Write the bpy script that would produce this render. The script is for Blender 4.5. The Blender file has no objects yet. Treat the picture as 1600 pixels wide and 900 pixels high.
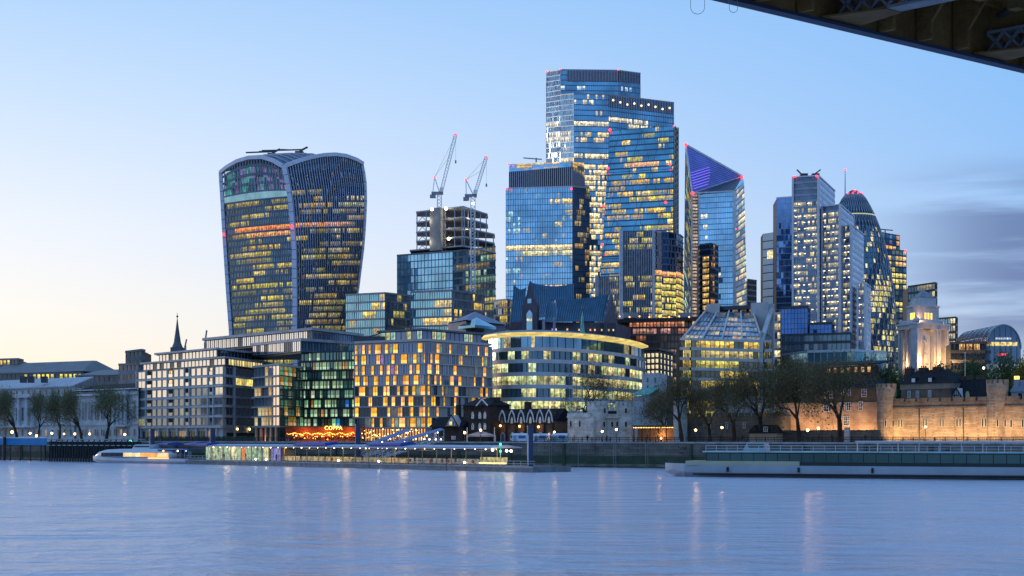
import bpy, math, random
from mathutils import Vector, Matrix
R = math.radians
sc = bpy.context.scene
F, HY, CZ = 2370.0, 685.0, 6.5          # focal length in photo pixels, horizon row, eye height over the water

# ---------------------------------------------------------------- camera
cam = bpy.data.objects.new('camera', bpy.data.cameras.new('camera'))
sc.collection.objects.link(cam)
cam.location = (0, 0, CZ); cam.rotation_euler = (R(90), 0, 0)
cam.data.lens = 36 * F / 1600; cam.data.shift_y = (HY - 450) / 1600
cam.data.clip_start = 0.5; cam.data.clip_end = 30000
sc.camera = cam
sc.view_settings.view_transform = 'Standard'; sc.view_settings.look = 'None'
sc.view_settings.exposure = 0.14; sc.view_settings.gamma = 1.0
sc.view_settings.use_curve_mapping = False
sc.render.engine = 'CYCLES'
sc.cycles.use_denoising = True
sc.cycles.max_bounces = 6; sc.cycles.diffuse_bounces = 2; sc.cycles.glossy_bounces = 3
sc.cycles.transmission_bounces = 2; sc.cycles.transparent_max_bounces = 6
sc.cycles.sample_clamp_indirect = 4.0
sc.cycles.caustics_reflective = False; sc.cycles.caustics_refractive = False

# ---------------------------------------------------------------- dusk sky
SUN_AZ = R(-46)                          # from the view axis, to the left
world = bpy.data.worlds.new('World'); sc.world = world; world.use_nodes = True
def build_sky():
    nt = world.node_tree; N = nt.nodes; L = nt.links
    bg = N['Background']
    def new(t, **k):
        n = N.new(t)
        for a, b in k.items(): setattr(n, a, b)
        return n
    def math_(op, a, b=None, clamp=False):
        n = new('ShaderNodeMath', operation=op, use_clamp=clamp)
        for i, x in enumerate((a, b)):
            if x is None: continue
            if isinstance(x, (int, float)): n.inputs[i].default_value = x
            else: L.new(x, n.inputs[i])
        return n.outputs[0]
    tc = new('ShaderNodeTexCoord')
    sep = new('ShaderNodeSeparateXYZ'); L.new(tc.outputs['Generated'], sep.inputs[0])
    x, y, z = sep.outputs
    hl = math_('SQRT', math_('ADD', math_('MULTIPLY', x, x), math_('MULTIPLY', y, y)))
    el = math_('DIVIDE', math_('ARCTAN2', z, hl), math.pi / 2)          # 0 at the horizon, 1 at the zenith
    el = math_('MAXIMUM', el, 0.0)
    cosa = math_('DIVIDE', math_('ADD', math_('MULTIPLY', x, math.sin(SUN_AZ)), math_('MULTIPLY', y, math.cos(SUN_AZ))), hl)
    def maprange(v, a, b, c=0.0, d=1.0, smooth=True):
        n = new('ShaderNodeMapRange', interpolation_type='SMOOTHSTEP' if smooth else 'LINEAR')
        L.new(v, n.inputs[0]); n.inputs[1].default_value = a; n.inputs[2].default_value = b
        n.inputs[3].default_value = c; n.inputs[4].default_value = d
        return n.outputs[0]
    def ramp(v, stops):
        n = new('ShaderNodeValToRGB'); e = n.color_ramp.elements
        while len(e) < len(stops): e.new(0.5)
        for k, (p, c) in zip(e, stops): k.position = p; k.color = (*c, 1)
        L.new(v, n.inputs[0]); return n.outputs[0]
    near = ramp(el, [(0, (.93, .72, .50)), (.022, (.96, .84, .66)), (.05, (.92, .87, .80)), (.085, (.80, .83, .90)),
                     (.14, (.56, .70, .89)), (.20, (.33, .55, .86)), (.45, (.22, .44, .82)), (1, (.20, .40, .80))])
    far = ramp(el, [(0, (.52, .55, .64)), (.03, (.46, .56, .73)), (.07, (.34, .53, .82)), (.12, (.25, .48, .84)),
                    (.19, (.19, .44, .85)), (.45, (.21, .43, .82)), (1, (.20, .40, .80))])
    m = new('ShaderNodeMixRGB'); L.new(maprange(cosa, .40, .92, smooth=False), m.inputs[0]); L.new(far, m.inputs[1]); L.new(near, m.inputs[2])
    # a bank of flat stratus low in the sky away from the sunset
    mp = new('ShaderNodeCombineXYZ')
    L.new(math_('MULTIPLY', math_('ARCTAN2', x, y), 3.6), mp.inputs[0]); L.new(math_('MULTIPLY', el, 60.0), mp.inputs[1]); mp.inputs[2].default_value = 3.7
    nz = new('ShaderNodeTexNoise'); nz.inputs['Scale'].default_value = 1.0; nz.inputs['Detail'].default_value = 5.0; nz.inputs['Roughness'].default_value = .52
    L.new(mp.outputs[0], nz.inputs['Vector'])
    cl = maprange(nz.outputs[0], .35, .55)
    env = math_('MULTIPLY', maprange(el, .020, .055), maprange(el, .118, .088))
    az = math_('ARCTAN2', x, y)
    env = math_('MULTIPLY', env, maprange(az, .205, .33))
    cl = math_('MULTIPLY', math_('MULTIPLY', cl, env), .9)
    c2 = new('ShaderNodeMixRGB'); L.new(cl, c2.inputs[0]); L.new(m.outputs[0], c2.inputs[1]); c2.inputs[2].default_value = (.125, .18, .37, 1)
    sky = new('ShaderNodeTexSky', sky_type='NISHITA'); sky.sun_disc = False
    sky.sun_elevation = R(2.0); sky.sun_rotation = SUN_AZ; sky.ozone_density = 3.0
    sk = new('ShaderNodeMixRGB', blend_type='MULTIPLY'); sk.inputs[0].default_value = 1; L.new(sky.outputs[0], sk.inputs[1]); sk.inputs[2].default_value = (.12, .12, .12, 1)
    add = new('ShaderNodeMixRGB', blend_type='ADD'); add.inputs[0].default_value = .16
    L.new(c2.outputs[0], add.inputs[1]); L.new(sk.outputs[0], add.inputs[2])
    L.new(add.outputs[0], bg.inputs[0]); bg.inputs[1].default_value = 1.0
build_sky()
sun = bpy.data.objects.new('sun', bpy.data.lights.new('sun', 'SUN'))
sc.collection.objects.link(sun)
sun.data.energy = 1.0; sun.data.angle = R(12); sun.data.color = (1.0, .80, .66)
sun.rotation_euler = Vector((-math.sin(SUN_AZ), -math.cos(SUN_AZ), -math.tan(R(5)))).to_track_quat('-Z', 'Y').to_euler()

# ---------------------------------------------------------------- helpers
def X(px, d): return (px - 800) / F * d
def Zp(py, d): return CZ + (HY - py) / F * d
def G(px, d): return Vector((X(px, d), d, 0))
def lerp(a, b, t): return a + (b - a) * t
GZ = 5.6                                 # street level north of the river
WL = {}
UZ = Vector((0, 0, 1))

def tag(o, label=None, cat=None, group=None, kind=None):
    if label: o['label'] = label
    if cat: o['category'] = cat
    if group: o['group'] = group
    if kind: o['kind'] = kind
    return o

class MB:
    def __init__(s): s.v = []; s.f = []; s.c = []; s.m = []; s.smooth = False
    def face(s, pts, col=(0, 0, 0), m=0):
        i = len(s.v); s.v.extend(tuple(p) for p in pts); s.f.append(tuple(range(i, i + len(pts)))); s.c.append(col); s.m.append(m)
    def obox(s, o, a, b, c, col=(0, 0, 0), m=0):
        o = Vector(o); a = Vector(a); b = Vector(b); c = Vector(c)
        if a.cross(b).dot(c) < 0: a, b = b, a
        i = len(s.v)
        s.v.extend(tuple(p) for p in (o, o + a, o + a + b, o + b, o + c, o + a + c, o + a + b + c, o + b + c))
        for q in ((3, 2, 1, 0), (4, 5, 6, 7), (0, 1, 5, 4), (1, 2, 6, 5), (2, 3, 7, 6), (3, 0, 4, 7)):
            s.f.append(tuple(i + k for k in q)); s.c.append(col); s.m.append(m)
    def box(s, x0, x1, y0, y1, z0, z1, col=(0, 0, 0), m=0):
        s.obox((x0, y0, z0), (x1 - x0, 0, 0), (0, y1 - y0, 0), (0, 0, z1 - z0), col, m)
    def bar(s, p, q, w, h=None, col=(0, 0, 0), m=0):
        p = Vector(p); q = Vector(q); h = h or w; d = q - p
        if d.length < 1e-6: return
        a = d.cross(UZ); a = Vector((1, 0, 0)) if a.length < 1e-4 * d.length else a.normalized()
        b = a.cross(d).normalized()
        s.obox(p - a * w / 2 - b * h / 2, a * w, b * h, d, col, m)
    def tube(s, p, q, r0, r1=None, n=6, cap=True, col=(0, 0, 0), m=0):
        p = Vector(p); q = Vector(q); r1 = r0 if r1 is None else r1; d = (q - p)
        if d.length < 1e-6: return
        d.normalize(); a = d.orthogonal().normalized(); b = d.cross(a)
        i = len(s.v)
        for c, r in ((p, r0), (q, r1)):
            for k in range(n):
                t = 2 * math.pi * k / n; s.v.append(tuple(c + a * (r * math.cos(t)) + b * (r * math.sin(t))))
        for k in range(n):
            j = (k + 1) % n; s.f.append((i + k, i + j, i + n + j, i + n + k)); s.c.append(col); s.m.append(m)
        if cap:
            s.f.append(tuple(i + n + k for k in range(n))); s.c.append(col); s.m.append(m)
            s.f.append(tuple(i + n - 1 - k for k in range(n))); s.c.append(col); s.m.append(m)
    def loft(s, rings, close=True, cap=True, col=(0, 0, 0), m=0):
        n = len(rings[0]); i = len(s.v)
        for r in rings: s.v.extend(tuple(p) for p in r)
        for j in range(len(rings) - 1):
            for k in range(n if close else n - 1):
                l = (k + 1) % n; a = i + j * n
                s.f.append((a + k, a + l, a + n + l, a + n + k)); s.c.append(col); s.m.append(m)
        if cap:
            s.f.append(tuple(i + n - 1 - k for k in range(n))); s.c.append(col); s.m.append(m)
            a = i + (len(rings) - 1) * n
            s.f.append(tuple(a + k for k in range(n))); s.c.append(col); s.m.append(m)
    def lathe(s, cx, cy, prof, n=12, a0=0.0, col=(0, 0, 0), m=0):
        s.loft([[(cx + r * math.cos(a0 + 2 * math.pi * k / n), cy + r * math.sin(a0 + 2 * math.pi * k / n), z) for k in range(n)] for r, z in prof], col=col, m=m)
    def ball(s, c, r, n=8, k=5, col=(0, 0, 0), m=0, sz=1.0):
        s.lathe(c[0], c[1], [(max(.02 * r, r * math.sin(math.pi * j / k)), c[2] - r * sz * math.cos(math.pi * j / k)) for j in range(k + 1)], n, col=col, m=m)
    def poly(s, pts, z0, z1, col=(0, 0, 0), m=0):
        if sum(pts[k][0] * pts[(k + 1) % len(pts)][1] - pts[(k + 1) % len(pts)][0] * pts[k][1] for k in range(len(pts))) < 0: pts = pts[::-1]
        zz = z1 if isinstance(z1, (list, tuple)) else [z1] * len(pts)
        s.loft([[(p[0], p[1], z0) for p in pts], [(p[0], p[1], h) for p, h in zip(pts, zz)]], col=col, m=m)
    def fbox(s, fr, u0, u1, z0, z1, n0, n1, col=(0, 0, 0), m=0):
        s.obox(fr.pt(u0, z0, n0), fr.U * (u1 - u0), fr.N * (n1 - n0), UZ * (z1 - z0), col, m)
    def mesh(s, name, org=(0, 0, 0)):
        me = bpy.data.meshes.new(name); ox, oy, oz = org
        me.from_pydata([(a - ox, b - oy, c - oz) for a, b, c in s.v], [], s.f)
        if any(c != (0, 0, 0) for c in s.c):
            at = me.attributes.new('lit', 'FLOAT_COLOR', 'FACE')
            at.data.foreach_set('color', [k for c in s.c for k in (c[0], c[1], c[2], 1.0)])
        if any(s.m): me.polygons.foreach_set('material_index', s.m)
        if s.smooth: me.polygons.foreach_set('use_smooth', [True] * len(me.polygons))
        me.update(); return me
    def build(s, name, mats, parent=None, kind=None):
        org = WL.get(parent.name, (0, 0, 0)) if parent else (0, 0, 0)
        me = s.mesh(name, org)
        for m in (mats if isinstance(mats, (list, tuple)) else [mats]): me.materials.append(m)
        o = bpy.data.objects.new(name, me); sc.collection.objects.link(o)
        if parent: o.parent = parent
        WL[o.name] = org
        if kind: o['kind'] = kind
        return o

class Fr:                                # a vertical wall plane between two plan points, seen from outside left to right
    def __init__(s, A, B):
        s.O = Vector((A[0], A[1], 0)); d = Vector((B[0] - A[0], B[1] - A[1], 0)); s.L = d.length
        s.U = d / s.L; s.N = Vector((s.U.y, -s.U.x, 0))
    def pt(s, u, z, n=0.0): return s.O + s.U * u + s.N * n + UZ * z
    def u_at(s, px):
        k = (px - 800) / F; return (k * s.O.y - s.O.x) / (s.U.x - k * s.U.y)
    def rz(s): return math.atan2(s.U.y, s.U.x)

def empty(name, loc, label, cat, group=None):
    o = bpy.data.objects.new(name, None); sc.collection.objects.link(o); o.location = loc
    o.empty_display_size = 1; WL[o.name] = tuple(loc)
    return tag(o, label, cat, group)

class Thing:                             # collects the parts of one thing, one mesh per part
    def __init__(s, name, label, cat, loc, group=None):
        s.root = empty(name, loc, label, cat, group); s.parts = {}
    def p(s, name, mat, kind=None, key=None):
        k = (key or name, mat.name)
        if k not in s.parts: s.parts[k] = (name, MB(), mat, kind)
        return s.parts[k][1]
    def one(s, name, mb, mat, kind=None, parent=None): return mb.build(name, mat, parent or s.root, kind)
    def done(s):
        for name, mb, mat, kind in s.parts.values():
            if mb.f: mb.build(name, mat, s.root, kind)
        s.parts = {}; return s.root

def place(src_mesh, name, parent, loc, rz=0.0, label=None):
    o = bpy.data.objects.new(name, src_mesh); sc.collection.objects.link(o)
    ox, oy, oz = WL.get(parent.name, (0, 0, 0)) if parent else (0, 0, 0)
    if parent: o.parent = parent
    o.location = (loc[0] - ox, loc[1] - oy, loc[2] - oz); o.rotation_euler = (0, 0, rz); WL[o.name] = tuple(loc)
    if label: o['label'] = label
    return o

def copy_tree(o, parent=None, **k):
    c = o.copy(); sc.collection.objects.link(c)
    if parent: c.parent = parent
    for ch in list(o.children): copy_tree(ch, c)
    return c

# ---------------------------------------------------------------- materials
MATS = {}
def mat(name, col, rough=.6, metal=0.0, var=.25, scale=.3, bump=0.0, bscale=2.0, stretch=(1, 1, 1), spec=.4, emit=None, es=0.0, col2=None):
    if name in MATS: return MATS[name]
    m = bpy.data.materials.new(name); m.use_nodes = True; MATS[name] = m
    nt = m.node_tree; N = nt.nodes; L = nt.links; b = N['Principled BSDF']
    b.inputs['Roughness'].default_value = rough; b.inputs['Metallic'].default_value = metal
    b.inputs['Specular IOR Level'].default_value = spec
    if var or bump:
        tc = N.new('ShaderNodeTexCoord'); mp = N.new('ShaderNodeMapping'); mp.inputs['Scale'].default_value = stretch
        L.new(tc.outputs['Object'], mp.inputs[0])
        nz = N.new('ShaderNodeTexNoise'); nz.inputs['Scale'].default_value = scale; nz.inputs['Detail'].default_value = 6; nz.inputs['Roughness'].default_value = .6
        L.new(mp.outputs[0], nz.inputs[0])
        rp = N.new('ShaderNodeValToRGB'); e = rp.color_ramp.elements; e[0].position = .3; e[1].position = .7
        c2 = col2 or tuple(min(1, c * (1 + var)) for c in col); c1 = tuple(c * (1 - var) for c in col) if not col2 else col
        e[0].color = (*c1, 1); e[1].color = (*c2, 1)
        L.new(nz.outputs[0], rp.inputs[0]); L.new(rp.outputs[0], b.inputs['Base Color'])
        if bump:
            n2 = N.new('ShaderNodeTexNoise'); n2.inputs['Scale'].default_value = bscale; n2.inputs['Detail'].default_value = 4
            L.new(mp.outputs[0], n2.inputs[0])
            bp = N.new('ShaderNodeBump'); bp.inputs['Strength'].default_value = bump; bp.inputs['Distance'].default_value = .2
            L.new(n2.outputs[0], bp.inputs['Height']); L.new(bp.outputs[0], b.inputs['Normal'])
    else: b.inputs['Base Color'].default_value = (*col, 1)
    if emit:
        b.inputs['Emission Color'].default_value = (*emit, 1); b.inputs['Emission Strength'].default_value = es
        m.cycles.emission_sampling = 'NONE'
    return m

def glass(name, tint, rough=.08, metal=.75, em=1.0, nscale=.9, lo=.12, hi=1.65):
    """reflective glazing; panes with a 'lit' colour show a lit room of uneven brightness behind them"""
    if name in MATS: return MATS[name]
    m = bpy.data.materials.new(name); m.use_nodes = True; MATS[name] = m
    nt = m.node_tree; N = nt.nodes; L = nt.links; b = N['Principled BSDF']
    b.inputs['Roughness'].default_value = rough; b.inputs['Metallic'].default_value = metal
    tc = N.new('ShaderNodeTexCoord')
    n1 = N.new('ShaderNodeTexNoise'); n1.inputs['Scale'].default_value = .06; n1.inputs['Detail'].default_value = 3; L.new(tc.outputs['Object'], n1.inputs[0])
    rp = N.new('ShaderNodeValToRGB'); e = rp.color_ramp.elements; e[0].position = .35; e[1].position = .65
    e[0].color = (*[c * .72 for c in tint], 1); e[1].color = (*[min(1, c * 1.25) for c in tint], 1)
    L.new(n1.outputs[0], rp.inputs[0])
    at = N.new('ShaderNodeAttribute'); at.attribute_name = 'lit'
    mp = N.new('ShaderNodeMapping'); mp.inputs['Scale'].default_value = (1, 1, .8); L.new(tc.outputs['Object'], mp.inputs[0])
    nz = N.new('ShaderNodeTexNoise'); nz.inputs['Scale'].default_value = nscale; nz.inputs['Detail'].default_value = 5; nz.inputs['Roughness'].default_value = .7
    L.new(mp.outputs[0], nz.inputs[0])
    mr = N.new('ShaderNodeMapRange'); mr.inputs[1].default_value = .34; mr.inputs[2].default_value = .66; mr.inputs[3].default_value = lo * em; mr.inputs[4].default_value = hi * em
    L.new(nz.outputs[0], mr.inputs[0])
    bw = N.new('ShaderNodeRGBToBW'); L.new(at.outputs['Color'], bw.inputs[0])
    ml = N.new('ShaderNodeMath'); ml.operation = 'MULTIPLY'; ml.use_clamp = True; ml.inputs[1].default_value = 3.0; L.new(bw.outputs[0], ml.inputs[0])
    mx = N.new('ShaderNodeMixRGB'); L.new(ml.outputs[0], mx.inputs[0]); L.new(rp.outputs[0], mx.inputs[1]); mx.inputs[2].default_value = (.03, .03, .028, 1)   # a clear lit pane mirrors less than a dark one
    L.new(mx.outputs[0], b.inputs['Base Color'])
    L.new(at.outputs['Color'], b.inputs['Emission Color']); L.new(mr.outputs[0], b.inputs['Emission Strength'])
    m.cycles.emission_sampling = 'NONE'
    return m

def glow(name, col, s):
    return mat(name, tuple(min(1, c) for c in col), .5, var=0, emit=col, es=s)

def stone_mat(name, c1, c2, mortar, bw=.9, bh=.42, bump=.5, vscale=.4):
    """coursed rubble: blocks with their own tone, sunk joints, weather stains"""
    if name in MATS: return MATS[name]
    m = bpy.data.materials.new(name); m.use_nodes = True; MATS[name] = m
    nt = m.node_tree; N = nt.nodes; L = nt.links; b = N['Principled BSDF']; b.inputs['Roughness'].default_value = .9
    b.inputs['Specular IOR Level'].default_value = .2
    tc = N.new('ShaderNodeTexCoord'); sp = N.new('ShaderNodeSeparateXYZ'); L.new(tc.outputs['Object'], sp.inputs[0])
    ad = N.new('ShaderNodeMath'); ad.operation = 'ADD'; L.new(sp.outputs[0], ad.inputs[0]); L.new(sp.outputs[1], ad.inputs[1])
    cb = N.new('ShaderNodeCombineXYZ'); L.new(ad.outputs[0], cb.inputs[0]); L.new(sp.outputs[2], cb.inputs[1])
    nw = N.new('ShaderNodeTexNoise'); nw.inputs['Scale'].default_value = 1.1; L.new(tc.outputs['Object'], nw.inputs[0])
    mv = N.new('ShaderNodeMixRGB'); mv.blend_type = 'ADD'; mv.inputs[0].default_value = .25; L.new(cb.outputs[0], mv.inputs[1]); L.new(nw.outputs['Color'], mv.inputs[2])
    br = N.new('ShaderNodeTexBrick'); br.inputs['Scale'].default_value = 1; br.inputs['Brick Width'].default_value = bw; br.inputs['Row Height'].default_value = bh
    br.inputs['Mortar Size'].default_value = .035; br.inputs['Mortar Smooth'].default_value = .6
    br.inputs['Color1'].default_value = (*c1, 1); br.inputs['Color2'].default_value = (*c2, 1); br.inputs['Mortar'].default_value = (*mortar, 1)
    L.new(mv.outputs[0], br.inputs['Vector'])
    nz = N.new('ShaderNodeTexNoise'); nz.inputs['Scale'].default_value = vscale; nz.inputs['Detail'].default_value = 7; nz.inputs['Roughness'].default_value = .65; L.new(tc.outputs['Object'], nz.inputs[0])
    rp = N.new('ShaderNodeValToRGB'); e = rp.color_ramp.elements; e[0].position = .3; e[1].position = .68; e[0].color = (.5, .47, .45, 1); e[1].color = (1.15, 1.1, 1.05, 1)
    L.new(nz.outputs[0], rp.inputs[0])
    mu = N.new('ShaderNodeMixRGB'); mu.blend_type = 'MULTIPLY'; mu.inputs[0].default_value = 1; L.new(br.outputs[0], mu.inputs[1]); L.new(rp.outputs[0], mu.inputs[2])
    L.new(mu.outputs[0], b.inputs['Base Color'])
    bp = N.new('ShaderNodeBump'); bp.inputs['Strength'].default_value = bump; bp.inputs['Distance'].default_value = .12
    bm = N.new('ShaderNodeMixRGB'); bm.blend_type = 'MULTIPLY'; bm.inputs[0].default_value = .6; L.new(br.outputs['Color'], bm.inputs[1]); L.new(nz.outputs[0], bm.inputs[2])
    L.new(bm.outputs[0], bp.inputs['Height']); L.new(bp.outputs[0], b.inputs['Normal'])
    return m

# ---------------------------------------------------------------- facades
WARM = [(1.0, .60, .15), (1.0, .68, .22), (1.0, .76, .34), (.9, .62, .13)]
YELL = [(1.0, .74, .14), (.86, .74, .13), (1.0, .80, .28), (.72, .66, .13), (1.0, .66, .12)]
PALE = [(1.0, .80, .40), (1.0, .86, .55), (.95, .84, .48)]
ORAN = [(1.0, .42, .10), (1.0, .52, .18), (1.0, .34, .06)]
COOL = [(.60, .90, 1.0), (.45, .80, .95), (.75, .95, .95)]
GREEN = [(.62, .95, .55), (.75, 1.0, .62), (.45, .80, .50)]

def tint(c, k): return tuple(q * k for q in c)
def runs(nu, nv, dens, seed, pal, rowf=None, rl=(3, 16), br=(.3, 1.2)):
    """lit rooms come in runs along a floor"""
    rnd = random.Random(seed); t = {}
    for j in range(nv):
        want = dens * (rowf(j / max(1, nv - 1)) if rowf else 1.0) * rnd.choice((.15, .5, .9, 1.1, 1.5, 2.2)); have = 0
        while have < min(.97, want) * nu and have < nu:
            i0 = rnd.randrange(nu); n = rnd.randint(*rl); c = rnd.choice(pal); s = rnd.uniform(*br)
            for i in range(i0, min(nu, i0 + n)):
                if rnd.random() < .14: continue
                k = s * rnd.uniform(.6, 1.25); t[i, j] = tuple(q * k for q in c)
            have += n * .9
    return t

def facade(P, nu, nv, pane=None, band=None, mull=None, lit=None, bf=.3, bd=.25, mw=.1, md=.3, mev=1, mseg=1, bseg=1, tilt=.055, seed=1, skip=None, rows=None, two=False):
    """P(u,v,n): point on the wall at 0..1 across, 0..1 up, n metres proud. Separate panes, floor bands and mullions."""
    rnd = random.Random(seed); vs = [j / nv for j in range(nv + 1)]; dv = 1 / nv; du = 1 / nu
    for j in range(nv):
        if rows and not rows(j): continue
        a, b = (j + bf) * dv, (j + 1) * dv
        for i in range(nu):
            if skip and skip(i, j): continue
            if pane is not None:
                q = [rnd.uniform(-tilt, tilt) for _ in range(3)]; q.append(q[0] + q[2] - q[1])
                u0, u1 = i * du, (i + 1) * du
                c = (lit or {}).get((i, j))
                if c:                       # lit room painted in two tones: brighter upper half, dimmer lower half
                    h = rnd.uniform(.40, .62); m_ = lerp(a, b, h); k = rnd.uniform(.25, .7)
                    ql, qr = lerp(q[0], q[3], h), lerp(q[1], q[2], h)
                    pane.face((P(u0, a, q[0]), P(u1, a, q[1]), P(u1, m_, qr), P(u0, m_, ql)), tuple(w * k for w in c))
                    pane.face((P(u0, m_, ql), P(u1, m_, qr), P(u1, b, q[2]), P(u0, b, q[3])), c)
                else: pane.face((P(u0, a, q[0]), P(u1, a, q[1]), P(u1, b, q[2]), P(u0, b, q[3])))
        if band is not None and bf > 0:
            a0, b0 = j * dv, (j + bf) * dv
            for k in range(bseg):
                u0, u1 = k / bseg, (k + 1) / bseg
                band.face((P(u0, a0, bd), P(u1, a0, bd), P(u1, b0, bd), P(u0, b0, bd)))
                band.face((P(u0, b0, bd), P(u1, b0, bd), P(u1, b0, -.1), P(u0, b0, -.1)))
                band.face((P(u0, a0, -.1), P(u1, a0, -.1), P(u1, a0, bd), P(u0, a0, bd)))
    if mull is not None and mw > 0:
        for i in range(0, nu + 1, mev):
            u0, u1 = max(0, (i - mw / 2) * du), min(1, (i + mw / 2) * du)
            for k in range(mseg):
                a, b = k / mseg, (k + 1) / mseg
                mull.face((P(u0, a, md), P(u1, a, md), P(u1, b, md), P(u0, b, md)))
                mull.face((P(u0, a, -.1), P(u0, a, md), P(u0, b, md), P(u0, b, -.1)))
                mull.face((P(u1, a, md), P(u1, a, -.1), P(u1, b, -.1), P(u1, b, md)))

def wallP(fr, z0, za, zb=None, u0=0.0, u1=None):
    zb = za if zb is None else zb; u1 = fr.L if u1 is None else u1
    def P(u, v, n): return fr.pt(lerp(u0, u1, u), lerp(z0, lerp(za, zb, u), v), n)
    return P

def quadP(A, B, C, D):                    # bottom-left, bottom-right, top-right, top-left
    A, B, C, D = map(Vector, (A, B, C, D)); nn = (B - A).cross(D - A).normalized()
    def P(u, v, n): return lerp(lerp(A, B, u), lerp(D, C, u), v) + nn * n
    return P

def red(T, px, py, d, r=1.0):
    mb = MB(); mb.ball((X(px, d), d, Zp(py, d)), r * .72, 6, 4)
    T.one('warning_light', mb, glow('aviation_red', (1, .03, .04), 5))

def core(T, pts, tops, back, m, z0=None, off=.45, name='structure'):
    """closed body of a building just behind its facades"""
    z0 = GZ if z0 is None else z0
    a = [(p[0], p[1] + off) for p in pts]; t = [z - .15 for z in tops]
    a += [(pts[-1][0] * (1 + back / pts[-1][1] * .5), pts[-1][1] + back), (pts[0][0] * (1 + back / pts[0][1] * .5), pts[0][1] + back)]
    t += [t[-1], t[0]]
    if sum(a[k][0] * a[(k + 1) % len(a)][1] - a[(k + 1) % len(a)][0] * a[k][1] for k in range(len(a))) < 0: a = a[::-1]; t = t[::-1]
    mb = T.p(name, m); mb.poly(a, z0, t)

def tower(T, pts, ytops, specs, back=25, cm=None, z0=None, cap=True, capm=None, caph=.8):
    """pts [(px, depth)] left to right; ytops photo rows of the roof line at these; one facade spec per facet"""
    cm = cm or mat('dark_core', (.02, .03, .045), .5); z0 = GZ if z0 is None else z0
    pl = [G(*p) for p in pts]; tops = [Zp(y, p[1]) for y, p in zip(ytops, pts)]
    core(T, pl, tops, back, cm, z0)
    out = []; cmb = MB()
    for k in range(len(pl) - 1):
        fr = Fr(pl[k], pl[k + 1]); s = dict(specs[k] if isinstance(specs, list) else specs)
        za, zb = tops[k], tops[k + 1]; h = (za + zb) / 2 - z0
        nu = s.pop('nu', None) or max(1, round(fr.L / s.pop('bay', 1.8))); s.pop('bay', None)
        nv = s.pop('nv', None) or max(1, round(h / s.pop('floor', 4.0))); s.pop('floor', None)
        g, b, m = s.pop('g'), s.pop('b', None), s.pop('m', None)
        lit = s.pop('lit', None)
        if isinstance(lit, tuple): lit = runs(nu, nv, *lit[:3], **(lit[3] if len(lit) > 3 else {}))
        elif callable(lit): lit = lit(nu, nv)
        facade(wallP(fr, z0, za, zb), nu, nv, T.p('glazing', g, 'stuff'), T.p('floor_bands', b, 'stuff') if b else None, T.p('mullions', m, 'stuff') if m else None, lit=lit, seed=k + 3, **s)
        if cap:
            o = fr.pt(0, za - .1, -.3); cmb.obox(o, fr.pt(fr.L, zb - .1, -.3) - o, fr.N * .65, UZ * caph)
        out.append((fr, za, zb, nu, nv)); cc_ = capm or b or m or cm
    if cap: T.one('parapet', cmb, cc_)
    return out
# ================================================================ setting
def water_mat():
    m = bpy.data.materials.new('river_water'); m.use_nodes = True; nt = m.node_tree; N = nt.nodes; L = nt.links; b = N['Principled BSDF']
    b.inputs['Base Color'].default_value = (.42, .43, .54, 1); b.inputs['Roughness'].default_value = .21; b.inputs['IOR'].default_value = 3.0
    b.inputs['Specular IOR Level'].default_value = .5; b.inputs['Specular Tint'].default_value = (1, .95, .93, 1)
    tc = N.new('ShaderNodeTexCoord')
    def noise(sx, sy, det, rough=.6):
        mp = N.new('ShaderNodeMapping'); mp.inputs['Scale'].default_value = (sx, sy, 1); L.new(tc.outputs['Object'], mp.inputs[0])
        n = N.new('ShaderNodeTexNoise'); n.inputs['Scale'].default_value = 1; n.inputs['Detail'].default_value = det; n.inputs['Roughness'].default_value = rough
        L.new(mp.outputs[0], n.inputs[0]); return n.outputs[0]
    def add(a, b_, k):
        n = N.new('ShaderNodeMath'); n.operation = 'MULTIPLY_ADD'; L.new(b_, n.inputs[0]); n.inputs[1].default_value = k; L.new(a, n.inputs[2]); return n.outputs[0]
    h = add(noise(.14, .22, 5, .62), noise(.8, 1.2, 3), .10)
    h = add(h, noise(.05, .075, 3), 2.0)
    bp = N.new('ShaderNodeBump'); bp.inputs['Strength'].default_value = 1.0; bp.inputs['Distance'].default_value = 2.3
    L.new(h, bp.inputs['Height']); L.new(bp.outputs[0], b.inputs['Normal'])
    return m
mb = MB(); mb.face(((-6000, -400, 0), (6000, -400, 0), (6000, 700, 0), (-6000, 700, 0)))
tag(mb.build('river', water_mat()), 'wide blue river in the foreground with small ripples', None, None, 'structure')

QUAY = [(-900, 640), (-300, 555), (0, 467), (140, 430), (215, 415), (400, 395), (640, 365), (1000, 335), (1600, 275), (2200, 232)]
QP = [G(*q) for q in QUAY]
QZ = 5.75
paving = mat('quay_paving', (.16, .16, .165), .85, var=.3, scale=.4)
mb = MB()
mb.face([(p.x, p.y + .9, GZ) for p in QP] + [(9000, 900, GZ), (9000, 12000, GZ), (-9000, 12000, GZ), (-9000, 900, GZ)])
tag(mb.build('ground', paving), 'paved quayside and city ground behind the river wall', None, None, 'structure')
quay_stone = stone_mat('quay_stone', (.13, .13, .12), (.20, .19, .17), (.06, .065, .06), 1.6, .6, .5, .25)
coping = mat('coping_stone', (.30, .31, .33), .8, var=.3, scale=.5)
algae = mat('algae_stone', (.018, .035, .022), .75, var=.6, scale=.5, bump=.5, bscale=1.2, col2=(.05, .07, .04))
wall_mb, cop, low = MB(), MB(), MB()
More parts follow.
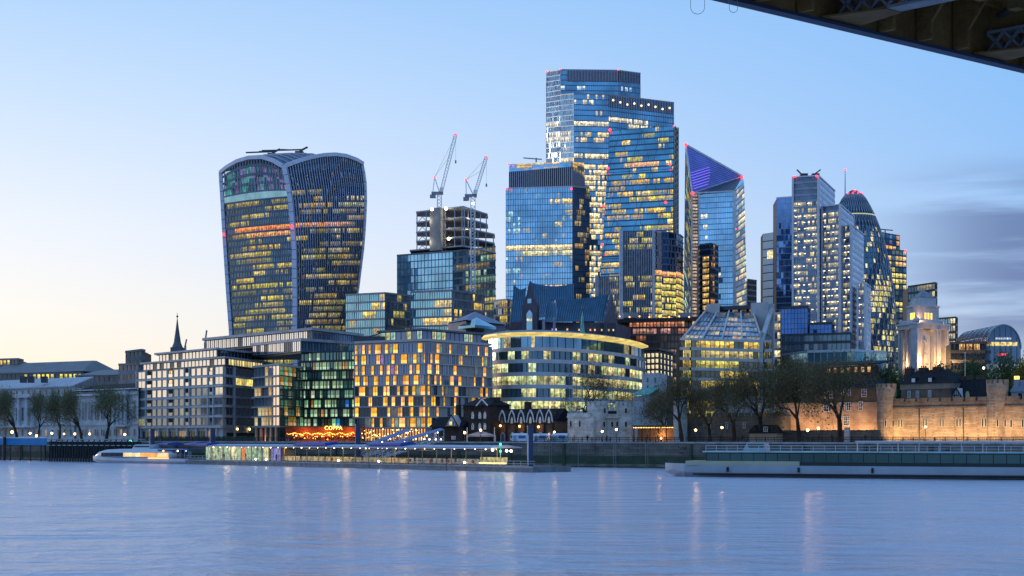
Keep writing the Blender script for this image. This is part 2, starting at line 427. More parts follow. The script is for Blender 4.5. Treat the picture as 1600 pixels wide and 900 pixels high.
for a, b in zip(QP[:-1], QP[1:]):
    fr = Fr(a, b)
    wall_mb.fbox(fr, 0, fr.L, 2.6, QZ - .35, -.9, 0)
    low.fbox(fr, 0, fr.L, -2.0, 2.6, -.9, .12)
    cop.fbox(fr, 0, fr.L, QZ - .35, QZ, -.95, .18)
    n = int(fr.L / 14)
    for k in range(1, n):
        low.fbox(fr, k * 14 - .3, k * 14 + .3, .2, QZ - .5, .12, .42)      # timber fenders
qw = Thing('river_wall', 'long dark stone river wall with pale coping along the far bank', 'river wall', (0, 380, 0))
for k, (px, d_) in enumerate(((250, 411), (450, 389), (860, 346.5), (905, 343), (960, 338), (1010, 334), (1120, 323))):
    p = G(px, d_); p.y -= .5; m = MB()
    for s in (-.28, .28): m.bar((p.x + s, p.y - .2, -.5), (p.x + s, p.y - .2, QZ + .6), .09)
    for j in range(18): m.bar((p.x - .28, p.y - .2, .1 + j * .32), (p.x + .28, p.y - .2, .1 + j * .32), .05)
    qw.one('ladder', m, mat('ladder_steel', (.25, .26, .26), .6, .4))
tide = MB()
for a, b in zip(QP[:-1], QP[1:]):
    fr = Fr(a, b); tide.fbox(fr, 0, fr.L, .25, .8, .12, .135)
qw.one('tide_line', tide, mat('silt_stain', (.14, .13, .10), .85, var=.6, scale=.4, stretch=(1, 1, 3)))
qw.one('masonry', wall_mb, quay_stone); qw.one('coping', cop, coping); qw.one('algae_face', low, algae); qw.done()

# ================================================================ the skyline
dark_metal = mat('dark_metal', (.05, .058, .075), .4, .6, var=.2)
grey_metal = mat('grey_metal', (.22, .24, .28), .4, .5, var=.15)
white_metal = mat('white_metal', (.55, .57, .62), .45, .2, var=.12)
lilac_metal = mat('lilac_grey_fins', (.38, .41, .52), .4, .35, var=.12)
concrete = mat('raw_concrete', (.30, .29, .28), .85, var=.25, scale=.3)
steel_blue = mat('steel_blue_band', (.10, .155, .24), .35, .5, var=.15)
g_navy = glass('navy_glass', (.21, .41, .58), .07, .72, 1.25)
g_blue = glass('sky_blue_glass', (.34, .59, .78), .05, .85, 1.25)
g_teal = glass('teal_glass', (.20, .45, .57), .07, .75, 1.2)
g_dark = glass('black_green_glass', (.14, .22, .27), .1, .6, 1.15)

# ---- flared tower with the arched roof
def flared_tower():
    T = Thing('flared_skyscraper', 'flared glass skyscraper with arched roof and curved pale fins, widening towards its top', 'skyscraper', (X(455, 830), 830, GZ))
    tab = [(702, 369, 462, 515), (640, 366, 461.3, 523), (575, 363.5, 460.8, 531), (518, 361.3, 460, 539.5), (461, 357, 459.8, 557.5), (389, 352.5, 458.6, 566.5), (351, 350, 456, 569.5), (313, 348, 452.5, 571), (287, 346.3, 448.5, 570.5), (268, 345.2, 444.5, 568), (258, 345, 442.5, 565.5)]
    dL, dC, dR = 830, 800, 848
    def col(y, k):
        for a, b in zip(tab[:-1], tab[1:]):
            if y <= a[0] and y >= b[0]:
                return lerp(a[k], b[k], (a[0] - y) / (a[0] - b[0]))
        return tab[0][k] if y > tab[0][0] else tab[-1][k]
    def edge(y, k):
        d = (dL, dC, dR)[k]; return Vector((X(col(y, k + 1), d), d, Zp(y, d)))
    def crv(tabl, u):
        for a, b in zip(tabl[:-1], tabl[1:]):
            if a[0] <= u <= b[0]: return lerp(a[1], b[1], (u - a[0]) / (b[0] - a[0]))
    tl = [(0, 270), (.12, 262), (.3, 253), (.5, 247.5), (.7, 246.5), (.85, 251), (1, 260)]
    tr = [(0, 260), (.15, 252.5), (.3, 247), (.45, 243.5), (.6, 242.5), (.75, 244.5), (.9, 250), (1, 256)]
    def PL(u, v, n):
        lin = lerp(272, 259, u); y = lerp(702, lin, v) if v < .9 else lerp(lerp(702, lin, .9), crv(tl, u), (v - .9) / .1); p = lerp(edge(y, 0), edge(y, 1), u)
        return p + Vector((-.3, -.95, 0)) * (n + 1.6 * math.sin(math.pi * u))
    def PR(u, v, n):
        lin = lerp(258, 255, u); y = lerp(702, lin, v) if v < .9 else lerp(lerp(702, lin, .9), crv(tr, u), (v - .9) / .1); p = lerp(edge(y, 1), edge(y, 2), u)
        return p + Vector((.62, -.78, 0)) * (n + 2.6 * math.sin(math.pi * u))
    nv = 44
    litL = runs(40, nv, .62, 11, YELL, lambda v: .0 if v > .90 else 1.0, (6, 20), (.2, .85))
    litR = runs(52, nv, .52, 12, YELL, lambda v: .0 if v > .92 else 1.0, (6, 26), (.2, .85))
    j0 = round((702 - 356) / (702 - 250) * nv)
    rnd = random.Random(5)
    for i in range(40):
        if i > 6: litL[i, j0] = (1.0 * rnd.uniform(.8, 1.3), .33, .07)
        litL[i, j0 - 1] = litL.get((i, j0 - 1), (0, 0, 0)) if i < 14 else (.95, .5 * rnd.uniform(.6, 1.2), .14)
    for i in range(40): litR[i, j0] = (1.0 * rnd.uniform(.7, 1.1), .38, .12)
    gl = T.p('glazing', g_dark, 'stuff'); bd = T.p('floor_bands', mat('bronze_navy_band', (.09, .13, .21), .4, .4), 'stuff')
    facade(PL, 40, nv, gl, bd, T.p('mullions', dark_metal, 'stuff'), litL, bf=.32, bd=.25, mw=.12, md=.2, mseg=12, bseg=10, skip=lambda i, j: j > 39)
    facade(PR, 52, nv, gl, bd, None, litR, bf=.32, bd=.2, bseg=12)
    # fins on the curved face
    fm = T.p('fins', lilac_metal, 'stuff')
    for i in range(1, 34):
        u = i / 34
        for k in range(24):
            a, b = k / 24, (k + 1) / 24
            q = [PR(u - .0035, a, 1.0), PR(u + .0035, a, 1.0), PR(u + .0035, b, 1.0), PR(u - .0035, b, 1.0)]
            fm.face(q); fm.face((PR(u, a, 0), PR(u - .0035, a, 1.0), PR(u - .0035, b, 1.0), PR(u, b, 0))); fm.face((PR(u + .0035, a, 1.0), PR(u, a, 0), PR(u, b, 0), PR(u + .0035, b, 1.0)))
    # frame ribs: corner, outer edges and the arched roof edge
    fr = T.p('edge_frame', mat('pale_edge_frame', (.56, .57, .68), .4, .2, var=.1))
    def rib(f, w):
        pts = [f(k / 30) for k in range(31)]
        for p, q in zip(pts[:-1], pts[1:]): fr.bar(p, q + (q - p) * .05, w, w)
    rib(lambda t: PR(0, t, .6), 2.3); rib(lambda t: PL(0, t, .4), 1.9); rib(lambda t: PR(1, t, .2), 1.6)
    rib(lambda t: PL(t, 1, .5), 2.0); rib(lambda t: PR(t, 1, .6), 2.0)
    # glazed sky garden under the arch
    sg = MB(); dk = MB(); pl = MB()
    for i in range(16):
        for j in range(2):
            u0, u1 = .04 + .92 * i / 16, .04 + .92 * (i + 1) / 16; a, b = .915 + .035 * j, .950 + .035 * j
            c = (.07, .34, .30) if (i * 7 + j * 3) % 5 in (0, 2) and i < 11 else (.02, .05, .09) if (i + j) % 3 else (.22, .12, .35)
            sg.face((PL(u0, a, -.8), PL(u1, a, -.8), PL(u1, b, -.8), PL(u0, b, -.8)), c)
    so = T.one('sky_garden_glazing', sg, glass('garden_glass', (.10, .20, .28), .1, .5, .9, .25), 'stuff')
    for i in range(1, 22):
        u = i / 22; pl.bar(PL(u - .02, .905, .1), PL(u + .02, .995, .1), .35, .35)
    T.one('roof_struts', pl, mat('pale_struts', (.35, .48, .5), .5, .2))
    for i in range(20):
        u0, u1 = .03 + .95 * i / 20, .03 + .95 * (i + 1) / 20
        dk.face((PL(u0, .893, .3), PL(u1, .893, .3), PL(u1, .912, .3), PL(u0, .912, .3)), (.22, .46, .58))
    T.one('terrace_parapet', dk, glass('terrace_glass', (.4, .6, .7), .2, .3, .75, .2, .7, 1.1))
    rf = MB(); rf.smooth = True
    base = PL(1, 1, 0); n = 14
    def roof(u, w):
        a = PL(u, 1, .1); b = PR(w, 1, .1) - PR(0, 1, .1); return Vector((a.x + b.x, a.y + b.y, a.z + b.z * .55 + .3))
    for i in range(n):
        for j in range(n):
            rf.face((roof(i / n, j / n), roof((i + 1) / n, j / n), roof((i + 1) / n, (j + 1) / n), roof(i / n, (j + 1) / n)))
    T.one('roof', rf, mat('roof_louvre_metal', (.12, .15, .2), .45, .5, var=.2, stretch=(3, .2, 1), scale=1))
    for s in range(0, 12):
        a = [roof((k) / 10, s / 12) + Vector((0, 0, .4)) for k in range(11)]
        for p, q in zip(a[:-1], a[1:]): T.p('roof_fins', lilac_metal, 'stuff').bar(p, q, .5, .5)
    for px, py, l in ((425, 239, 18), (468, 236, 26)):
        d = 835; c = MB(); o = Vector((X(px, d), d, Zp(py, d)))
        c.box(o.x - 2.2, o.x + 2.2, o.y - 2, o.y + 2, o.z - 4, o.z - .3); c.bar(o + Vector((-l * .8, 0, .2)), o + Vector((2.5, 0, .8)), .7, .7)
        c.bar(o, o + Vector((4.5, 0, 2.2)), .9, .9); c.bar(o + Vector((2, 0, .5)), o + Vector((-l * .4, 0, 1.0)), .35, .35)
        T.one('cleaning_crane', c, dark_metal)
    red(T, 456, 354, 793, 1.3); red(T, 349, 366, 826, 1.0)
    T.done()
flared_tower()

# ---- tower under construction, with its two cranes
def crane_tower():
    T = Thing('tower_under_construction', 'glass tower with bare concrete floors and core still open at the top, cranes above it', 'building', (X(700, 800), 800, GZ))
    sb = dict(g=g_teal, m=steel_blue, bay=3.2, floor=3.8, bf=.12, b=steel_blue, mw=.10, md=.15)
    tower(T, [(620.5, 822), (707.5, 800), (773.8, 838)], [400, 393.5, 386], [dict(sb, g=glass('pale_teal_glass', (.38, .62, .70), .06, .85, 1.0), bay=2.4, lit={}), dict(sb, g=g_dark, b=mat('greenish_slab', (.16, .2, .2), .6), bf=.26, bd=.5, lit=(.28, 9, YELL + GREEN, dict(br=(.15, .6))))], 40)
    slab = mat('bare_slab', (.45, .45, .46), .85)
    def plate(pts, y, t=.7):
        ps = [G(*p) for p in pts]; zt = Zp(y, pts[1][1]); back = [Vector((p.x, p.y + 15, 0)) for p in (ps[-1], ps[0])]
        m = MB(); m.poly([(p.x, p.y) for p in ps + back], zt - t, zt); T.one('floor_slab', m, slab)
        return zt
    lev = [(386, 640, 724, 773), (371.5, 650, 724, 773), (357, 650, 724, 773), (341, 650, 724, 762), (324.5, 650, 724, 762)]
    zs = [plate([(a, 826), (b, 806), (c, 834)], y - 3) for y, a, b, c in lev]
    colm = T.p('columns', mat('column_steel', (.3, .33, .38), .5, .5), 'stuff')
    for k in range(4):
        y, a, b, c = lev[k + 1]
        for fr_, e in ((Fr(G(a, 826), G(b, 806)), 5), (Fr(G(b, 806), G(c, 834)), 4)):
            for i in range(e + 1):
                p = fr_.pt(fr_.L * i / e, 0, -.8); colm.box(p.x - .28, p.x + .28, p.y - .28, p.y + .28, zs[k], zs[k + 1] - .7)
        fr_ = Fr(G(a, 826), G(b, 806))
        for i in (0,):
            colm.bar(fr_.pt(1, zs[k], -.8), fr_.pt(fr_.L * .2, zs[k + 1] - .7, -.8), .25); colm.bar(fr_.pt(fr_.L * .2, zs[k], -.8), fr_.pt(1, zs[k + 1] - .7, -.8), .25)
    c = MB(); c.poly([tuple(G(p, d)[:2]) for p, d in ((671.5, 812), (688.5, 808), (700, 826), (682, 830))], Zp(392, 812), Zp(325.5, 812)); T.one('concrete_core', c, concrete)
    for px, py in ((675, 327), (697, 326), (701, 373), (739, 318)):
        b = MB(); b.ball((X(px, 798), 798, Zp(py, 798)), .9, 6, 4); T.one('work_light', b, glow('work_white', (1, .86, .55), 5))
    w_ = WL[T.root.name]
    for px, py in ((668, 378), (702, 372), (702, 350), (730, 362), (735, 340), (668, 345), (700, 332)):
        l = bpy.data.lights.new('work_light_beam', 'POINT'); l.energy = 320; l.color = (1, .85, .6); l.shadow_soft_size = .5
        o = bpy.data.objects.new('work_light_beam', l); sc.collection.objects.link(o); o.parent = T.root; o.location = (X(px, 811) - w_[0], 811 - w_[1], Zp(py, 811) - w_[2])
    for k in range(5):
        y = (393, 384, 371, 357, 341)[k]; fr_ = Fr(G(690, 812), G(755, 832))
        for i in range(9):
            if (i * 5 + k * 3) % 4 < 2:
                T.p('stored_materials', mat('site_clutter', (.25, .22, .18), .8, var=.6, scale=.8), 'stuff').fbox(fr_, 1 + i * 2.6, 2.6 + i * 2.6, Zp(y, 812), Zp(y, 812) + 1 + (i % 3) * .6, -3, -1.5)
    T.done()
    def crane(name, label, mast_px, y0, y1, tip, back, d):
        C = Thing(name, label, 'crane', (X(mast_px, d), d, Zp(y0, d)), 'tower cranes over the unfinished tower')
        wm = mat('crane_white', (.75, .76, .78), .5, .2)
        def lattice(m, p, q, w, n):
            p = Vector(p); q = Vector(q); dr = (q - p).normalized(); a = Vector((0, 1, 0)); b = dr.cross(a).normalized()
            cs = [a * w / 2 + b * w / 2, -a * w / 2 + b * w / 2, -a * w / 2 - b * w / 2, a * w / 2 - b * w / 2]
            for c_ in cs: m.bar(p + c_, q + c_, w * .16)
            for k in range(n):
                s, e = lerp(p, q, k / n), lerp(p, q, (k + 1) / n)
                for f in range(4):
                    m.bar(s + cs[f], e + cs[(f + 1) % 4], w * .10)
        top = Vector((X(mast_px, d), d, Zp(y1, d)))
        m = MB(); lattice(m, (top.x, d, Zp(y0, d)), top, 2.2, max(4, int((y0 - y1) / 5))); C.one('mast', m, wm)
        m = MB(); m.box(top.x - 4.2, top.x + 2, d - 1.4, d + 1.4, top.z, top.z + 1.4); m.box(top.x - 5, top.x - 2, d - 1.6, d + 1.6, top.z - 1.8, top.z - .2); C.one('counterweight', m, grey_metal)
        m = MB(); m.box(top.x + .3, top.x + 2.2, d - 2.6, d - 1.2, top.z + 1.2, top.z + 3.4); C.one('cab', m, wm)
        tp = Vector((X(tip[0], d), d, Zp(tip[1], d))); foot = top + Vector((1.0, 0, 1.5))
        m = MB(); lattice(m, foot, tp, 1.5, 18); C.one('jib', m, wm)
        bp = Vector((X(back[0], d), d, Zp(back[1], d)))
        m = MB(); m.bar(foot + Vector((-1, 0, 0)), bp, .5); m.bar(top + Vector((-3.5, 0, 1)), bp, .4); C.one('a_frame', m, wm)
        m = MB(); m.bar(bp, lerp(foot, tp, .97), .1); m.bar(bp, lerp(foot, tp, .65), .1); m.bar(tp, tp + Vector((0, 0, -14)), .08); C.one('cable', m, dark_metal)
        m = MB(); h = tp + Vector((0, 0, -14)); m.box(h.x - .4, h.x + .4, h.y - .4, h.y + .4, h.z - 1.6, h.z); C.one('hook_block', m, grey_metal)
        for p in (tp, bp):
            m = MB(); m.ball(p, .6, 6, 4); C.one('warning_light', m, glow('aviation_red', (1, .03, .04), 5))
        C.done()
    crane('tower_crane', 'white tower crane with the taller steep jib, standing on the concrete core', 686.5, 326, 304, (712, 210), (679, 277), 818)
    crane('tower_crane', 'white tower crane with tall lattice mast standing in front of the unfinished facade', 739, 470, 308, (760, 245), (728, 281), 790)
crane_tower()

# ---- low blue glass offices before it
g_teal2 = glass('mid_teal_glass', (.22, .46, .57), .07, .78, 1.1)
def glass_box(name, label, pts, ys, gl, back=30, litd=.10, seed=1, floor=3.6, bay=1.5):
    T = Thing(name, label, 'building', (*G(*pts[1])[:2], GZ))
    s1 = dict(g=gl, b=steel_blue, m=steel_blue, bay=bay, floor=floor, bf=.22, bd=.12, mw=.06, md=.12)
    tower(T, pts, ys, [dict(s1, lit=(litd, seed, WARM)), dict(s1, g=g_dark, lit=(litd * 1.5, seed + 1, YELL))], back)
    return T
T = glass_box('glass_office', 'low pale blue glass block at the foot of the flared tower', [(540, 660), (601.5, 640), (640, 690)], [462, 459, 463], g_teal2, litd=.02, seed=21); T.done()
T = glass_box('glass_office', 'low blue glass block in front of the unfinished tower', [(642, 640), (706, 622), (757, 668)], [457.5, 455, 462], g_teal2, litd=.05, seed=24); T.done()
T = glass_box('glass_office', 'small grey glass block between the unfinished tower and the louvred tower', [(772, 700), (793, 690), (800, 710)], [471, 469, 471], glass('grey_blue_glass', (.32, .42, .5), .1, .7, 1), bay=1.6); T.done()

T = Thing('pyramid_roofed_building', 'building with purple-grey pyramid roofs beyond the gold-windowed hotel', 'building', (X(745, 560), 560, GZ))
pm = mat('purple_grey_roof', (.17, .17, .25), .45, .3, var=.15)
pl = [G(700, 566), G(728, 552), G(790, 575)]; core(T, pl, [Zp(503, 560)] * 3, 22, mat('grey_render', (.2, .2, .24), .7))
m = MB()
def pyramid(m, ps, z, apex):
    for a, b in zip(ps, ps[1:] + ps[:1]): m.face(((a[0], a[1], z), (b[0], b[1], z), apex))
bx = [G(699, 566), G(727, 550), G(792, 574), G(765, 592)]
pyramid(m, [(p.x, p.y) for p in bx], Zp(503, 560), (X(742, 570), 570, Zp(487, 570))); T.one('roof', m, pm)
m = MB(); b2 = [G(716, 553), G(742, 545), G(775, 556), G(750, 566)]
m.poly([(p.x, p.y) for p in b2], Zp(514, 553), Zp(510, 553)); pyramid(m, [(p.x, p.y) for p in b2], Zp(510, 553), (X(745, 555), 555, Zp(496, 555))); T.one('skylight', m, g_teal)
T.done()

# ---- louvred blue tower, left of the tall cluster
def louvred_tower():
    T = Thing('blue_glass_tower', 'pale blue glass tower with a dark louvred crown, left of the tallest cluster', 'skyscraper', (X(890, 1050), 1050, GZ))
    def lit_front(nu, nv):
        t = runs(nu, nv, .06, 31, COOL + PALE, None, (1, 4), (.2, .6)); rnd = random.Random(3)
        z1 = Zp(294, 1055)
        def row(y): return int((Zp(y, 1055) - GZ) / (z1 - GZ) * nv)
        for i in range(nu):
            t[i, row(387)] = tint((1, .80, .42), rnd.uniform(.8, 1.3))
            if i > nu * .25: t[i, row(396)] = tint((.9, .85, .45), rnd.uniform(.3, 1.1))
            if i > nu * .3 and rnd.random() < .7: t[i, row(448)] = (1, .62, .25)
            if i > nu * .65 and rnd.random() < .8: t[i, row(318)] = (1, .7, .3)
            for y in (330, 340, 352, 365, 410, 425):
                if i < 6 and rnd.random() < .5: t[i, row(y)] = (.35, .6, .7)
        return t
    s = dict(g=g_blue, b=mat('pale_blue_band', (.2, .34, .5), .4, .5), m=mat('blue_mullion', (.16, .27, .42), .4, .5), bay=1.9, floor=4.0, bf=.14, bd=.15, mw=.10, md=.25)
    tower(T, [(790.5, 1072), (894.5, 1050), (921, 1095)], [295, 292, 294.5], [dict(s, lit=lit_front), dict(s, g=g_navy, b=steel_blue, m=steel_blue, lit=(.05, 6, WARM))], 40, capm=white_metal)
    # crown, a little set back, with the louvred plant storey
    z0 = Zp(295, 1060)
    for a, b, ya, yb, mt in (((795.5, 1074), (893, 1053), 256.5, 253, None), ((893, 1053), (912.5, 1086), 253, 254.5, None)):
        fr = Fr(G(*a), G(*b)); za, zb = Zp(ya, a[1]), Zp(yb, b[1]); zl = z0 + (za - z0) * .72
        facade(wallP(fr, z0, zl, zl), max(8, int(fr.L / 1.5)), 1, None, None, T.p('louvres', lilac_metal, 'stuff'), mw=.35, md=.5)
        T.p('plant_wall', mat('plant_dark', (.02, .025, .035), .6)).fbox(fr, .05, fr.L - .05, z0 - 1, zl, -.6, -.05)
        facade(wallP(fr, zl, za, zb), max(6, int(fr.L / 3)), 3, T.p('crown_glazing', g_blue, 'stuff'), T.p('floor_bands', MATS['pale_blue_band'], 'stuff'), None, lit=runs(max(6, int(fr.L / 3)), 3, .03, 7, WARM), bf=.1, bd=.1)
    pl = [G(795.5, 1074), G(893, 1053), G(912.5, 1086)]
    core(T, pl, [Zp(256.5, 1074), Zp(253, 1053), Zp(254.5, 1086)], 36, mat('dark_core', (.02, .03, .045), .5), z0 - 2, name='crown_core')
    m = MB(); o = Vector((X(838, 1062), 1068, Zp(251, 1062))); m.bar(o, o + Vector((0, 0, 3)), 1); m.bar(o + Vector((-9, 0, 3)), o + Vector((4, 0, 2)), .7); T.one('cleaning_crane', m, grey_metal)
    for px, py, d in ((795, 257, 1070), (792, 295, 1068), (893, 295, 1046)): red(T, px, py, d)
    T.done()
louvred_tower()

# ---- the tallest tower
def tallest():
    T = Thing('tallest_skyscraper', 'tallest stepped blue glass skyscraper of the cluster with faceted corners', 'skyscraper', (X(925, 1190), 1190, GZ))
    band = mat('deep_blue_band', (.06, .11, .20), .35, .5)
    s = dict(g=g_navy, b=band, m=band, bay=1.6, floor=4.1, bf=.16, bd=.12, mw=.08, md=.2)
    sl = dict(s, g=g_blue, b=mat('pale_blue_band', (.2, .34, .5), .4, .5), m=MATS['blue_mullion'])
    def rows_lit(d, ytop, spec):
        def f(nu, nv):
            t = {}; rnd = random.Random(nu * 7 + nv); z1 = Zp(ytop, d)
            for y, a, b, pr, c in spec:
                j = int((Zp(y, d) - GZ) / (z1 - GZ) * nv)
                for i in range(int(nu * a), int(nu * b)):
                    if rnd.random() < pr: k = rnd.uniform(.55, 1.35); t[i, j] = tuple(q * k for q in c)
            return t
        return f
    W = (1, .80, .45); PW = (1, .88, .62)
    def lower(n, a=0., b=1.): return [(y, a, b, .75, W) for y in range(258, 480, 9)]
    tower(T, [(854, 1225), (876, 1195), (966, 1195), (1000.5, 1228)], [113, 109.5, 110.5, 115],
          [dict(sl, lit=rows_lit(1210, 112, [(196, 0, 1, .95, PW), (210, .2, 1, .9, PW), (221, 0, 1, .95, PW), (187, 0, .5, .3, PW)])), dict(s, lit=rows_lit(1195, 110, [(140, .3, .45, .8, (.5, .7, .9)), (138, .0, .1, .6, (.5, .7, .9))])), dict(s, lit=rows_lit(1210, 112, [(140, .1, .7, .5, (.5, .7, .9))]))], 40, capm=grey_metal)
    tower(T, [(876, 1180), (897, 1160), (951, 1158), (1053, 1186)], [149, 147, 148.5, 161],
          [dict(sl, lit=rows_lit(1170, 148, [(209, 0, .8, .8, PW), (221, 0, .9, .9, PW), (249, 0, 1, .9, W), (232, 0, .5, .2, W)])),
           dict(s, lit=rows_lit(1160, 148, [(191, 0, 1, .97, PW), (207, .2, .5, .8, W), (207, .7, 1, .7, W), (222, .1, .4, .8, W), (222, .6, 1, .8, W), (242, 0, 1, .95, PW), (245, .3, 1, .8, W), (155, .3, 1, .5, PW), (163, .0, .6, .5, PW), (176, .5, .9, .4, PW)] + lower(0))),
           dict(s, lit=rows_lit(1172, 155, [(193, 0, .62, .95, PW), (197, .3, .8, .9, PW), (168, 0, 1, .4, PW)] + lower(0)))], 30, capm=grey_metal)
    lv = T.p('louvres', lilac_metal, 'stuff')
    for a, b, ya, yb, h, dens in (((886, 1194.6), (966, 1194.6), 110, 110.5, 8.5, 34), ((966, 1195), (1000.5, 1228), 110.5, 115, 8.5, 14), ((951, 1158), (1053, 1186), 148.5, 161, 9, 40)):
        fr = Fr(G(*a), G(*b)); za, zb = Zp(ya, a[1]), Zp(yb, b[1])
        for i in range(dens):
            u = fr.L * (i + .5) / dens; zt = lerp(za, zb, u / fr.L); lv.fbox(fr, u - .25, u + .25, zt - h, zt - .2, .1, .75)
        T.p('louvre_backing', mat('plant_dark', (.02, .025, .035), .6)).obox(fr.pt(0, za - h, .06), fr.pt(fr.L, zb - h, .06) - fr.pt(0, za - h, .06), fr.N * .04, UZ * (h - .3))
    for px, py, d in ((854, 112, 1220), (876, 108, 1190), (966, 109, 1190), (1053, 197, 1080)): red(T, px, py, d, .8)
    for k in range(9):
        px = 958 + k * 11; d = 1160 + k * 3; m = MB(); m.ball((X(px, d), d - 1, Zp(157 + k * 1.4 + (k * 37 % 5), d)), .8, 6, 4); T.one('crown_light', m, glow('crown_warm', (1, .75, .35), 2.2))
    T.done()
tallest()

# ---- wedge tower
def wedge():
    T = Thing('wedge_skyscraper', 'dark blue wedge-shaped glass skyscraper with a sloping front and red lights', 'skyscraper', (X(1000, 1060), 1060, GZ))
    A = (X(921, 1040), 1040, GZ); B = (X(1050, 1032), 1032, GZ); C = (X(1052.5, 1090), 1090, Zp(196.5, 1090)); D = (X(953, 1098), 1098, Zp(204, 1098))
    nu, nv = 64, 52
    def rowf(v):
        y = lerp(697, 200, v)
        return .12 if y < 248 else 1.7 if 250 < y < 320 else .25 if 322 < y < 332 else 1.3
    lit = runs(nu, nv, .62, 41, YELL + WARM, rowf, (3, 16), (.3, 1.1))
    rnd = random.Random(9)
    for i in range(22, 50): lit[i, round((697 - 266) / 497 * nv)] = (1, .6 * rnd.uniform(.6, 1.2), .25)
    P = quadP(A, B, C, D)
    band = mat('navy_band', (.06, .11, .18), .35, .5)
    facade(P, nu, nv, T.p('glazing', g_teal, 'stuff'), T.p('floor_bands', band, 'stuff'), T.p('mullions', band, 'stuff'), lit, bf=.22, bd=.2, mw=.08, md=.2, mev=2)
    br = T.p('bracing', mat('brace_steel', (.16, .27, .38), .4, .5))
    for k in range(7):
        a, b = k / 7, (k + 1) / 7
        for i in range(6):
            u0, u1 = i / 6, (i + 1) / 6
            if (i + k) % 2: u0, u1 = u1, u0
            br.bar(P(u0, a, .12), P(u1, b, .12), .28, .15)
        br.bar(P(0, b, .15), P(1, b, .15), .4, .2)
    # side faces and the lattice ladder core
    E = (X(1059.5, 1104), 1104, GZ); Ft = (X(1059.5, 1104), 1104, Zp(200, 1104))
    P2 = quadP(B, E, Ft, C)
    facade(P2, 4, 52, T.p('glazing', g_teal, 'stuff'), T.p('floor_bands', band, 'stuff'), None, None, bf=.3, bd=.15)
    ld = T.p('service_core', mat('core_yellow_steel', (.35, .32, .25), .5, .3))
    for k in range(52):
        a, b = k / 52, (k + 1) / 52
        ld.bar(P2(.15, a, .5), P2(.85, b, .5), .7, .5); ld.bar(P2(.85, a, .5), P2(.15, b, .5), .7, .5)
    for u in (.1, .9):
        for k in range(10): ld.bar(P2(u, k / 10, .5), P2(u, (k + 1) / 10, .5), .8)
    m = MB(); Gk = (X(935, 1130), 1130, GZ); Gt = (X(958, 1130), 1130, Zp(206, 1130))
    up = Vector((0, .6, 0))
    m.loft([[Vector(A) + up, Vector(B) + up, Vector(E) + up, (E[0], 1140, GZ), Vector(Gk)], [Vector(D) + up, Vector(C) + up, Vector(Ft) + up, (Ft[0], 1140, Ft[2]), Vector(Gt)]]); T.one('structure', m, mat('dark_core', (.02, .03, .045), .5))
    for px, py, d in ((950, 263, 1085), (1047, 257, 1078), (943, 322, 1078), (1040, 316, 1066), (941, 382, 1066), (953, 203, 1096)): red(T, px, py, d, 1.3)
    T.done()
wedge()

# ---- dark finned building before the wedge
def finned():
    T = Thing('finned_office_tower', 'dark office tower with white vertical fins and a curved lit right-hand wing', 'building', (X(1020, 900), 900, GZ))
    wh = mat('pale_fin', (.42, .44, .5), .4, .3); band = mat('navy_band', (.03, .06, .10), .35, .5)
    def lf(d, yt, seed):
        def f(nu, nv):
            def rowf(v):
                y = 685 - (lerp(GZ, Zp(yt, d), v) - CZ) * F / d
                return 2.2 if y > 428 or y < 387 else 0
            return runs(nu, nv, .45, seed, YELL, rowf, (2, 6), (.4, 1.1))
        return f
    s = dict(g=glass('midnight_glass', (.05, .09, .17), .07, .8, 1.2), b=band, m=wh, floor=3.7, bay=1.15, bf=.24, bd=.2, mw=.28, md=.7)
    tower(T, [(970.5, 900), (1022.5, 888)], [363, 361.5], [dict(s, lit=lf(894, 362, 51))], 30)
    tower(T, [(933, 930), (969.5, 915)], [434, 432], [dict(s, bay=1.6, lit=(.06, 5, YELL))], 20)
    arc = [(1024, 886), (1034, 880), (1045, 880), (1056, 886), (1063, 898), (1067.5, 915)]
    s2 = dict(s, g=glass('black_blue_glass', (.03, .05, .11), .05, .8, 1.2), m=None, bd=.3)
    def lf2(nu, nv):
        t = {}; rnd = random.Random(nu)
        for j in range(nv):
            y = 685 - (lerp(GZ, Zp(365, 885), (j + .6) / nv) - CZ) * F / 885
            for i in range(nu):
                if y > 436 and rnd.random() < .88: c = rnd.choice(YELL); k = rnd.uniform(.5, 1.1); t[i, j] = tuple(q * k for q in c)
                elif 424 < y <= 436: t[i, j] = (1, .45 * rnd.uniform(.7, 1.3), .15)
        return t
    tower(T, arc, [363, 363.5, 364, 365.5, 368, 372], [dict(s2, lit=lf2)] * 5, 20)
    pil = T.p('corner_pier', mat('white_stone_pier', (.5, .51, .56), .5))
    for px, d, y in ((970.5, 899, 361), (1022.5, 887, 360), (932.5, 929, 431)):
        x = X(px, d); pil.box(x - 1.1, x + 1.1, d - 1.2, d + .8, GZ, Zp(y, d))
    T.done()
finned()

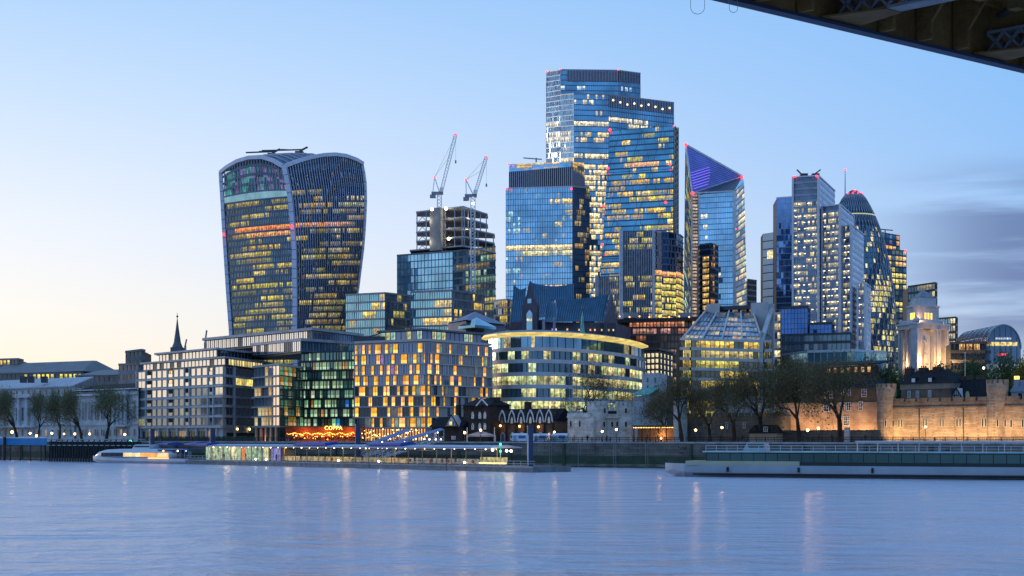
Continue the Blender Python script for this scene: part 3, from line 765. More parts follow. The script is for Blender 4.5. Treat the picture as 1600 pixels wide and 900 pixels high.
# ---- folded blade tower
def blade():
    T = Thing('folded_blade_skyscraper', 'angular glass skyscraper with a sharp slanted purple-lit peak', 'skyscraper', (X(1115, 990), 990, GZ))
    def V(px, py, d): return Vector((X(px, d), d, Zp(py, d)))
    def B(px, d): return Vector((X(px, d), d, GZ))
    A = V(1071.5, 226.5, 1012); Bp = V(1160, 276, 1030); C = V(1081.5, 302, 985); D = V(1147.5, 298.5, 984)
    band = mat('blue_mullion', (.16, .27, .42), .4, .5); dk = mat('navy_band', (.03, .06, .10), .35, .5); fr = mat('white_frame', (.5, .52, .58), .4, .3)
    P = quadP(B(1091, 987), B(1147, 984), V(1147.5, 298.5, 984), V(1091.5, 301.5, 987))
    lit = {(i, j): (.9, .92, .85) for i, j in ((1, 41), (2, 41), (3, 41), (2, 39), (3, 39), (3, 37), (9, 30), (12, 20))}
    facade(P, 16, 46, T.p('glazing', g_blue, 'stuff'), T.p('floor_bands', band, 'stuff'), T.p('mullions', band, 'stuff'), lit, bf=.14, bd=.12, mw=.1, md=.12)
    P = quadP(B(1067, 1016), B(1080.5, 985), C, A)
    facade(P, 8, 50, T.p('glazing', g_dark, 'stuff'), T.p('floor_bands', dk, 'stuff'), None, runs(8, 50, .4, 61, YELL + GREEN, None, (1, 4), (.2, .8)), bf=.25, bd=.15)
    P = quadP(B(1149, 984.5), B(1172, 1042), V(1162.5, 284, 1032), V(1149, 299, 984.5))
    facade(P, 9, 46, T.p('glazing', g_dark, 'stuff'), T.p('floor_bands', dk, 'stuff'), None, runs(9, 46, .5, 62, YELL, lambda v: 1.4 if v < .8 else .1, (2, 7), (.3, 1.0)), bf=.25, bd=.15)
    m = MB(); m.face((D, V(1162.5, 284, 1032), Bp)); T.one('upper_facet', m, g_blue)
    m = MB(); m.face((C, D, Bp)); T.one('soffit', m, mat('soffit_navy', (.02, .03, .06), .4, .3))
    n = (Bp - A).cross(C - A).normalized()
    if n.y > 0: n = -n
    m = MB(); m.face((A, C, Bp)); T.one('peak_facet', m, glass('violet_glass', (.20, .20, .55), .12, .8, 1))
    ln = MB(); gl = MB()
    for k in range(1, 26):
        t = k / 26; p, q = lerp(A, C, t), lerp(Bp, C, t)
        p2 = lerp(A, Bp, t); q2 = lerp(C, Bp, t)
        s, e = lerp(A, C, t), lerp(A, Bp, t)
        ln.bar(lerp(A, C, t) + n * .2, lerp(lerp(A, C, t), Bp, .98) + n * .2, .22, .22) if k > 25 else ln.bar(s + n * .2, e + n * .2, .25, .2)
    T.one('facet_ribs', ln, mat('violet_rib', (.20, .18, .45), .4, .5), 'stuff')
    for k in range(7):
        t = .60 + k * .055; s, e = lerp(A, C, t), lerp(A, Bp, t)
        gl.bar(lerp(s, e, .03) + n * .5, lerp(s, e, .62 - k * .05) + n * .5, .5, .4)
    T.one('light_strips', gl, glow('violet_strip', (.30, .20, 1.0), .6))
    f = T.p('edge_trim', fr)
    for p, q, w in ((A, Bp, 1.3), (A, C, 1.0), (C, Bp, .8), (D, B(1147.5, 983.5), 1.8), (D, C, .9), (Bp, B(1172, 1041), .7), (C, B(1080.5, 984), .9), (V(1092, 302, 985), B(1091.5, 985), .9)): f.bar(p, q, w, w)
    c = MB(); P = quadP(B(1080.5, 984.5), B(1091, 985.5), V(1091, 302, 985.5), V(1081, 302, 984.5))
    m2 = MB(); rnd = random.Random(8)
    for k in range(74):
        a, b = k / 74, (k + .62) / 74
        m2.face((P(.12, a, .2), P(.88, a, .2), P(.88, b, .2), P(.12, b, .2)), tint((1, .72, .50), rnd.uniform(.25, .75)))
        c.face((P(0, a, .05), P(1, a, .05), P(1, (k + 1) / 74, .05), P(0, (k + 1) / 74, .05)))
    T.one('lift_core', c, mat('core_brown', (.12, .09, .09), .6)); T.one('lift_core_lights', m2, glass('core_glow', (.2, .15, .12), .4, .2, .9), 'stuff')
    m = MB(); o = Vector((0, 5.0, 0))
    m.loft([[B(1067.5, 1017) + o, B(1081, 985) + o, B(1147.5, 985) + o, B(1171.5, 1042), B(1090, 1050)], [V(1072, 230, 1013) + o, C + o - UZ, D + o - UZ, V(1161, 282, 1033), V(1080, 240, 1050)]]); T.one('structure', m, mat('dark_core', (.02, .03, .045), .5))
    for px, py, d in ((1071.5, 226, 1010), (1159, 277, 1026), (1082, 302, 982), (1148, 358, 986)): red(T, px, py, d, 1.5)
    T.done()
blade()

# ---- small curved dark tower in front of the blade
def small_curved():
    T = Thing('curved_dark_tower', 'small dark rounded tower with an orange-lit stair, in front of the slanted tower', 'building', (X(1105, 930), 930, GZ))
    pts = [(1091.5, 945), (1094, 935), (1110, 930), (1117, 936), (1122, 950)]
    g = glass('brown_black_glass', (.05, .05, .07), .08, .7, 1.1); b = mat('navy_band', (.03, .06, .10), .35, .5)
    def st(nu, nv):
        rnd = random.Random(2); return {(i, j): tint((1, .62, .20), rnd.uniform(.5, 1.15)) for i in range(nu) for j in range(int(nv * .95)) if .22 < (i + .5) / nu < .85}
    s = dict(g=g, b=b, m=b, floor=3.8, bay=1.2, bf=.3, bd=.15, mw=.1, md=.15)
    tower(T, pts, [385, 383, 381, 383, 386], [s, dict(s, bay=.9, lit=st), dict(s, lit=(.05, 1, ORAN)), s], 20)
    T.done()
    T = Thing('slim_dark_block', 'slim dark block showing right of the slanted tower', 'building', (X(1176, 1060), 1060, GZ))
    tower(T, [(1168, 1050), (1182, 1066)], [437, 439], [dict(s)], 15); T.done()
small_curved()

# ---- pale louvred slab and the stepped tower
def stepped():
    T = Thing('pale_louvred_slab', 'pale cream slab building with horizontal louvre lines beside the stepped tower', 'building', (X(1203, 1000), 1000, GZ))
    cr = mat('cream_panel', (.84, .81, .79), .45, .15, var=.08); gp = mat('panel_joint', (.2, .2, .23), .6)
    m = T.p('joint_backing', gp); pl = [G(1192, 1003), G(1215, 1000)]; core(T, pl, [Zp(365, 1003), Zp(361.5, 1000)], 18, gp)
    fr = Fr(*pl); z0, za, zb = GZ, Zp(365.5, 1003), Zp(362, 1000)
    P = wallP(fr, z0, za, zb); n = 26
    for k in range(n):
        pm = MB(); a, b = (k + .06) / n, (k + .94) / n
        pm.loft([[P(0, a, 0), P(1, a, 0), P(1, a, .4), P(0, a, .4)], [P(0, b, 0), P(1, b, 0), P(1, b, .4), P(0, b, .4)]]); T.one('panel', pm, cr)
    lp = MB()
    for i in range(5): lp.face((P(.3 + .1 * i, .875, .42), P(.39 + .1 * i, .875, .42), P(.39 + .1 * i, .915, .42), P(.3 + .1 * i, .915, .42)), (.9, .75, .4))
    T.one('window', lp, g_dark)
    T.done()
    T = Thing('stepped_tower', 'blue and white stepped office tower with rows of bright ceiling lights', 'skyscraper', (X(1280, 860), 860, GZ))
    wf = mat('white_tower_frame', (.55, .58, .66), .45, .2, var=.08); side = mat('brushed_side_cladding', (.38, .46, .60), .4, .5, var=.12)
    bl = mat('steel_blue_band', (.055, .085, .14), .35, .5)
    gw = glass('cobalt_glass', (.10, .22, .48), .06, .8, 1); go = glass('office_glass', (.17, .21, .28), .12, .55, 1.25, .9, .15, 1.5)
    tower(T, [(1213.5, 880), (1238, 872)], [310, 308.5], [dict(g=gw, b=mat('blue_mullion', (.16, .27, .42), .4, .5), m=None, floor=3.6, bay=1.5, bf=.1, bd=.1)], 24, capm=wf)
    def bl_(px0, px1, px2, d0, d1, d2, ys, litt, top_dark):
        fr = Fr(G(px0, d0), G(px1, d1)); fs = Fr(G(px1, d1), G(px2, d2)); za = Zp(ys[0], d0); zs = [Zp(y, d) for y, d in zip(ys, (d0, d1, d2))]
        core(T, [G(px0, d0), G(px1, d1), G(px2, d2)], zs, 8, mat('dark_core', (.02, .03, .045), .5))
        nv = max(4, round((zs[1] - GZ) / 3.55)); nu = max(4, round(fr.L / 1.25)); rnd = random.Random(int(px0)); t = {}
        for j in range(nv):
            y = 685 - (lerp(GZ, zs[1], (j + .7) / nv) - CZ) * F / d1
            for i in range(nu):
                if y < top_dark or y > 532: continue
                q = rnd.random()
                if q < litt: k = rnd.uniform(.25, .8); t[i, j] = tuple(w * k for w in rnd.choice(PALE))
        facade(wallP(fr, GZ, zs[0], zs[1]), nu, nv, T.p('glazing', go, 'stuff'), T.p('floor_bands', mat('slate_band', (.27, .32, .42), .5, .2), 'stuff'), T.p('mullions', bl, 'stuff'), t, bf=.34, bd=.35, mw=.08, md=.15)
        sp = T.p('ceiling_lights', glow('ceiling_white', (1, .88, .6), 2.6), 'stuff')
        for j in range(nv):
            z = lerp(GZ, zs[1], (j + .88) / nv); y = 685 - (z - CZ) * F / d1
            if y < top_dark or y > 530: continue
            for i in range(max(2, int(fr.L / 2.6))):
                if rnd.random() < .55:
                    u = (i + rnd.uniform(.3, .7)) * 2.6
                    if u < fr.L - .4: sp.fbox(fr, u - .45, u + .45, z - .35, z, .05, .2)
        tower(T, [(px1 + .2, d1 + .3), (px2, d2)], [ys[1], ys[2]], [dict(g=glass('pale_side_glass', (.34, .44, .60), .2, .7, 1), b=side, m=None, floor=3.55, bay=3, bf=.45, bd=.12)], 4, capm=wf)
        f = T.p('white_frame', wf)
        for fr_, u, zt in ((fr, 0, zs[0]), (fr, fr.L, zs[1])): f.fbox(fr_, u - .55, u + .55, GZ, zt + .6, -.4, .9)
        f.obox(fr.pt(-.5, zs[0], -.4), fr.pt(fr.L + .5, zs[1], -.4) - fr.pt(-.5, zs[0], -.4), fr.N * 1.2, UZ * .7)
        return fr
    bl_(1239.5, 1279, 1304.5, 858, 850, 905, (278, 275.5, 299), .62, 309)
    bl_(1285, 1312.8, 1335, 853, 846, 890, (324, 320.5, 339.5), .66, 330)
    bl_(1317, 1330.5, 1349.5, 850, 846, 885, (355.5, 352, 367.5), .66, 352)
    bl_(1341, 1352.5, 1360.5, 845, 842, 870, (444, 443, 450), .55, 446)
    for px in (1256, 1274):
        m = MB(); x = X(px, 866); z = Zp(276, 866); m.box(x - 2, x + 2, 864, 868, z, z + 1.6); m.bar((x - 1, 866, z + 1), (x - 4 if px < 1260 else x + 3, 866, z + 4), .7); T.one('cleaning_crane', m, dark_metal)
    red(T, 1241, 276, 856, .9); red(T, 1276, 275, 848, .9)
    x = X(1298, 880)
    T.done()
stepped()

# ---- bullet-shaped tower with spiral diagrid
def bullet():
    d = 1000; cx, cy = X(1334, d), d
    prof = [(720, 52), (690, 54), (640, 58), (590, 61.5), (540, 63.8), (491, 63.6), (456, 60.3), (415, 54.2), (377, 46), (343, 34.5), (320, 23.5), (308, 16.5), (300.5, 9.5), (297, 3)]
    def rad(y):
        for a, b in zip(prof[:-1], prof[1:]):
            if b[0] <= y <= a[0]: return lerp(a[1], b[1], (a[0] - y) / (a[0] - b[0]))
        return prof[-1][1]
    T = Thing('bullet_shaped_skyscraper', 'rounded bullet-shaped glass skyscraper with spiralling dark bands', 'skyscraper', (cx, cy, GZ))
    def P(u, v, n, tw=0.0):
        y = lerp(687, 297.5, v); r = rad(y) / F * d + n; a = math.pi * (1 + u)
        return Vector((cx + r * math.cos(a), cy + r * math.sin(a), Zp(y, d)))
    nu, nv = 60, 46
    rnd = random.Random(3); dark, clear = T.p('dark_spiral_glazing', glass('spiral_dark_glass', (.035, .05, .08), .07, .8, 1.0), 'stuff'), T.p('clear_glazing', glass('gherkin_green_glass', (.10, .20, .26), .08, .75, 1.2), 'stuff')
    rowlit = {j: rnd.choice((.3, .6, .85, .95)) for j in range(nv)}
    for j in range(nv):
        for i in range(nu):
            ph = (i * .2 - j * .36) % 4.0
            isd = ph < 1.15 or j > 38
            mb = dark if isd else clear; c = (0, 0, 0)
            if not isd and rnd.random() < rowlit[j] * (.9 if j < 30 else .25): k = rnd.uniform(.3, 1.0); c = tuple(q * k for q in rnd.choice(YELL + PALE))
            elif isd and j < 30 and rnd.random() < .04: c = (.35, .4, .15)
            s0, s1 = (j % 2) * .5, ((j + 1) % 2) * .5
            a, b = j / nv, (j + .78) / nv
            mb.face((P(i / nu, a, 0), P((i + 1) / nu, a, 0), P((i + 1) / nu, b, 0), P(i / nu, b, 0)), c)
        k0, k1 = (j + .78) / nv, (j + 1) / nv
        bnd = T.p('floor_bands', mat('navy_band', (.03, .06, .10), .35, .5), 'stuff')
        for i in range(nu // 2):
            u0, u1 = i * 2 / nu, (i + 1) * 2 / nu; bnd.face((P(u0, k0, .05), P(u1, k0, .05), P(u1, k1, .05), P(u0, k1, .05)))
    dg = T.p('diagrid', mat('diagrid_steel', (.26, .30, .36), .4, .5), 'stuff')
    for i in range(-26, 34):
        for sgn in (1, -1):
            pts = []
            for k in range(31):
                v = k / 30; u = (i * 2.6 + sgn * v * 26) / nu
                if 0 <= u <= 1: pts.append(P(u, min(.985, v), .25))
                else:
                    for a, b in zip(pts[:-1], pts[1:]): dg.bar(a, b, .35, .3)
                    pts = []
            for a, b in zip(pts[:-1], pts[1:]): dg.bar(a, b, .35, .3)
    rg = T.p('crown_ring', glow('crown_ring_light', (.8, .8, .35), .5))
    for i in range(30): rg.bar(P(i / 30, .895, .2), P((i + 1) / 30, .895, .2), .4, .7)
    m = MB(); m.lathe(cx, cy, [(rad(y) / F * d - .5, Zp(y, d)) for y in (687, 640, 590, 540, 491, 456, 415, 377, 343, 320, 308, 301)], 24); T.one('structure', m, mat('dark_core', (.02, .03, .045), .5))
    for u, v in ((.2, .985), (.4, .985), (.6, .985), (.8, .985), (.5, .995)):
        b = MB(); b.ball(P(u, v, .3), .7, 6, 4); T.one('warning_light', b, glow('aviation_red', (1, .03, .04), 5))
    T.done()
    M = Thing('antenna_mast', 'thin antenna mast rising left of the bullet-shaped tower', 'mast', (X(1320.5, 1080), 1080, GZ))
    m = MB(); m.tube((X(1320.5, 1080), 1080, GZ), (X(1320.5, 1080), 1080, Zp(330, 1080)), 1.5, .6); M.one('column', m, grey_metal); m = MB(); m.tube((X(1320.5, 1080), 1080, Zp(330, 1080)), (X(1320.5, 1080), 1080, Zp(266, 1080)), .5, .2); M.one('spike', m, grey_metal)
    m = MB(); m.ball((X(1320.5, 1080), 1080, Zp(265, 1080)), .7, 6, 4); M.one('warning_light', m, glow('aviation_red', (1, .03, .04), 5)); M.done()
bullet()

T = Thing('glass_tower', 'blue glass tower with yellow windows rising behind the bullet-shaped tower', 'skyscraper', (X(1400, 1150), 1150, GZ))
def lf(nu, nv):
    t = {}; rnd = random.Random(4)
    for j in range(nv):
        y = 685 - (lerp(GZ, Zp(389, 1150), (j + .5) / nv) - CZ) * F / 1150
        pr, c = (.85, (1, .62, .22)) if 395 < y < 412 else (.8, (1, .82, .25)) if 420 < y < 448 or 468 < y < 480 else (.25, (.9, .85, .4))
        for i in range(nu):
            if rnd.random() < pr: t[i, j] = tint(c, rnd.uniform(.6, 1.1))
    return t
s = dict(g=g_navy, b=mat('deep_blue_band', (.06, .11, .20), .35, .5), m=mat('deep_blue_band', (.06, .11, .20)), bay=3.0, floor=4.4, bf=.3, bd=.2, mw=.2, md=.3)
tower(T, [(1376, 1160), (1416.5, 1150)], [389, 393], [dict(s, lit=lf)], 25)
tower(T, [(1378, 1172), (1406, 1165)], [364, 369], [dict(s, lit=(.2, 3, ORAN))], 14)
m = MB(); x = X(1383, 1165); m.bar((x, 1165, Zp(365, 1165)), (x, 1165, Zp(360, 1165)), .8); m.bar((x - 4, 1165, Zp(358, 1165)), (x + 6, 1165, Zp(360, 1165)), .7); T.one('cleaning_crane', m, dark_metal)
red(T, 1415, 392, 1146, 1.2); T.done()
T = Thing('dark_office_block', 'dark office block standing behind the floodlit stone tower', 'building', (X(1442, 720), 720, GZ))
tower(T, [(1419, 730), (1461, 720), (1464, 735)], [449, 443, 444], dict(g=g_dark, b=dark_metal, m=dark_metal, bay=1.6, floor=3.6, bf=.3, bd=.2, mw=.1, md=.2, lit=(.1, 6, PALE)), 20)
T.done()
T = Thing('dark_office_block', 'low dark glass block with slatted top just right of the floodlit stone tower', 'building', (X(1482, 680), 680, GZ))
tower(T, [(1465, 690), (1493, 680), (1496, 700)], [499, 497, 499], dict(g=g_navy, b=dark_metal, m=dark_metal, bay=1.6, floor=3.4, bf=.35, bd=.3, mw=.1, md=.2, lit=(.06, 6, PALE)), 16)
T.done()
# ================================================================ middle distance
brick_dark = stone_mat('dark_brick', (.045, .032, .028), (.075, .05, .042), (.05, .045, .04), .5, .16, .25, .5)
slate = mat('slate_roof', (.014, .015, .019), .75, var=.4, scale=1.2, bump=.3, bscale=3, spec=.12)
white_trim = mat('white_trim', (.62, .63, .66), .6, var=.1)
red_brick = stone_mat('red_brick', (.22, .10, .07), (.30, .15, .10), (.25, .2, .17), .5, .16, .25, .5)

# ---- twin-gabled building with swooping metal roofs
def gothic():
    T = Thing('gabled_metal_roofed_building', 'dark building with steep swooping blue metal roofs and pointed gables', 'building', (X(875, 630), 630, GZ))
    rm = mat('seamed_blue_roof', (.04, .095, .15), .38, .55, var=.25, scale=.15); st = mat('dark_granite', (.085, .075, .10), .7, var=.3)
    seam = mat('roof_seam', (.10, .22, .32), .4, .5)
    def V(px, py, d): return Vector((X(px, d), d, Zp(py, d)))
    def swoop(name, rA, rB, eA, eB, k=.9, n=8, nu=22):
        """roof face from ridge rA-rB to eaves eA-eB, hollowed like a tent"""
        m = MB(); sm = MB()
        nn = (rB - rA).cross(eA - rA).normalized()
        if nn.y > 0: nn = -nn
        def P(u, v): return lerp(lerp(rA, rB, u), lerp(eA, eB, u), v) - nn * (k * 2.6 * math.sin(math.pi * v) ) - UZ * (1.4 * math.sin(math.pi * u) * (1 - v))
        for i in range(nu):
            for j in range(n):
                m.face((P(i / nu, (j + 1) / n), P((i + 1) / nu, (j + 1) / n), P((i + 1) / nu, j / n), P(i / nu, j / n)))
        m.smooth = True
        o = T.one(name, m, rm)
        for i in range(0, nu + 1):
            for j in range(n): sm.bar(P(i / nu, j / n) + nn * .1, P(i / nu, (j + 1) / n) + nn * .1, .22, .22)
        sm.build('seams', seam, o, 'stuff')
    swoop('roof', V(803.5, 445, 640), V(822, 449, 640), V(797.5, 505, 632), V(817, 505, 632), .6, nu=6)
    swoop('roof', V(828.5, 441, 640), V(896, 443, 650), V(836, 497, 622), V(902, 492, 632), .8, nu=20)
    swoop('roof', V(857, 465, 612), V(951.5, 458.5, 622), V(851, 503, 602), V(943, 502, 612), .7, nu=26)
    swoop('roof', V(857, 465, 612), V(868, 468, 606), V(851, 503, 602), V(868, 503, 598), .3, nu=4)
    wl = T.p('wall', st)
    wl.poly([tuple(G(*p)[:2]) for p in ((797, 632), (850, 618), (862, 640), (806, 650))], GZ, Zp(503, 630))
    wl2 = MB(); wl2.poly([tuple(G(*p)[:2]) for p in ((849, 606), (962, 612), (986, 640), (860, 650))], GZ, Zp(503, 606)); T.one('wall', wl2, st)
    # pointed gable with tall window
    g = MB(); fr = Fr(G(815.5, 622), G(839.5, 617)); zt = Zp(439, 620); ze = Zp(478, 620)
    for n0 in (0,):
        ring = [fr.pt(0, GZ), fr.pt(fr.L, GZ), fr.pt(fr.L, ze), fr.pt(fr.L * .74, lerp(ze, zt, .36)), fr.pt(fr.L * .5, zt), fr.pt(fr.L * .26, lerp(ze, zt, .36)), fr.pt(0, ze)]
        g.loft([[p - fr.N * 1.2 for p in ring], ring])
    gb = T.one('gable', g, st)
    w = MB(); u = fr.L * .5
    ring = [fr.pt(u - 1.5, Zp(517, 620), .1), fr.pt(u + 1.5, Zp(517, 620), .1), fr.pt(u + 1.5, Zp(490, 620), .1), fr.pt(u, Zp(484, 620), .1), fr.pt(u - 1.5, Zp(490, 620), .1)]
    w.face(ring); wo = w.build('arched_window', g_navy, gb)
    w = MB(); [w.fbox(fr, u + a - .35, u + a + .35, Zp(502, 620), Zp(498, 620), .12, .2, (1, .8, .35)) for a in (-.9, 0, .9)]; w.build('lit_pane', glass('warm_pane', (.1, .1, .1), .3, .2, 1.0), gb)
    w = MB(); w.lathe(*fr.pt(u, 0, .1)[:2], [(1.0, Zp(470, 620) - .1), (1.0, Zp(470, 620))], 8); 
    w = MB(); w.fbox(fr, u - 1, u + 1, Zp(474, 620), Zp(467, 620), .02, .12); w.build('round_window', g_navy, gb)
    g = MB(); fr = Fr(G(947, 608), G(966, 634)); zt = Zp(458, 615); ze = Zp(503, 615)
    ring = [fr.pt(0, GZ), fr.pt(fr.L, GZ), fr.pt(fr.L, ze), fr.pt(fr.L * .5, zt), fr.pt(0, ze)]
    g.loft([[p - fr.N * 1.0 for p in ring], ring]); T.one('gable', g, st)
    for px, y0, y1 in ((849.5, 510, 501), (866, 508, 496), (909.5, 504, 494)):
        x = X(px, 597); ch = MB(); ch.box(x - .5, x + .5, 596, 599, Zp(y0 + 14, 597), Zp(y1, 597)); T.one('chimney_slab', ch, mat('pale_slab', (.3, .28, .34), .7))
    lw = MB(); rnd = random.Random(6); f2 = Fr(G(849, 605.5), G(962, 611.5))
    for i in range(30):
        if rnd.random() < .3: lw.fbox(f2, 1 + i * .95, 1.6 + i * .95, Zp(516, 606), Zp(513, 606), .05, .15, rnd.choice([(1, .75, .3), (1, .5, .15), (.9, .85, .5)]))
    T.one('windows', lw, MATS['warm_pane'], 'stuff')
    w = MB(); w.fbox(f2, f2.u_at(862), f2.u_at(867), Zp(518, 606), Zp(513.5, 606), .1, .25); T.one('blue_sign', w, glow('violet_sign', (.25, .15, 1), 1.5))
    T.done()
    S = Thing('copper_spire', 'slender green copper church spire rising above the glowing curved roof', 'spire', (X(910, 545), 545, GZ))
    x = X(910, 545); m = MB(); m.lathe(x, 545, [(2.2, GZ), (2.2, Zp(545, 545)), (1.9, Zp(535, 545))], 8); S.one('tower', m, mat('spire_stone', (.3, .28, .25), .8))
    m = MB(); m.lathe(x, 545, [(1.5, Zp(534, 545)), (.75, Zp(515, 545)), (.12, Zp(487, 545))], 8); S.one('spire', m, mat('verdigris', (.12, .42, .36), .55, var=.3))
    m = MB(); m.tube((x, 545, Zp(488, 545)), (x, 545, Zp(476, 545)), .1); m.ball((x, 545, Zp(484, 545)), .35, 6, 4); S.one('finial', m, dark_metal); S.done()
gothic()

# ---- amber-lit block behind the curved office
T = Thing('amber_lit_office', 'dark-roofed office with glowing orange and pink floors beside the sloping glass building', 'building', (X(1030, 640), 640, GZ))
amb = [(1, .42, .14), (1, .36, .18), (1, .62, .30), (1, .5, .42)]
tower(T, [(962, 652), (1092, 640)], [503, 502], [dict(g=glass('amber_glass', (.16, .10, .08), .2, .4, .85), b=mat('brown_band', (.12, .09, .08), .7), m=mat('brown_band', (.1, .1, .1)), bay=1.5, floor=3.0, bf=.28, bd=.2, mw=.2, md=.25, lit=(.62, 71, amb, dict(br=(.25, .95))))], 30, capm=dark_metal)
m = MB(); m.poly([tuple(G(*p)[:2]) for p in ((958, 648), (1096, 634), (1100, 668), (966, 680))], Zp(502, 640), Zp(496.5, 640)); T.one('roof', m, mat('black_roof', (.012, .016, .02), .5))
m = MB()
for px in (985, 1070):
    x = X(px, 650); m = MB(); m.box(x - 3, x + 3, 648, 654, Zp(497, 650), Zp(489, 650)); T.one('plant_room', m, grey_metal)
lp = T.p('roof_lamps', glow('amber_lamp', (1, .45, .1), 3), 'stuff')
for k in range(8): lp.ball((X(968 + k * 15.5, 634), 633.4, Zp(494.5 + (k * 3 % 2), 634)), .35, 6, 4)
T.done()

# ---- sloping glass building with concrete portals
def atrium():
    T = Thing('sloping_glass_building', 'stepped office with a big sloping glass front and pale concrete portal frames', 'building', (X(1130, 510), 510, GZ))
    con = mat('pale_portal_concrete', (.42, .42, .44), .75, var=.15); fr_m = mat('grey_glazing_bar', (.24, .27, .32), .5, .3)
    def V(px, py, d): return Vector((X(px, d), d, Zp(py, d)))
    A, B, C, D = V(1066, 531, 500), V(1191, 535, 492), V(1174, 483, 522), V(1108, 482, 530)
    lit = runs(16, 7, .5, 81, PALE + [(1, .65, .35)], None, (2, 6), (.1, .5))
    P = quadP(A, B, C, D)
    facade(P, 16, 7, T.p('sloping_glazing', glass('atrium_glass', (.34, .36, .40), .12, .55, 1.0, .4), 'stuff'), T.p('glazing_bars', fr_m, 'stuff', 'b'), T.p('glazing_bars', fr_m, 'stuff', 'b'), lit, bf=.09, bd=.25, mw=.10, md=.25)
    for k in range(0, 17, 4):
        T.p('sloping_beam', mat('pale_beam', (.5, .5, .52), .6)).bar(P(k / 16, 0, .5), P(k / 16, 1, .5), .5, .6)
    s = dict(g=glass('yellow_office_glass', (.18, .18, .14), .15, .4, 1.15), b=mat('white_band', (.45, .45, .45), .6), m=dark_metal, bay=1.5, bf=.30, bd=.5, mw=.12, md=.15, lit=(1.1, 82, YELL, dict(br=(.5, 1.1))))
    tower(T, [(1064, 501), (1080, 494), (1192, 490), (1204, 508)], [531, 531.5, 535, 534], [dict(s, nv=10), dict(s, nv=10), dict(s, nv=10)], 30)
    p = MB(); p.poly([tuple(G(*q)[:2]) for q in ((1103.5, 526), (1124, 522), (1128, 534), (1108, 538))], Zp(540, 526), Zp(474.5, 524)); T.one('portal_tower', p, con)
    p = MB(); p.poly([tuple(G(*q)[:2]) for q in ((1173, 516), (1200, 512), (1206, 536), (1180, 542))], Zp(532, 516), Zp(472.5, 514)); T.one('portal_tower', p, con)
    fr = Fr(G(1191, 490), G(1209, 520)); p = MB()
    p.fbox(fr, -.3, 1.0, GZ, Zp(530, 490), -1, .3); p.fbox(fr, fr.L - 3, fr.L, GZ, Zp(474, 515), -1, .3)
    p.loft([[fr.pt(0, Zp(537, 490), -1), fr.pt(0, Zp(537, 490), .3), fr.pt(0, Zp(532, 490), .3), fr.pt(0, Zp(532, 490), -1)], [fr.pt(fr.L, Zp(478, 515), -1), fr.pt(fr.L, Zp(478, 515), .3), fr.pt(fr.L, Zp(473, 515), .3), fr.pt(fr.L, Zp(473, 515), -1)]])
    T.one('portal_frame', p, con)
    w = MB(); w.fbox(fr, 1.2, fr.L - 3.2, GZ, Zp(520, 500), -.9, -.5); T.one('side_glazing', w, g_dark)
    m = MB(); m.poly([tuple(G(*q)[:2]) for q in ((1124, 524), (1173, 518), (1180, 540), (1130, 545))], Zp(484, 522), Zp(478, 522)); T.one('plant_room', m, dark_metal)
    tower(T, [(1206, 545), (1219, 540)], [492, 491], [dict(g=g_dark, b=mat('white_band', (.45, .45, .45)), m=None, bay=2, floor=3.2, bf=.3, bd=.3, lit=(.5, 6, PALE))], 20)
    T.done()
atrium()

# ---- blue boxes and podium at the foot of the stepped tower
T = Thing('blue_glass_pavilion', 'cobalt glass boxes on a dark podium at the foot of the stepped tower', 'building', (X(1270, 600), 600, GZ))
cob = glass('cobalt_box_glass', (.07, .17, .42), .06, .8, 1)
sb = dict(g=cob, b=mat('cobalt_bar', (.04, .10, .25), .4, .4), m=mat('cobalt_bar', (.1, .1, .1)), bay=1.4, floor=2.0, bf=.08, bd=.1, mw=.08, md=.1)
tower(T, [(1220.5, 612), (1262, 605), (1266, 615)], [483, 481.5, 483], sb, 14, capm=dark_metal, caph=1.2)
tower(T, [(1265, 604), (1299.5, 600), (1304, 612)], [507.5, 506.5, 508], sb, 14, capm=dark_metal, caph=1.0)
tower(T, [(1214, 596), (1329, 588), (1336, 605)], [525, 522, 524], dict(g=g_dark, b=dark_metal, m=mat('grey_blue_post', (.12, .15, .2), .5), bay=1.8, floor=3.3, bf=.3, bd=.3, mw=.15, md=.25, lit=lambda nu, nv: {(i, nv - 4): (.85, .9, .35) for i in range(2, nu - 4)} if nu > 15 else {}), 16, capm=dark_metal)
T.done()
T = Thing('low_glass_hall', 'low turquoise glass hall with white roof edge behind the castle trees', 'building', (X(1310, 540), 540, GZ))
tower(T, [(1222, 560), (1262, 548), (1335, 540), (1384, 548)], [556, 551, 549, 552], dict(g=glass('turquoise_glass', (.10, .34, .44), .12, .6, .7), b=mat('pale_blue_band', (.2, .34, .5)), m=white_trim, bay=2.4, floor=4, bf=.12, bd=.2, mw=.06, md=.15, lit=(.3, 8, COOL, dict(br=(.1, .4)))), 20, capm=white_trim, caph=.9)
T.done()

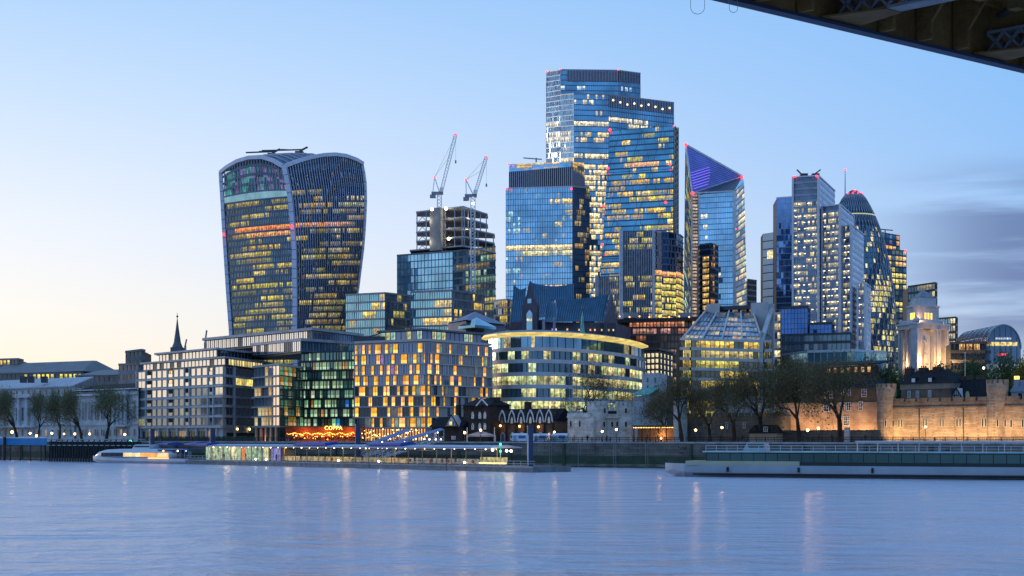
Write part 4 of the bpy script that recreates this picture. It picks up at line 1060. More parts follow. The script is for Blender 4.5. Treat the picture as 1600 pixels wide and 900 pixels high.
# ---- floodlit stone tower building
def trinity():
    T = Thing('floodlit_stone_tower', 'pale classical stone tower with columns, niche and warm uplights', 'tower', (X(1442, 600), 600, GZ))
    st = mat('portland_stone', (.50, .48, .50), .75, var=.18, scale=.5, bump=.2, bscale=2)
    d = 600
    P0, P1, P2 = G(1403, 612), G(1431, 598), G(1482, 610)
    fl, fr = Fr(P0, P1), Fr(P1, P2); zb, ze = GZ, Zp(513, 600)
    back = [(P2.x - 4, P2.y + 12), (P0.x + 6, P0.y + 12)]
    m = MB(); m.poly([tuple(p[:2]) for p in (P0 - fl.N * 2.4, P1 - fl.N * 2.4 - fr.N * 2.4, P2 - fr.N * 2.4)] + back, zb, ze); T.one('wall', m, st)
    def piece(name, f, u0, u1, z0, z1, n0, n1, mt=st):
        q = MB(); q.fbox(f, u0, u1, z0, z1, n0, n1); return T.one(name, q, mt)
    dark = mat('recess_shade', (.03, .03, .04), .8)
    for f, piers in ((fl, ((0, 1.2), (fl.L - 1.6, fl.L))), (fr, ((0, 3.0), (fr.L * .60, fr.L * .74), (fr.L - 1.5, fr.L)))):
        for a, b in piers: piece('pier', f, a, b, zb, ze, -2.4, 0)
        piece('entablature', f, -.2, f.L + .2, ze, ze + 1.6, -3, .35); piece('cornice', f, -.5, f.L + .5, ze + 1.6, ze + 2.3, -3, .9)
    for i in range(4):
        u = 2.0 + (fl.L - 4.2) * i / 3; q = MB(); q.smooth = False; p = fl.pt(u, 0, -.8); q.lathe(p.x, p.y, [(.62, zb), (.6, zb + 8), (.5, ze - .6), (.7, ze - .05)], 12); T.one('column', q, st)
    for u in (.5, 1.9, fr.L * .64, fr.L * .70, fr.L - .9):
        q = MB(); p = fr.pt(u, 0, .35); q.lathe(p.x, p.y, [(.55, zb), (.52, zb + 8), (.44, ze - .7), (.65, ze - .05)], 10); T.one('column', q, st)
    for i in range(3):
        u = 2.0 + (fl.L - 4.2) * (i + .5) / 3; piece('portico_shade_panel', fl, u - .55, u + .55, zb, ze - 2.2, -2.35, -2.15, dark)  # dark panels painted in for the shade between the columns
    # niche with statue
    u0, u1 = 3.0, fr.L * .60; uc = (u0 + u1) / 2; rr = (u1 - u0) / 2 - .5
    q = MB(); q.fbox(fr, u0, uc - rr, zb, ze, -2, -.25); q.fbox(fr, uc + rr, u1, zb, ze, -2, -.25)
    zs = Zp(524, 600)
    for k in range(8):
        a0, a1 = math.pi * k / 8, math.pi * (k + 1) / 8
        x0, x1 = uc + rr * math.cos(a0), uc + rr * math.cos(a1); h0, h1 = zs + rr * math.sin(a0), zs + rr * math.sin(a1)
        q.loft([[fr.pt(x0, h0, -2), fr.pt(x0, h0, -.25), fr.pt(x0, ze, -.25), fr.pt(x0, ze, -2)], [fr.pt(x1, h1, -2), fr.pt(x1, h1, -.25), fr.pt(x1, ze, -.25), fr.pt(x1, ze, -2)]], cap=False)
    T.one('arch', q, st); piece('niche_back', fr, uc - rr, uc + rr, zb, ze - 1, -2.38, -2.3, mat('niche_shadow_stone', (.10, .09, .09), .8))  # niche back coloured dark to carry the shade of the recess
    q = MB(); p = fr.pt(uc, 0, -1.2); q.lathe(p.x, p.y, [(.8, Zp(553, 600)), (.9, Zp(548, 600)), (.55, Zp(540, 600)), (.75, Zp(533, 600)), (.3, Zp(531, 600)), (.38, Zp(528.5, 600)), (.1, Zp(526, 600))], 8); q.bar(fr.pt(uc - .6, Zp(535, 600), -1), fr.pt(uc - 1.5, Zp(531, 600), -.8), .3); q.bar(fr.pt(uc, GZ, -1.2), fr.pt(uc, Zp(552, 600), -1.2), 2.0); T.one('statue', q, st)
    # stepped upper stages
    def stage(name, pa, pb, pc, y0, y1, dd, mt=st):
        q = MB(); ps = [G(pa, 606 + dd), G(pb, 600 + dd), G(pc, 606 + dd)]
        q.poly([(p.x, p.y) for p in ps] + [(ps[2].x - 2, ps[2].y + 9), (ps[0].x + 2, ps[0].y + 9)], Zp(y0, 602), Zp(y1, 602)); return T.one(name, q, mt), Fr(ps[0], ps[1]), Fr(ps[1], ps[2])
    stage('plinth', 1410, 1431, 1474, 507, 500, 1)
    s, a, b = stage('upper_stage', 1418, 1434, 1467, 500, 479, 2)
    stage('upper_cornice', 1416.5, 1434, 1469, 479, 476.5, 1.5)
    wm = glow('amber_window', (1, .62, .10), 1.6)
    for f, us in ((a, (.35, .5, .65)), (b, (.36, .5, .64))):
        for u in us:
            q = MB(); q.fbox(f, f.L * u - .42, f.L * u + .42, Zp(498, 602), Zp(488, 602), .02, .1); q.build('lit_window', wm, s)
    stage('attic_stage', 1424, 1437, 1463, 476.5, 464, 3)
    q = MB(); ps = [G(1426, 610), G(1438, 604), G(1461, 610)]; ps = [(p.x, p.y) for p in ps] + [(G(1459, 620).x, 620), (G(1430, 620).x, 620)]
    pyramid(q, ps, Zp(464, 605), (X(1442, 611), 611, Zp(452, 611))); T.one('roof', q, mat('lead_roof', (.2, .21, .24), .6))
    for f, u in ((fl, 1), (fl, fl.L - 2), (fr, 2), (fr, fr.L - 2)):
        q = MB(); q.ball(f.pt(u, ze + 3.2, -.8), .9, 8, 5, sz=1.2); T.one('urn', q, st)
    lg = bpy.data.lights; zl = Zp(567, 600)
    for k, (f, u, z, n, e) in enumerate(((fl, fl.L / 2, zl, -1.6, 1000), (fr, 1.2, zl, 4.5, 1900), (fr, fr.L * .66, zl, 4.5, 1900), (fl, 2, ze + 2.6, -1.2, 900), (fr, 3, ze + 2.6, -1.4, 1200), (fr, fr.L - 2.5, ze + 2.6, -1.4, 1200))):
        l = lg.new('uplight', 'POINT'); l.energy = e * 2.8; l.color = (1, .56, .20); l.shadow_soft_size = .5
        o = bpy.data.objects.new('uplight', l); sc.collection.objects.link(o); o.parent = T.root; p = f.pt(u, z, n); w = WL[T.root.name]; o.location = (p.x - w[0], p.y - w[1], p.z - w[2])
        q = MB(); q.box(p.x - .4, p.x + .4, p.y - .4, p.y + .4, p.z - .9, p.z - .55); T.one('floodlight_housing', q, dark_metal)
    T.done()
trinity()

# ---- barrel-vaulted hall
def vault():
    T = Thing('barrel_vaulted_building', 'dark barrel-vaulted glass building with an arched glazed end', 'building', (X(1540, 570), 570, GZ))
    ax0, ax1 = G(1516, 596), G(1568, 560)                     # vault axis, far end and arched end
    dr = (ax1 - ax0).normalized(); sd = Vector((dr.y, -dr.x, 0))
    if sd.x < 0: sd = -sd
    r = 6.6; zc = Zp(546, 565); hh = Zp(508, 563) - zc
    def P(t, a): return lerp(ax0, ax1, t) + sd * (-r * math.cos(a)) + UZ * (zc + hh * math.sin(a) - 0)
    dk = glass('vault_panel_glass', (.09, .10, .12), .18, .6, 1)
    for k in range(7):
        for j in range(6):
            m = MB(); a0, a1 = math.pi * j / 6 + .01, math.pi * (j + 1) / 6 - .01; t0, t1 = (k + .03) / 7, (k + .97) / 7
            m.loft([[P(t0, lerp(a0, a1, q / 3)) for q in range(4)], [P(t1, lerp(a0, a1, q / 3)) for q in range(4)]], close=False, cap=False); m.smooth = True
            T.one('roof_panel', m, dk)
    for k in range(8):
        rb = MB()
        for q in range(16): rb.bar(P(k / 7, math.pi * q / 16), P(k / 7, math.pi * (q + 1) / 16), .35, .35)
        T.one('rib', rb, mat('pale_vault_rib', (.35, .37, .4), .5, .3))
    m = MB(); n = 14
    ring = [P(1, math.pi * q / n) for q in range(n + 1)]
    base = [Vector((p.x, p.y, Zp(570, 565))) for p in (ring[-1], ring[0])]
    m.face([p - dr * .3 for p in base[1:] + ring + base[:1]]); T.one('arched_end_glazing', m, glass('vault_end_glass', (.12, .22, .34), .08, .7, 1))
    f = Fr(base[1], base[0]) if base[1].x < base[0].x else Fr(base[0], base[1])
    w = MB()
    for i in range(11):
        w.fbox(f, 1.2 + i * .98, 2.05 + i * .98, Zp(541, 562), Zp(535, 562), .05, .15, (1, .62 + .1 * (i % 3), .25))
    for i in range(6): w.fbox(f, 3.6 + i, 4.4 + i, Zp(531, 562), Zp(528, 562), .05, .15, (.5, .6, .7))
    T.one('lit_windows', w, MATS['warm_pane'], 'stuff')
    w = MB(); w.fbox(f, 4.5, 8, Zp(556, 562), Zp(553, 562), .1, .2); T.one('red_sign', w, glow('sign_red', (1, .05, .06), 1.6))
    for i in range(6): T.p('glazing_bars', grey_metal, 'stuff').fbox(f, 1.2 + i * 2.1, 1.35 + i * 2.1, Zp(570, 562), zc + hh * (.5 if i in (0, 5) else .9), .05, .2)
    pl = [G(1486, 582), G(1541, 553), G(1562, 575)]
    tower(T, [(1486, 582), (1541, 553), (1560, 575)], [537, 537, 538], [dict(g=g_dark, b=dark_metal, m=dark_metal, bay=1.2, nv=10, bf=.35, bd=.3, mw=.12, md=.2, lit=lambda nu, nv: {(i, nv - 1): (1, .55, .2) for i in range(nu // 4, nu - 3) if i % 5}), dict(g=g_dark, b=dark_metal, m=None, bay=3, nv=10, bf=.3)], 14, capm=dark_metal)
    core(T, [P(0, 0) * 1, P(1, 0)], [zc, zc], 10, dark_metal)
    T.done()
vault()

# ---- curved riverside office with glowing roof rim
def curved_office():
    T = Thing('curved_glass_office', 'curved glass office with white floor bands and a glowing yellow roof rim', 'building', (X(880, 475), 475, GZ))
    prof = [(757, 474), (780, 464), (806, 459), (835, 457.5), (865, 459), (895, 464), (925, 472), (952, 482), (975, 493), (994, 506), (1008.5, 522)]
    pts = [G(*p) for p in prof]
    def C(u):
        t = u * (len(pts) - 1); k = min(len(pts) - 2, int(t)); f = t - k
        p0, p1, p2, p3 = pts[max(0, k - 1)], pts[k], pts[k + 1], pts[min(len(pts) - 1, k + 2)]
        return .5 * ((2 * p1) + (p2 - p0) * f + (2 * p0 - 5 * p1 + 4 * p2 - p3) * f * f + (3 * p1 - p0 - 3 * p2 + p3) * f ** 3)
    def nrm(u):
        a, b = C(max(0, u - .01)), C(min(1, u + .01)); d = (b - a).normalized(); return Vector((d.y, -d.x, 0))
    zs = [Zp(y, 460) for y in (648, 627, 607.5, 588, 568, 549)]; nu = 104; rnd = random.Random(13)
    gl = glass('curved_office_glass', (.10, .20, .28), .08, .7, 1.2, .75, .1, 1.7); wb = mat('white_curved_band', (.50, .51, .56), .6, var=.12); bar = mat('thin_dark_bar', (.04, .05, .06), .5)
    dens = (1.0, .85, 1.0, .55, .35)
    def strip(mb, z0, z1, n, ns=62, col=(0, 0, 0)):
        for i in range(ns):
            a, b = i / ns, (i + 1) / ns; mb.face((C(a) + nrm(a) * n + UZ * z0, C(b) + nrm(b) * n + UZ * z0, C(b) + nrm(b) * n + UZ * z1, C(a) + nrm(a) * n + UZ * z1), col)
    for k in range(5):
        z0, z1 = zs[k], zs[k + 1]; zb = z0 + 1.2; g = T.p('glazing', gl, 'stuff'); on = False; cc = (0, 0, 0)
        for i in range(nu):
            if i % 4 == 0: on = rnd.random() < dens[k] * (1.25 if i > 58 else .9); cc = rnd.choice([(.92, .84, .36), (.78, .80, .32), (1, .82, .38), (.70, .82, .42)]); s = rnd.uniform(.45, 1.0)
            a, b = i / nu, (i + 1) / nu; q = rnd.uniform(.75, 1.2) * s
            zm = lerp(zb, z1, rnd.uniform(.4, .6)); q2 = q * rnd.uniform(.25, .75)
            g.face((C(a) + UZ * zb, C(b) + UZ * zb, C(b) + UZ * zm, C(a) + UZ * zm), tuple(w * q2 for w in cc) if on else (0, 0, 0))
            g.face((C(a) + UZ * zm, C(b) + UZ * zm, C(b) + UZ * z1, C(a) + UZ * z1), tuple(w * q for w in cc) if on else (0, 0, 0))
        m = MB(); strip(m, z0, zb, .35)
        for zz in (z0, zb):
            for i in range(62):
                a, b = i / 62, (i + 1) / 62; m.face((C(a) + UZ * zz - nrm(a) * .2, C(b) + UZ * zz - nrm(b) * .2, C(b) + nrm(b) * .35 + UZ * zz, C(a) + nrm(a) * .35 + UZ * zz))
        T.one('floor_band', m, wb)
        mu = T.p('mullions', bar, 'stuff')
        for i in range(0, nu + 1, 3): p = C(i / nu) + nrm(i / nu) * .1; mu.bar(p + UZ * zb, p + UZ * z1, .14, .2)
    strip(T.p('base_wall', wb), GZ, zs[0], .1)
    # recessed top storey
    zt = Zp(523.5, 460); g = MB()
    for i in range(46):
        a, b = i / 46, (i + 1) / 46; n0 = 1.3
        c = (.12, .42, .48) if i in (2, 3) else tint((1, .8, .4), rnd.uniform(.2, .6)) if i in (5, 6, 13, 38, 39, 41) else (0, 0, 0)
        g.face((C(a) - nrm(a) * n0 + UZ * zs[5], C(b) - nrm(b) * n0 + UZ * zs[5], C(b) - nrm(b) * n0 + UZ * zt, C(a) - nrm(a) * n0 + UZ * zt), c)
    T.one('top_glazing', g, glass('top_blue_glass', (.13, .30, .48), .05, .8, 1), 'stuff')
    m = MB(); strip(m, zs[5], zs[5] + 1.1, .35); T.one('floor_band', m, wb)
    mu = T.p('mullions', bar, 'stuff')
    for i in range(0, 47, 2): p = C(i / 46) - nrm(i / 46) * 1.2; mu.bar(p + UZ * (zs[5] + 1), p + UZ * zt, .12, .15)
    # roof rim: overhanging slab with a lit edge in segments
    rim_z = zt; seg = 40; rim = MB(); soff = MB(); top = MB()
    ext = [lerp(-.035, 1.0, k / seg) for k in range(seg + 1)]
    def CE(u): return C(max(0, u)) + (C(.02) - C(0)) * (min(0, u) / .02)
    ov = lambda u: 1.0 + 2.6 * max(0.0, math.sin(math.pi * min(1, max(0, (u + .03) / 1.02))))
    for k in range(seg):
        a, b = ext[k], ext[k + 1]; na, nb = nrm(max(0, a)), nrm(max(0, b))
        oa, ob = CE(a) + na * ov(a), CE(b) + nb * ov(b); ia, ib = CE(a) - na * 1.6, CE(b) - nb * 1.6
        cc = rnd.uniform(.8, 1.1)
        rim.face((oa + UZ * rim_z, ob + UZ * rim_z, ob + UZ * (rim_z + .55), oa + UZ * (rim_z + .55)), (1.0 * cc, .72 * cc, .18 * cc))
        soff.face((ia + UZ * (rim_z - .5), ib + UZ * (rim_z - .5), ob + UZ * rim_z, oa + UZ * rim_z), (.85 * cc, .64 * cc, .18 * cc))
        top.face((oa + UZ * (rim_z + .55), ob + UZ * (rim_z + .55), ib + UZ * (rim_z + 1.5), ia + UZ * (rim_z + 1.5)))
    top.face([C(u / 20) - nrm(u / 20) * 1.5 + UZ * (rim_z + 1.5) for u in range(21)])
    rl = glass('rim_light', (.4, .38, .3), .5, .1, .95, .3, .6, 1.2)
    T.one('roof_rim', rim, rl); T.one('soffit', soff, rl); T.one('roof', top, mat('grey_roof', (.25, .26, .28), .7))
    m = MB(); ring = [C(u / 20) - nrm(u / 20) * 1.6 for u in range(21)] + [Vector((X(1008, 560), 560, 0)), Vector((X(765, 520), 520, 0))]
    m.poly([(p.x, p.y) for p in ring], GZ, rim_z); T.one('structure', m, mat('dark_core', (.02, .03, .045), .5))
    T.done()
curved_office()

# ---- small blocks between the curved office and the castle trees
T = Thing('brown_stone_block', 'brown stone block with small lit windows right of the curved office', 'building', (X(1020, 560), 560, GZ))
st = mat('brown_stone', (.16, .13, .11), .8, var=.25)
pl = [G(985, 560), G(1030, 552), G(1052, 575)]; core(T, pl, [Zp(548, 556)] * 3, 16, st, off=0)
f = Fr(pl[0], pl[1]); f2 = Fr(pl[1], pl[2])
wmesh_s = MB(); wmesh_s.box(-.5, .5, -.12, 0, 0, 1.3, (1, .85, .5)); wmesh_s = wmesh_s.mesh('small_lit_window'); wmesh_s.materials.append(MATS['warm_pane'])
for j, y in enumerate((556, 565, 574, 583)):
    for fr_, n in ((f, 7), (f2, 4)):
        for i in range(n):
            p = fr_.pt(fr_.L * (i + .5) / n, Zp(y + 2, 555), .02); place(wmesh_s, 'window', T.root, p, fr_.rz())
m = MB(); m.poly([tuple(G(*p)[:2]) for p in ((983, 559), (1030, 550), (1055, 576), (1010, 585))], Zp(548, 556), Zp(545, 556)); T.one('parapet', m, dark_metal); T.done()
T = Thing('green_roofed_house', 'pale house wall with a small green copper roof left of the castle trees', 'building', (X(1018, 440), 440, GZ))
pl = [G(1005, 446), G(1030, 440), G(1042, 455)]; core(T, pl, [Zp(582, 442)] * 3, 9, mat('pale_grey_render', (.42, .44, .47), .7), off=0)
f = Fr(pl[0], pl[1])
for px, y in ((1012, 590), (1012, 602), (1024, 590), (1024, 602)):
    m = MB(); u = f.u_at(px); m.fbox(f, u - .35, u + .35, Zp(y + 7, 442), Zp(y, 442), .02, .1); T.one('window', m, g_navy)
m = MB(); a, b = f.pt(-.3, Zp(607, 442), .1), f.pt(f.L + .3, Zp(607, 442), .1); m.loft([[a, b, b + f.N * 4 - UZ * 2.1, a + f.N * 4 - UZ * 2.1], [a + UZ * .3, b + UZ * .3, b + f.N * 4 - UZ * 1.8, a + f.N * 4 - UZ * 1.8]]); T.one('roof', m, mat('verdigris', (.12, .42, .36)))
m = MB(); m.fbox(f, 0, f.L, GZ, Zp(618, 438), .05, 3.6); T.one('lower_storey', m, mat('pale_grey_render', (.42, .44, .47))); T.done()
T = Thing('long_brick_barracks', 'long dark brick block with a row of small orange windows behind the castle trees', 'building', (X(1320, 430), 430, GZ))
pl = [G(1270, 440), G(1372, 425)]; core(T, pl, [Zp(571, 432)] * 2, 14, brick_dark, off=0)
f = Fr(*pl)
m = MB(); a, b = f.pt(-.4, Zp(571, 432), .4), f.pt(f.L + .4, Zp(571, 432), .4); m.loft([[a, b, b - f.N * 8 + UZ * 1.2, a - f.N * 8 + UZ * 1.2], [a + UZ * .3, b + UZ * .3, b - f.N * 8 + UZ * 1.5, a - f.N * 8 + UZ * 1.5]]); T.one('roof', m, slate)
om = MB(); om.box(-.45, .45, -.1, .02, 0, 1.4, (1, .5, .16)); om = om.mesh('orange_window'); om.materials.append(MATS['warm_pane'])
for px in (1295, 1305, 1316, 1326, 1337, 1348, 1358): place(om, 'window', T.root, f.pt(f.u_at(px), Zp(582, 432), .02), f.rz())
T.done()
# ================================================================ riverside buildings
_wc = {}
def win(w, h, fm, gm, lo=(0, 0, 0), up=None, bars=(1, 1), ft=.09, dep=.14):
    """window mesh: proud frame, set-back pane; the uplight of a sill lamp is painted as a brighter lower pane"""
    w, h = round(w, 1), round(h, 1); up = lo if up is None else up
    lo = tuple(round(c, 1) for c in lo); up = tuple(round(c, 1) for c in up)
    VARY[0] += 1; k = (w, h, fm.name, gm.name, lo, up, bars, VARY[0] % 4 if lo != (0, 0, 0) else 0)
    if k in _wc: return _wc[k]
    m = MB(); a = w / 2
    m.box(-a, a, -dep, 0, 0, ft); m.box(-a, a, -dep, 0, h - ft, h); m.box(-a, -a + ft, -dep, 0, ft, h - ft); m.box(a - ft, a, -dep, 0, ft, h - ft)
    for i in range(1, bars[0]): x = -a + w * i / bars[0]; m.box(x - .035, x + .035, -dep * .8, 0, ft, h - ft)
    for j in range(1, bars[1]): z = h * j / bars[1]; m.box(-a + ft, a - ft, -dep * .8, 0, z - .035, z + .035)
    hs = h * .36
    ns = 3 if lo != (0, 0, 0) else 1; rw = random.Random(len(_wc) * 7 + 3)
    for i in range(ns):                   # strips of differing glow painted for curtain folds and parted curtains
        x0, x1 = lerp(-a + ft, a - ft, i / ns), lerp(-a + ft, a - ft, (i + 1) / ns); s = rw.choice((.45, .8, 1.0, 1.1)) if ns > 1 else 1
        m.face(((x0, -.03, ft), (x1, -.03, ft), (x1, -.03, hs), (x0, -.03, hs)), tuple(c * s for c in lo), 1)
        m.face(((x0, -.03, hs), (x1, -.03, hs), (x1, -.03, h - ft), (x0, -.03, h - ft)), tuple(c * s for c in up), 1)
    me = m.mesh('window_unit'); me.materials.append(fm); me.materials.append(gm); _wc[k] = me
    return me
VARY = [0]
def put(T, fr, u, z, w, h, fm, gm, n=0.0, name='window', **k):
    return place(win(w, h, fm, gm, **k), name, T.root, fr.pt(u, z, n), fr.rz())

gwin = glass('window_glass', (.30, .36, .40), .06, .6, 1.0, .8, .4, 1.5)
gdark = glass('dark_window_glass', (.06, .085, .10), .08, .6, 1.0, .8, .4, 1.5)
gmirror = glass('mirror_window_glass', (.92, .90, .88), .06, .95, .9)
alu = mat('window_aluminium', (.30, .31, .34), .5, .3, var=.1)
sq_stone = mat('grey_limestone', (.46, .46, .47), .75, var=.15, scale=.4)

# ---- grey stone riverside apartments
def sugar():
    T = Thing('grey_stone_apartments', 'grey stone riverside apartment block with set-back glass penthouses and rows of square windows', 'building', (X(348, 440), 440, GZ))
    A, B, C = G(215, 479), G(348, 440), G(402, 468); f, g = Fr(A, B), Fr(B, C); d = 440
    zt = Zp(571, d); core(T, [A, B, C], [zt] * 3, 16, sq_stone, off=.05)
    rows = [(572.5, 584.5), (588.3, 600), (604.5, 617), (620, 632), (635.5, 648), (651.5, 664)]
    def px(zx): return 200 + zx / 4.286
    wins = [(68, 118), (162, 190), (195, 226), (231, 265), (308, 338), (345, 376), (422, 453), (459, 491), (498, 531), (582, 638)]
    bal = [(131, 158), (275, 301), (387, 413), (549, 573)]
    bands = []
    for k, (y0, y1) in enumerate(rows):
        z0, z1 = Zp(y1, d), Zp(y0, d)
        b = MB(); b.fbox(f, -.2, f.L + .1, z0 - .75, z0 - .12, 0, .35); T.one('floor_band', b, sq_stone)
        b = MB(); b.fbox(g, .36, g.L, z0 - .75, z0 - .12, 0, .35); T.one('floor_band', b, sq_stone)
        for i, (a, c) in enumerate(wins):
            ua, ub = f.u_at(px(a)), f.u_at(px(c)); w = ub - ua
            put(T, f, (ua + ub) / 2, z0, w, z1 - z0, alu, gmirror if k < 2 or (k == 2 and i in (1, 2, 3, 9)) else gwin, bars=(2 if w > 4 else 1, 1), lo=(.25, .2, .1) if (i * 5 + k * 3) % 11 == 4 and k > 2 else (0, 0, 0))
        for i, (a, c) in enumerate(bal):
            ua, ub = f.u_at(px(a)), f.u_at(px(c)); q = MB(); q.fbox(f, ua, ub, z0 - .1, z1 + .1, -.02, .06)
            o = T.one('balcony_recess', q, mat('black_recess', (.012, .012, .014), .8))
            r = MB(); r.fbox(f, ua, ub, z0, z0 + 1.0, .12, .2); r.build('glass_balustrade', gmirror if k < 2 else gwin, o)
            if k < 2 and i in (1, 3):
                r = MB(); r.fbox(f, ua + .3, ub - .3, z0 + 1.1, z1 - .2, .07, .12, (1, .66, .2)); r.build('lit_pane', MATS['warm_pane'], o)
        for i, (a, c) in enumerate(((655, 700), (718, 835))):
            ua, ub = g.u_at(px(a)), g.u_at(px(c)); lit = (1.0, .75, .2) if k == 1 and i == 1 else (0, 0, 0)
            put(T, g, (ua + ub) / 2, z0, ub - ua, z1 - z0, alu, MATS['warm_pane'] if lit[0] else gdark, bars=(2 if i == 0 else 4, 1), lo=lit)
    # piers
    pr = MB()
    for zx in (62, 124, 268, 382, 416, 540, 576):
        u = f.u_at(px(zx)); q = MB(); q.fbox(f, u - .22, u + .22, Zp(668, d), zt, 0, .45); T.one('pier', q, sq_stone)
    for zx in (708, 850):
        u = g.u_at(px(zx)); q = MB(); q.fbox(g, u - .5, u + .5, GZ, zt, 0, .5); T.one('pier', q, sq_stone)
    # ground floor colonnade
    for i in range(9):
        u = f.L * (i + .5) / 9; q = MB(); q.fbox(f, u - .35, u + .35, GZ, Zp(668, d), 0, .55); T.one('column', q, sq_stone)
        if i < 8:
            put(T, f, f.L * (i + 1) / 9, GZ + .3, f.L / 9 - 1.0, 2.9, alu, gdark, bars=(3, 1), lo=(.35, .25, .12) if i % 3 == 1 else (0, 0, 0), name='shopfront')
    q = MB(); q.fbox(f, -.2, f.L + .2, Zp(668, d) - .05, Zp(666, d) + .2, 0, .7); T.one('canopy', q, sq_stone)
    q = MB(); q.fbox(g, 3, g.L - 1, GZ + .2, GZ + 2.6, .02, .1); T.one('entrance', q, mat('black_recess', (.012, .012, .014), .8))
    for zx in (718, 800, 722):
        y = 670 if zx != 722 else 689; u = g.u_at(px(zx)); q = MB(); q.ball(g.pt(u, Zp(y, d), .7), .32, 8, 5); T.one('wall_lamp', q, glow('lamp_amber', (1, .58, .16), 7))
    # penthouses
    def pent(pts, y0, y1, over, seed, refl=True, lity=None):
        ps = [G(*p) for p in pts]; z0, z1 = Zp(y0, d), Zp(y1, d); core(T, ps, [z1] * 3, 12, dark_metal, z0 - .2, off=.3, name='penthouse_core')
        for k, (a, b) in enumerate(zip(ps[:-1], ps[1:])):
            fr = Fr(a, b); n = max(4, int(fr.L / 2.1)); rnd = random.Random(seed + k)
            for i in range(n):
                q = rnd.random(); gm = (gmirror if q < .8 else gdark) if k == 0 else gdark
                lit = (1.0, .85, .3) if lity and k == 1 and i > 0 else (0, 0, 0)
                put(T, fr, fr.L * (i + .5) / n, z0 + .1, fr.L / n - .08, z1 - z0 - .1, alu, MATS['warm_pane'] if lit[0] else gm, lo=lit, name='penthouse_window')
        q = MB(); o = over; q.poly([(ps[0].x - o, ps[0].y - o * .4), (ps[1].x + .2, ps[1].y - o * 1.5), (ps[2].x + o, ps[2].y - o * .5), (ps[2].x + 2, ps[2].y + 14), (ps[0].x - o, ps[0].y + 14)], z1, z1 + .55); T.one('roof_slab', q, mat('slab_grey', (.32, .33, .36), .6))
    pent([(224, 478), (352, 441), (410, 470)], 570, 559.5, 1.0, 5, lity=True)
    pent([(249, 474), (339, 446), (397, 470)], 556, 544.5, 1.5, 9)
    T.done()
sugar()

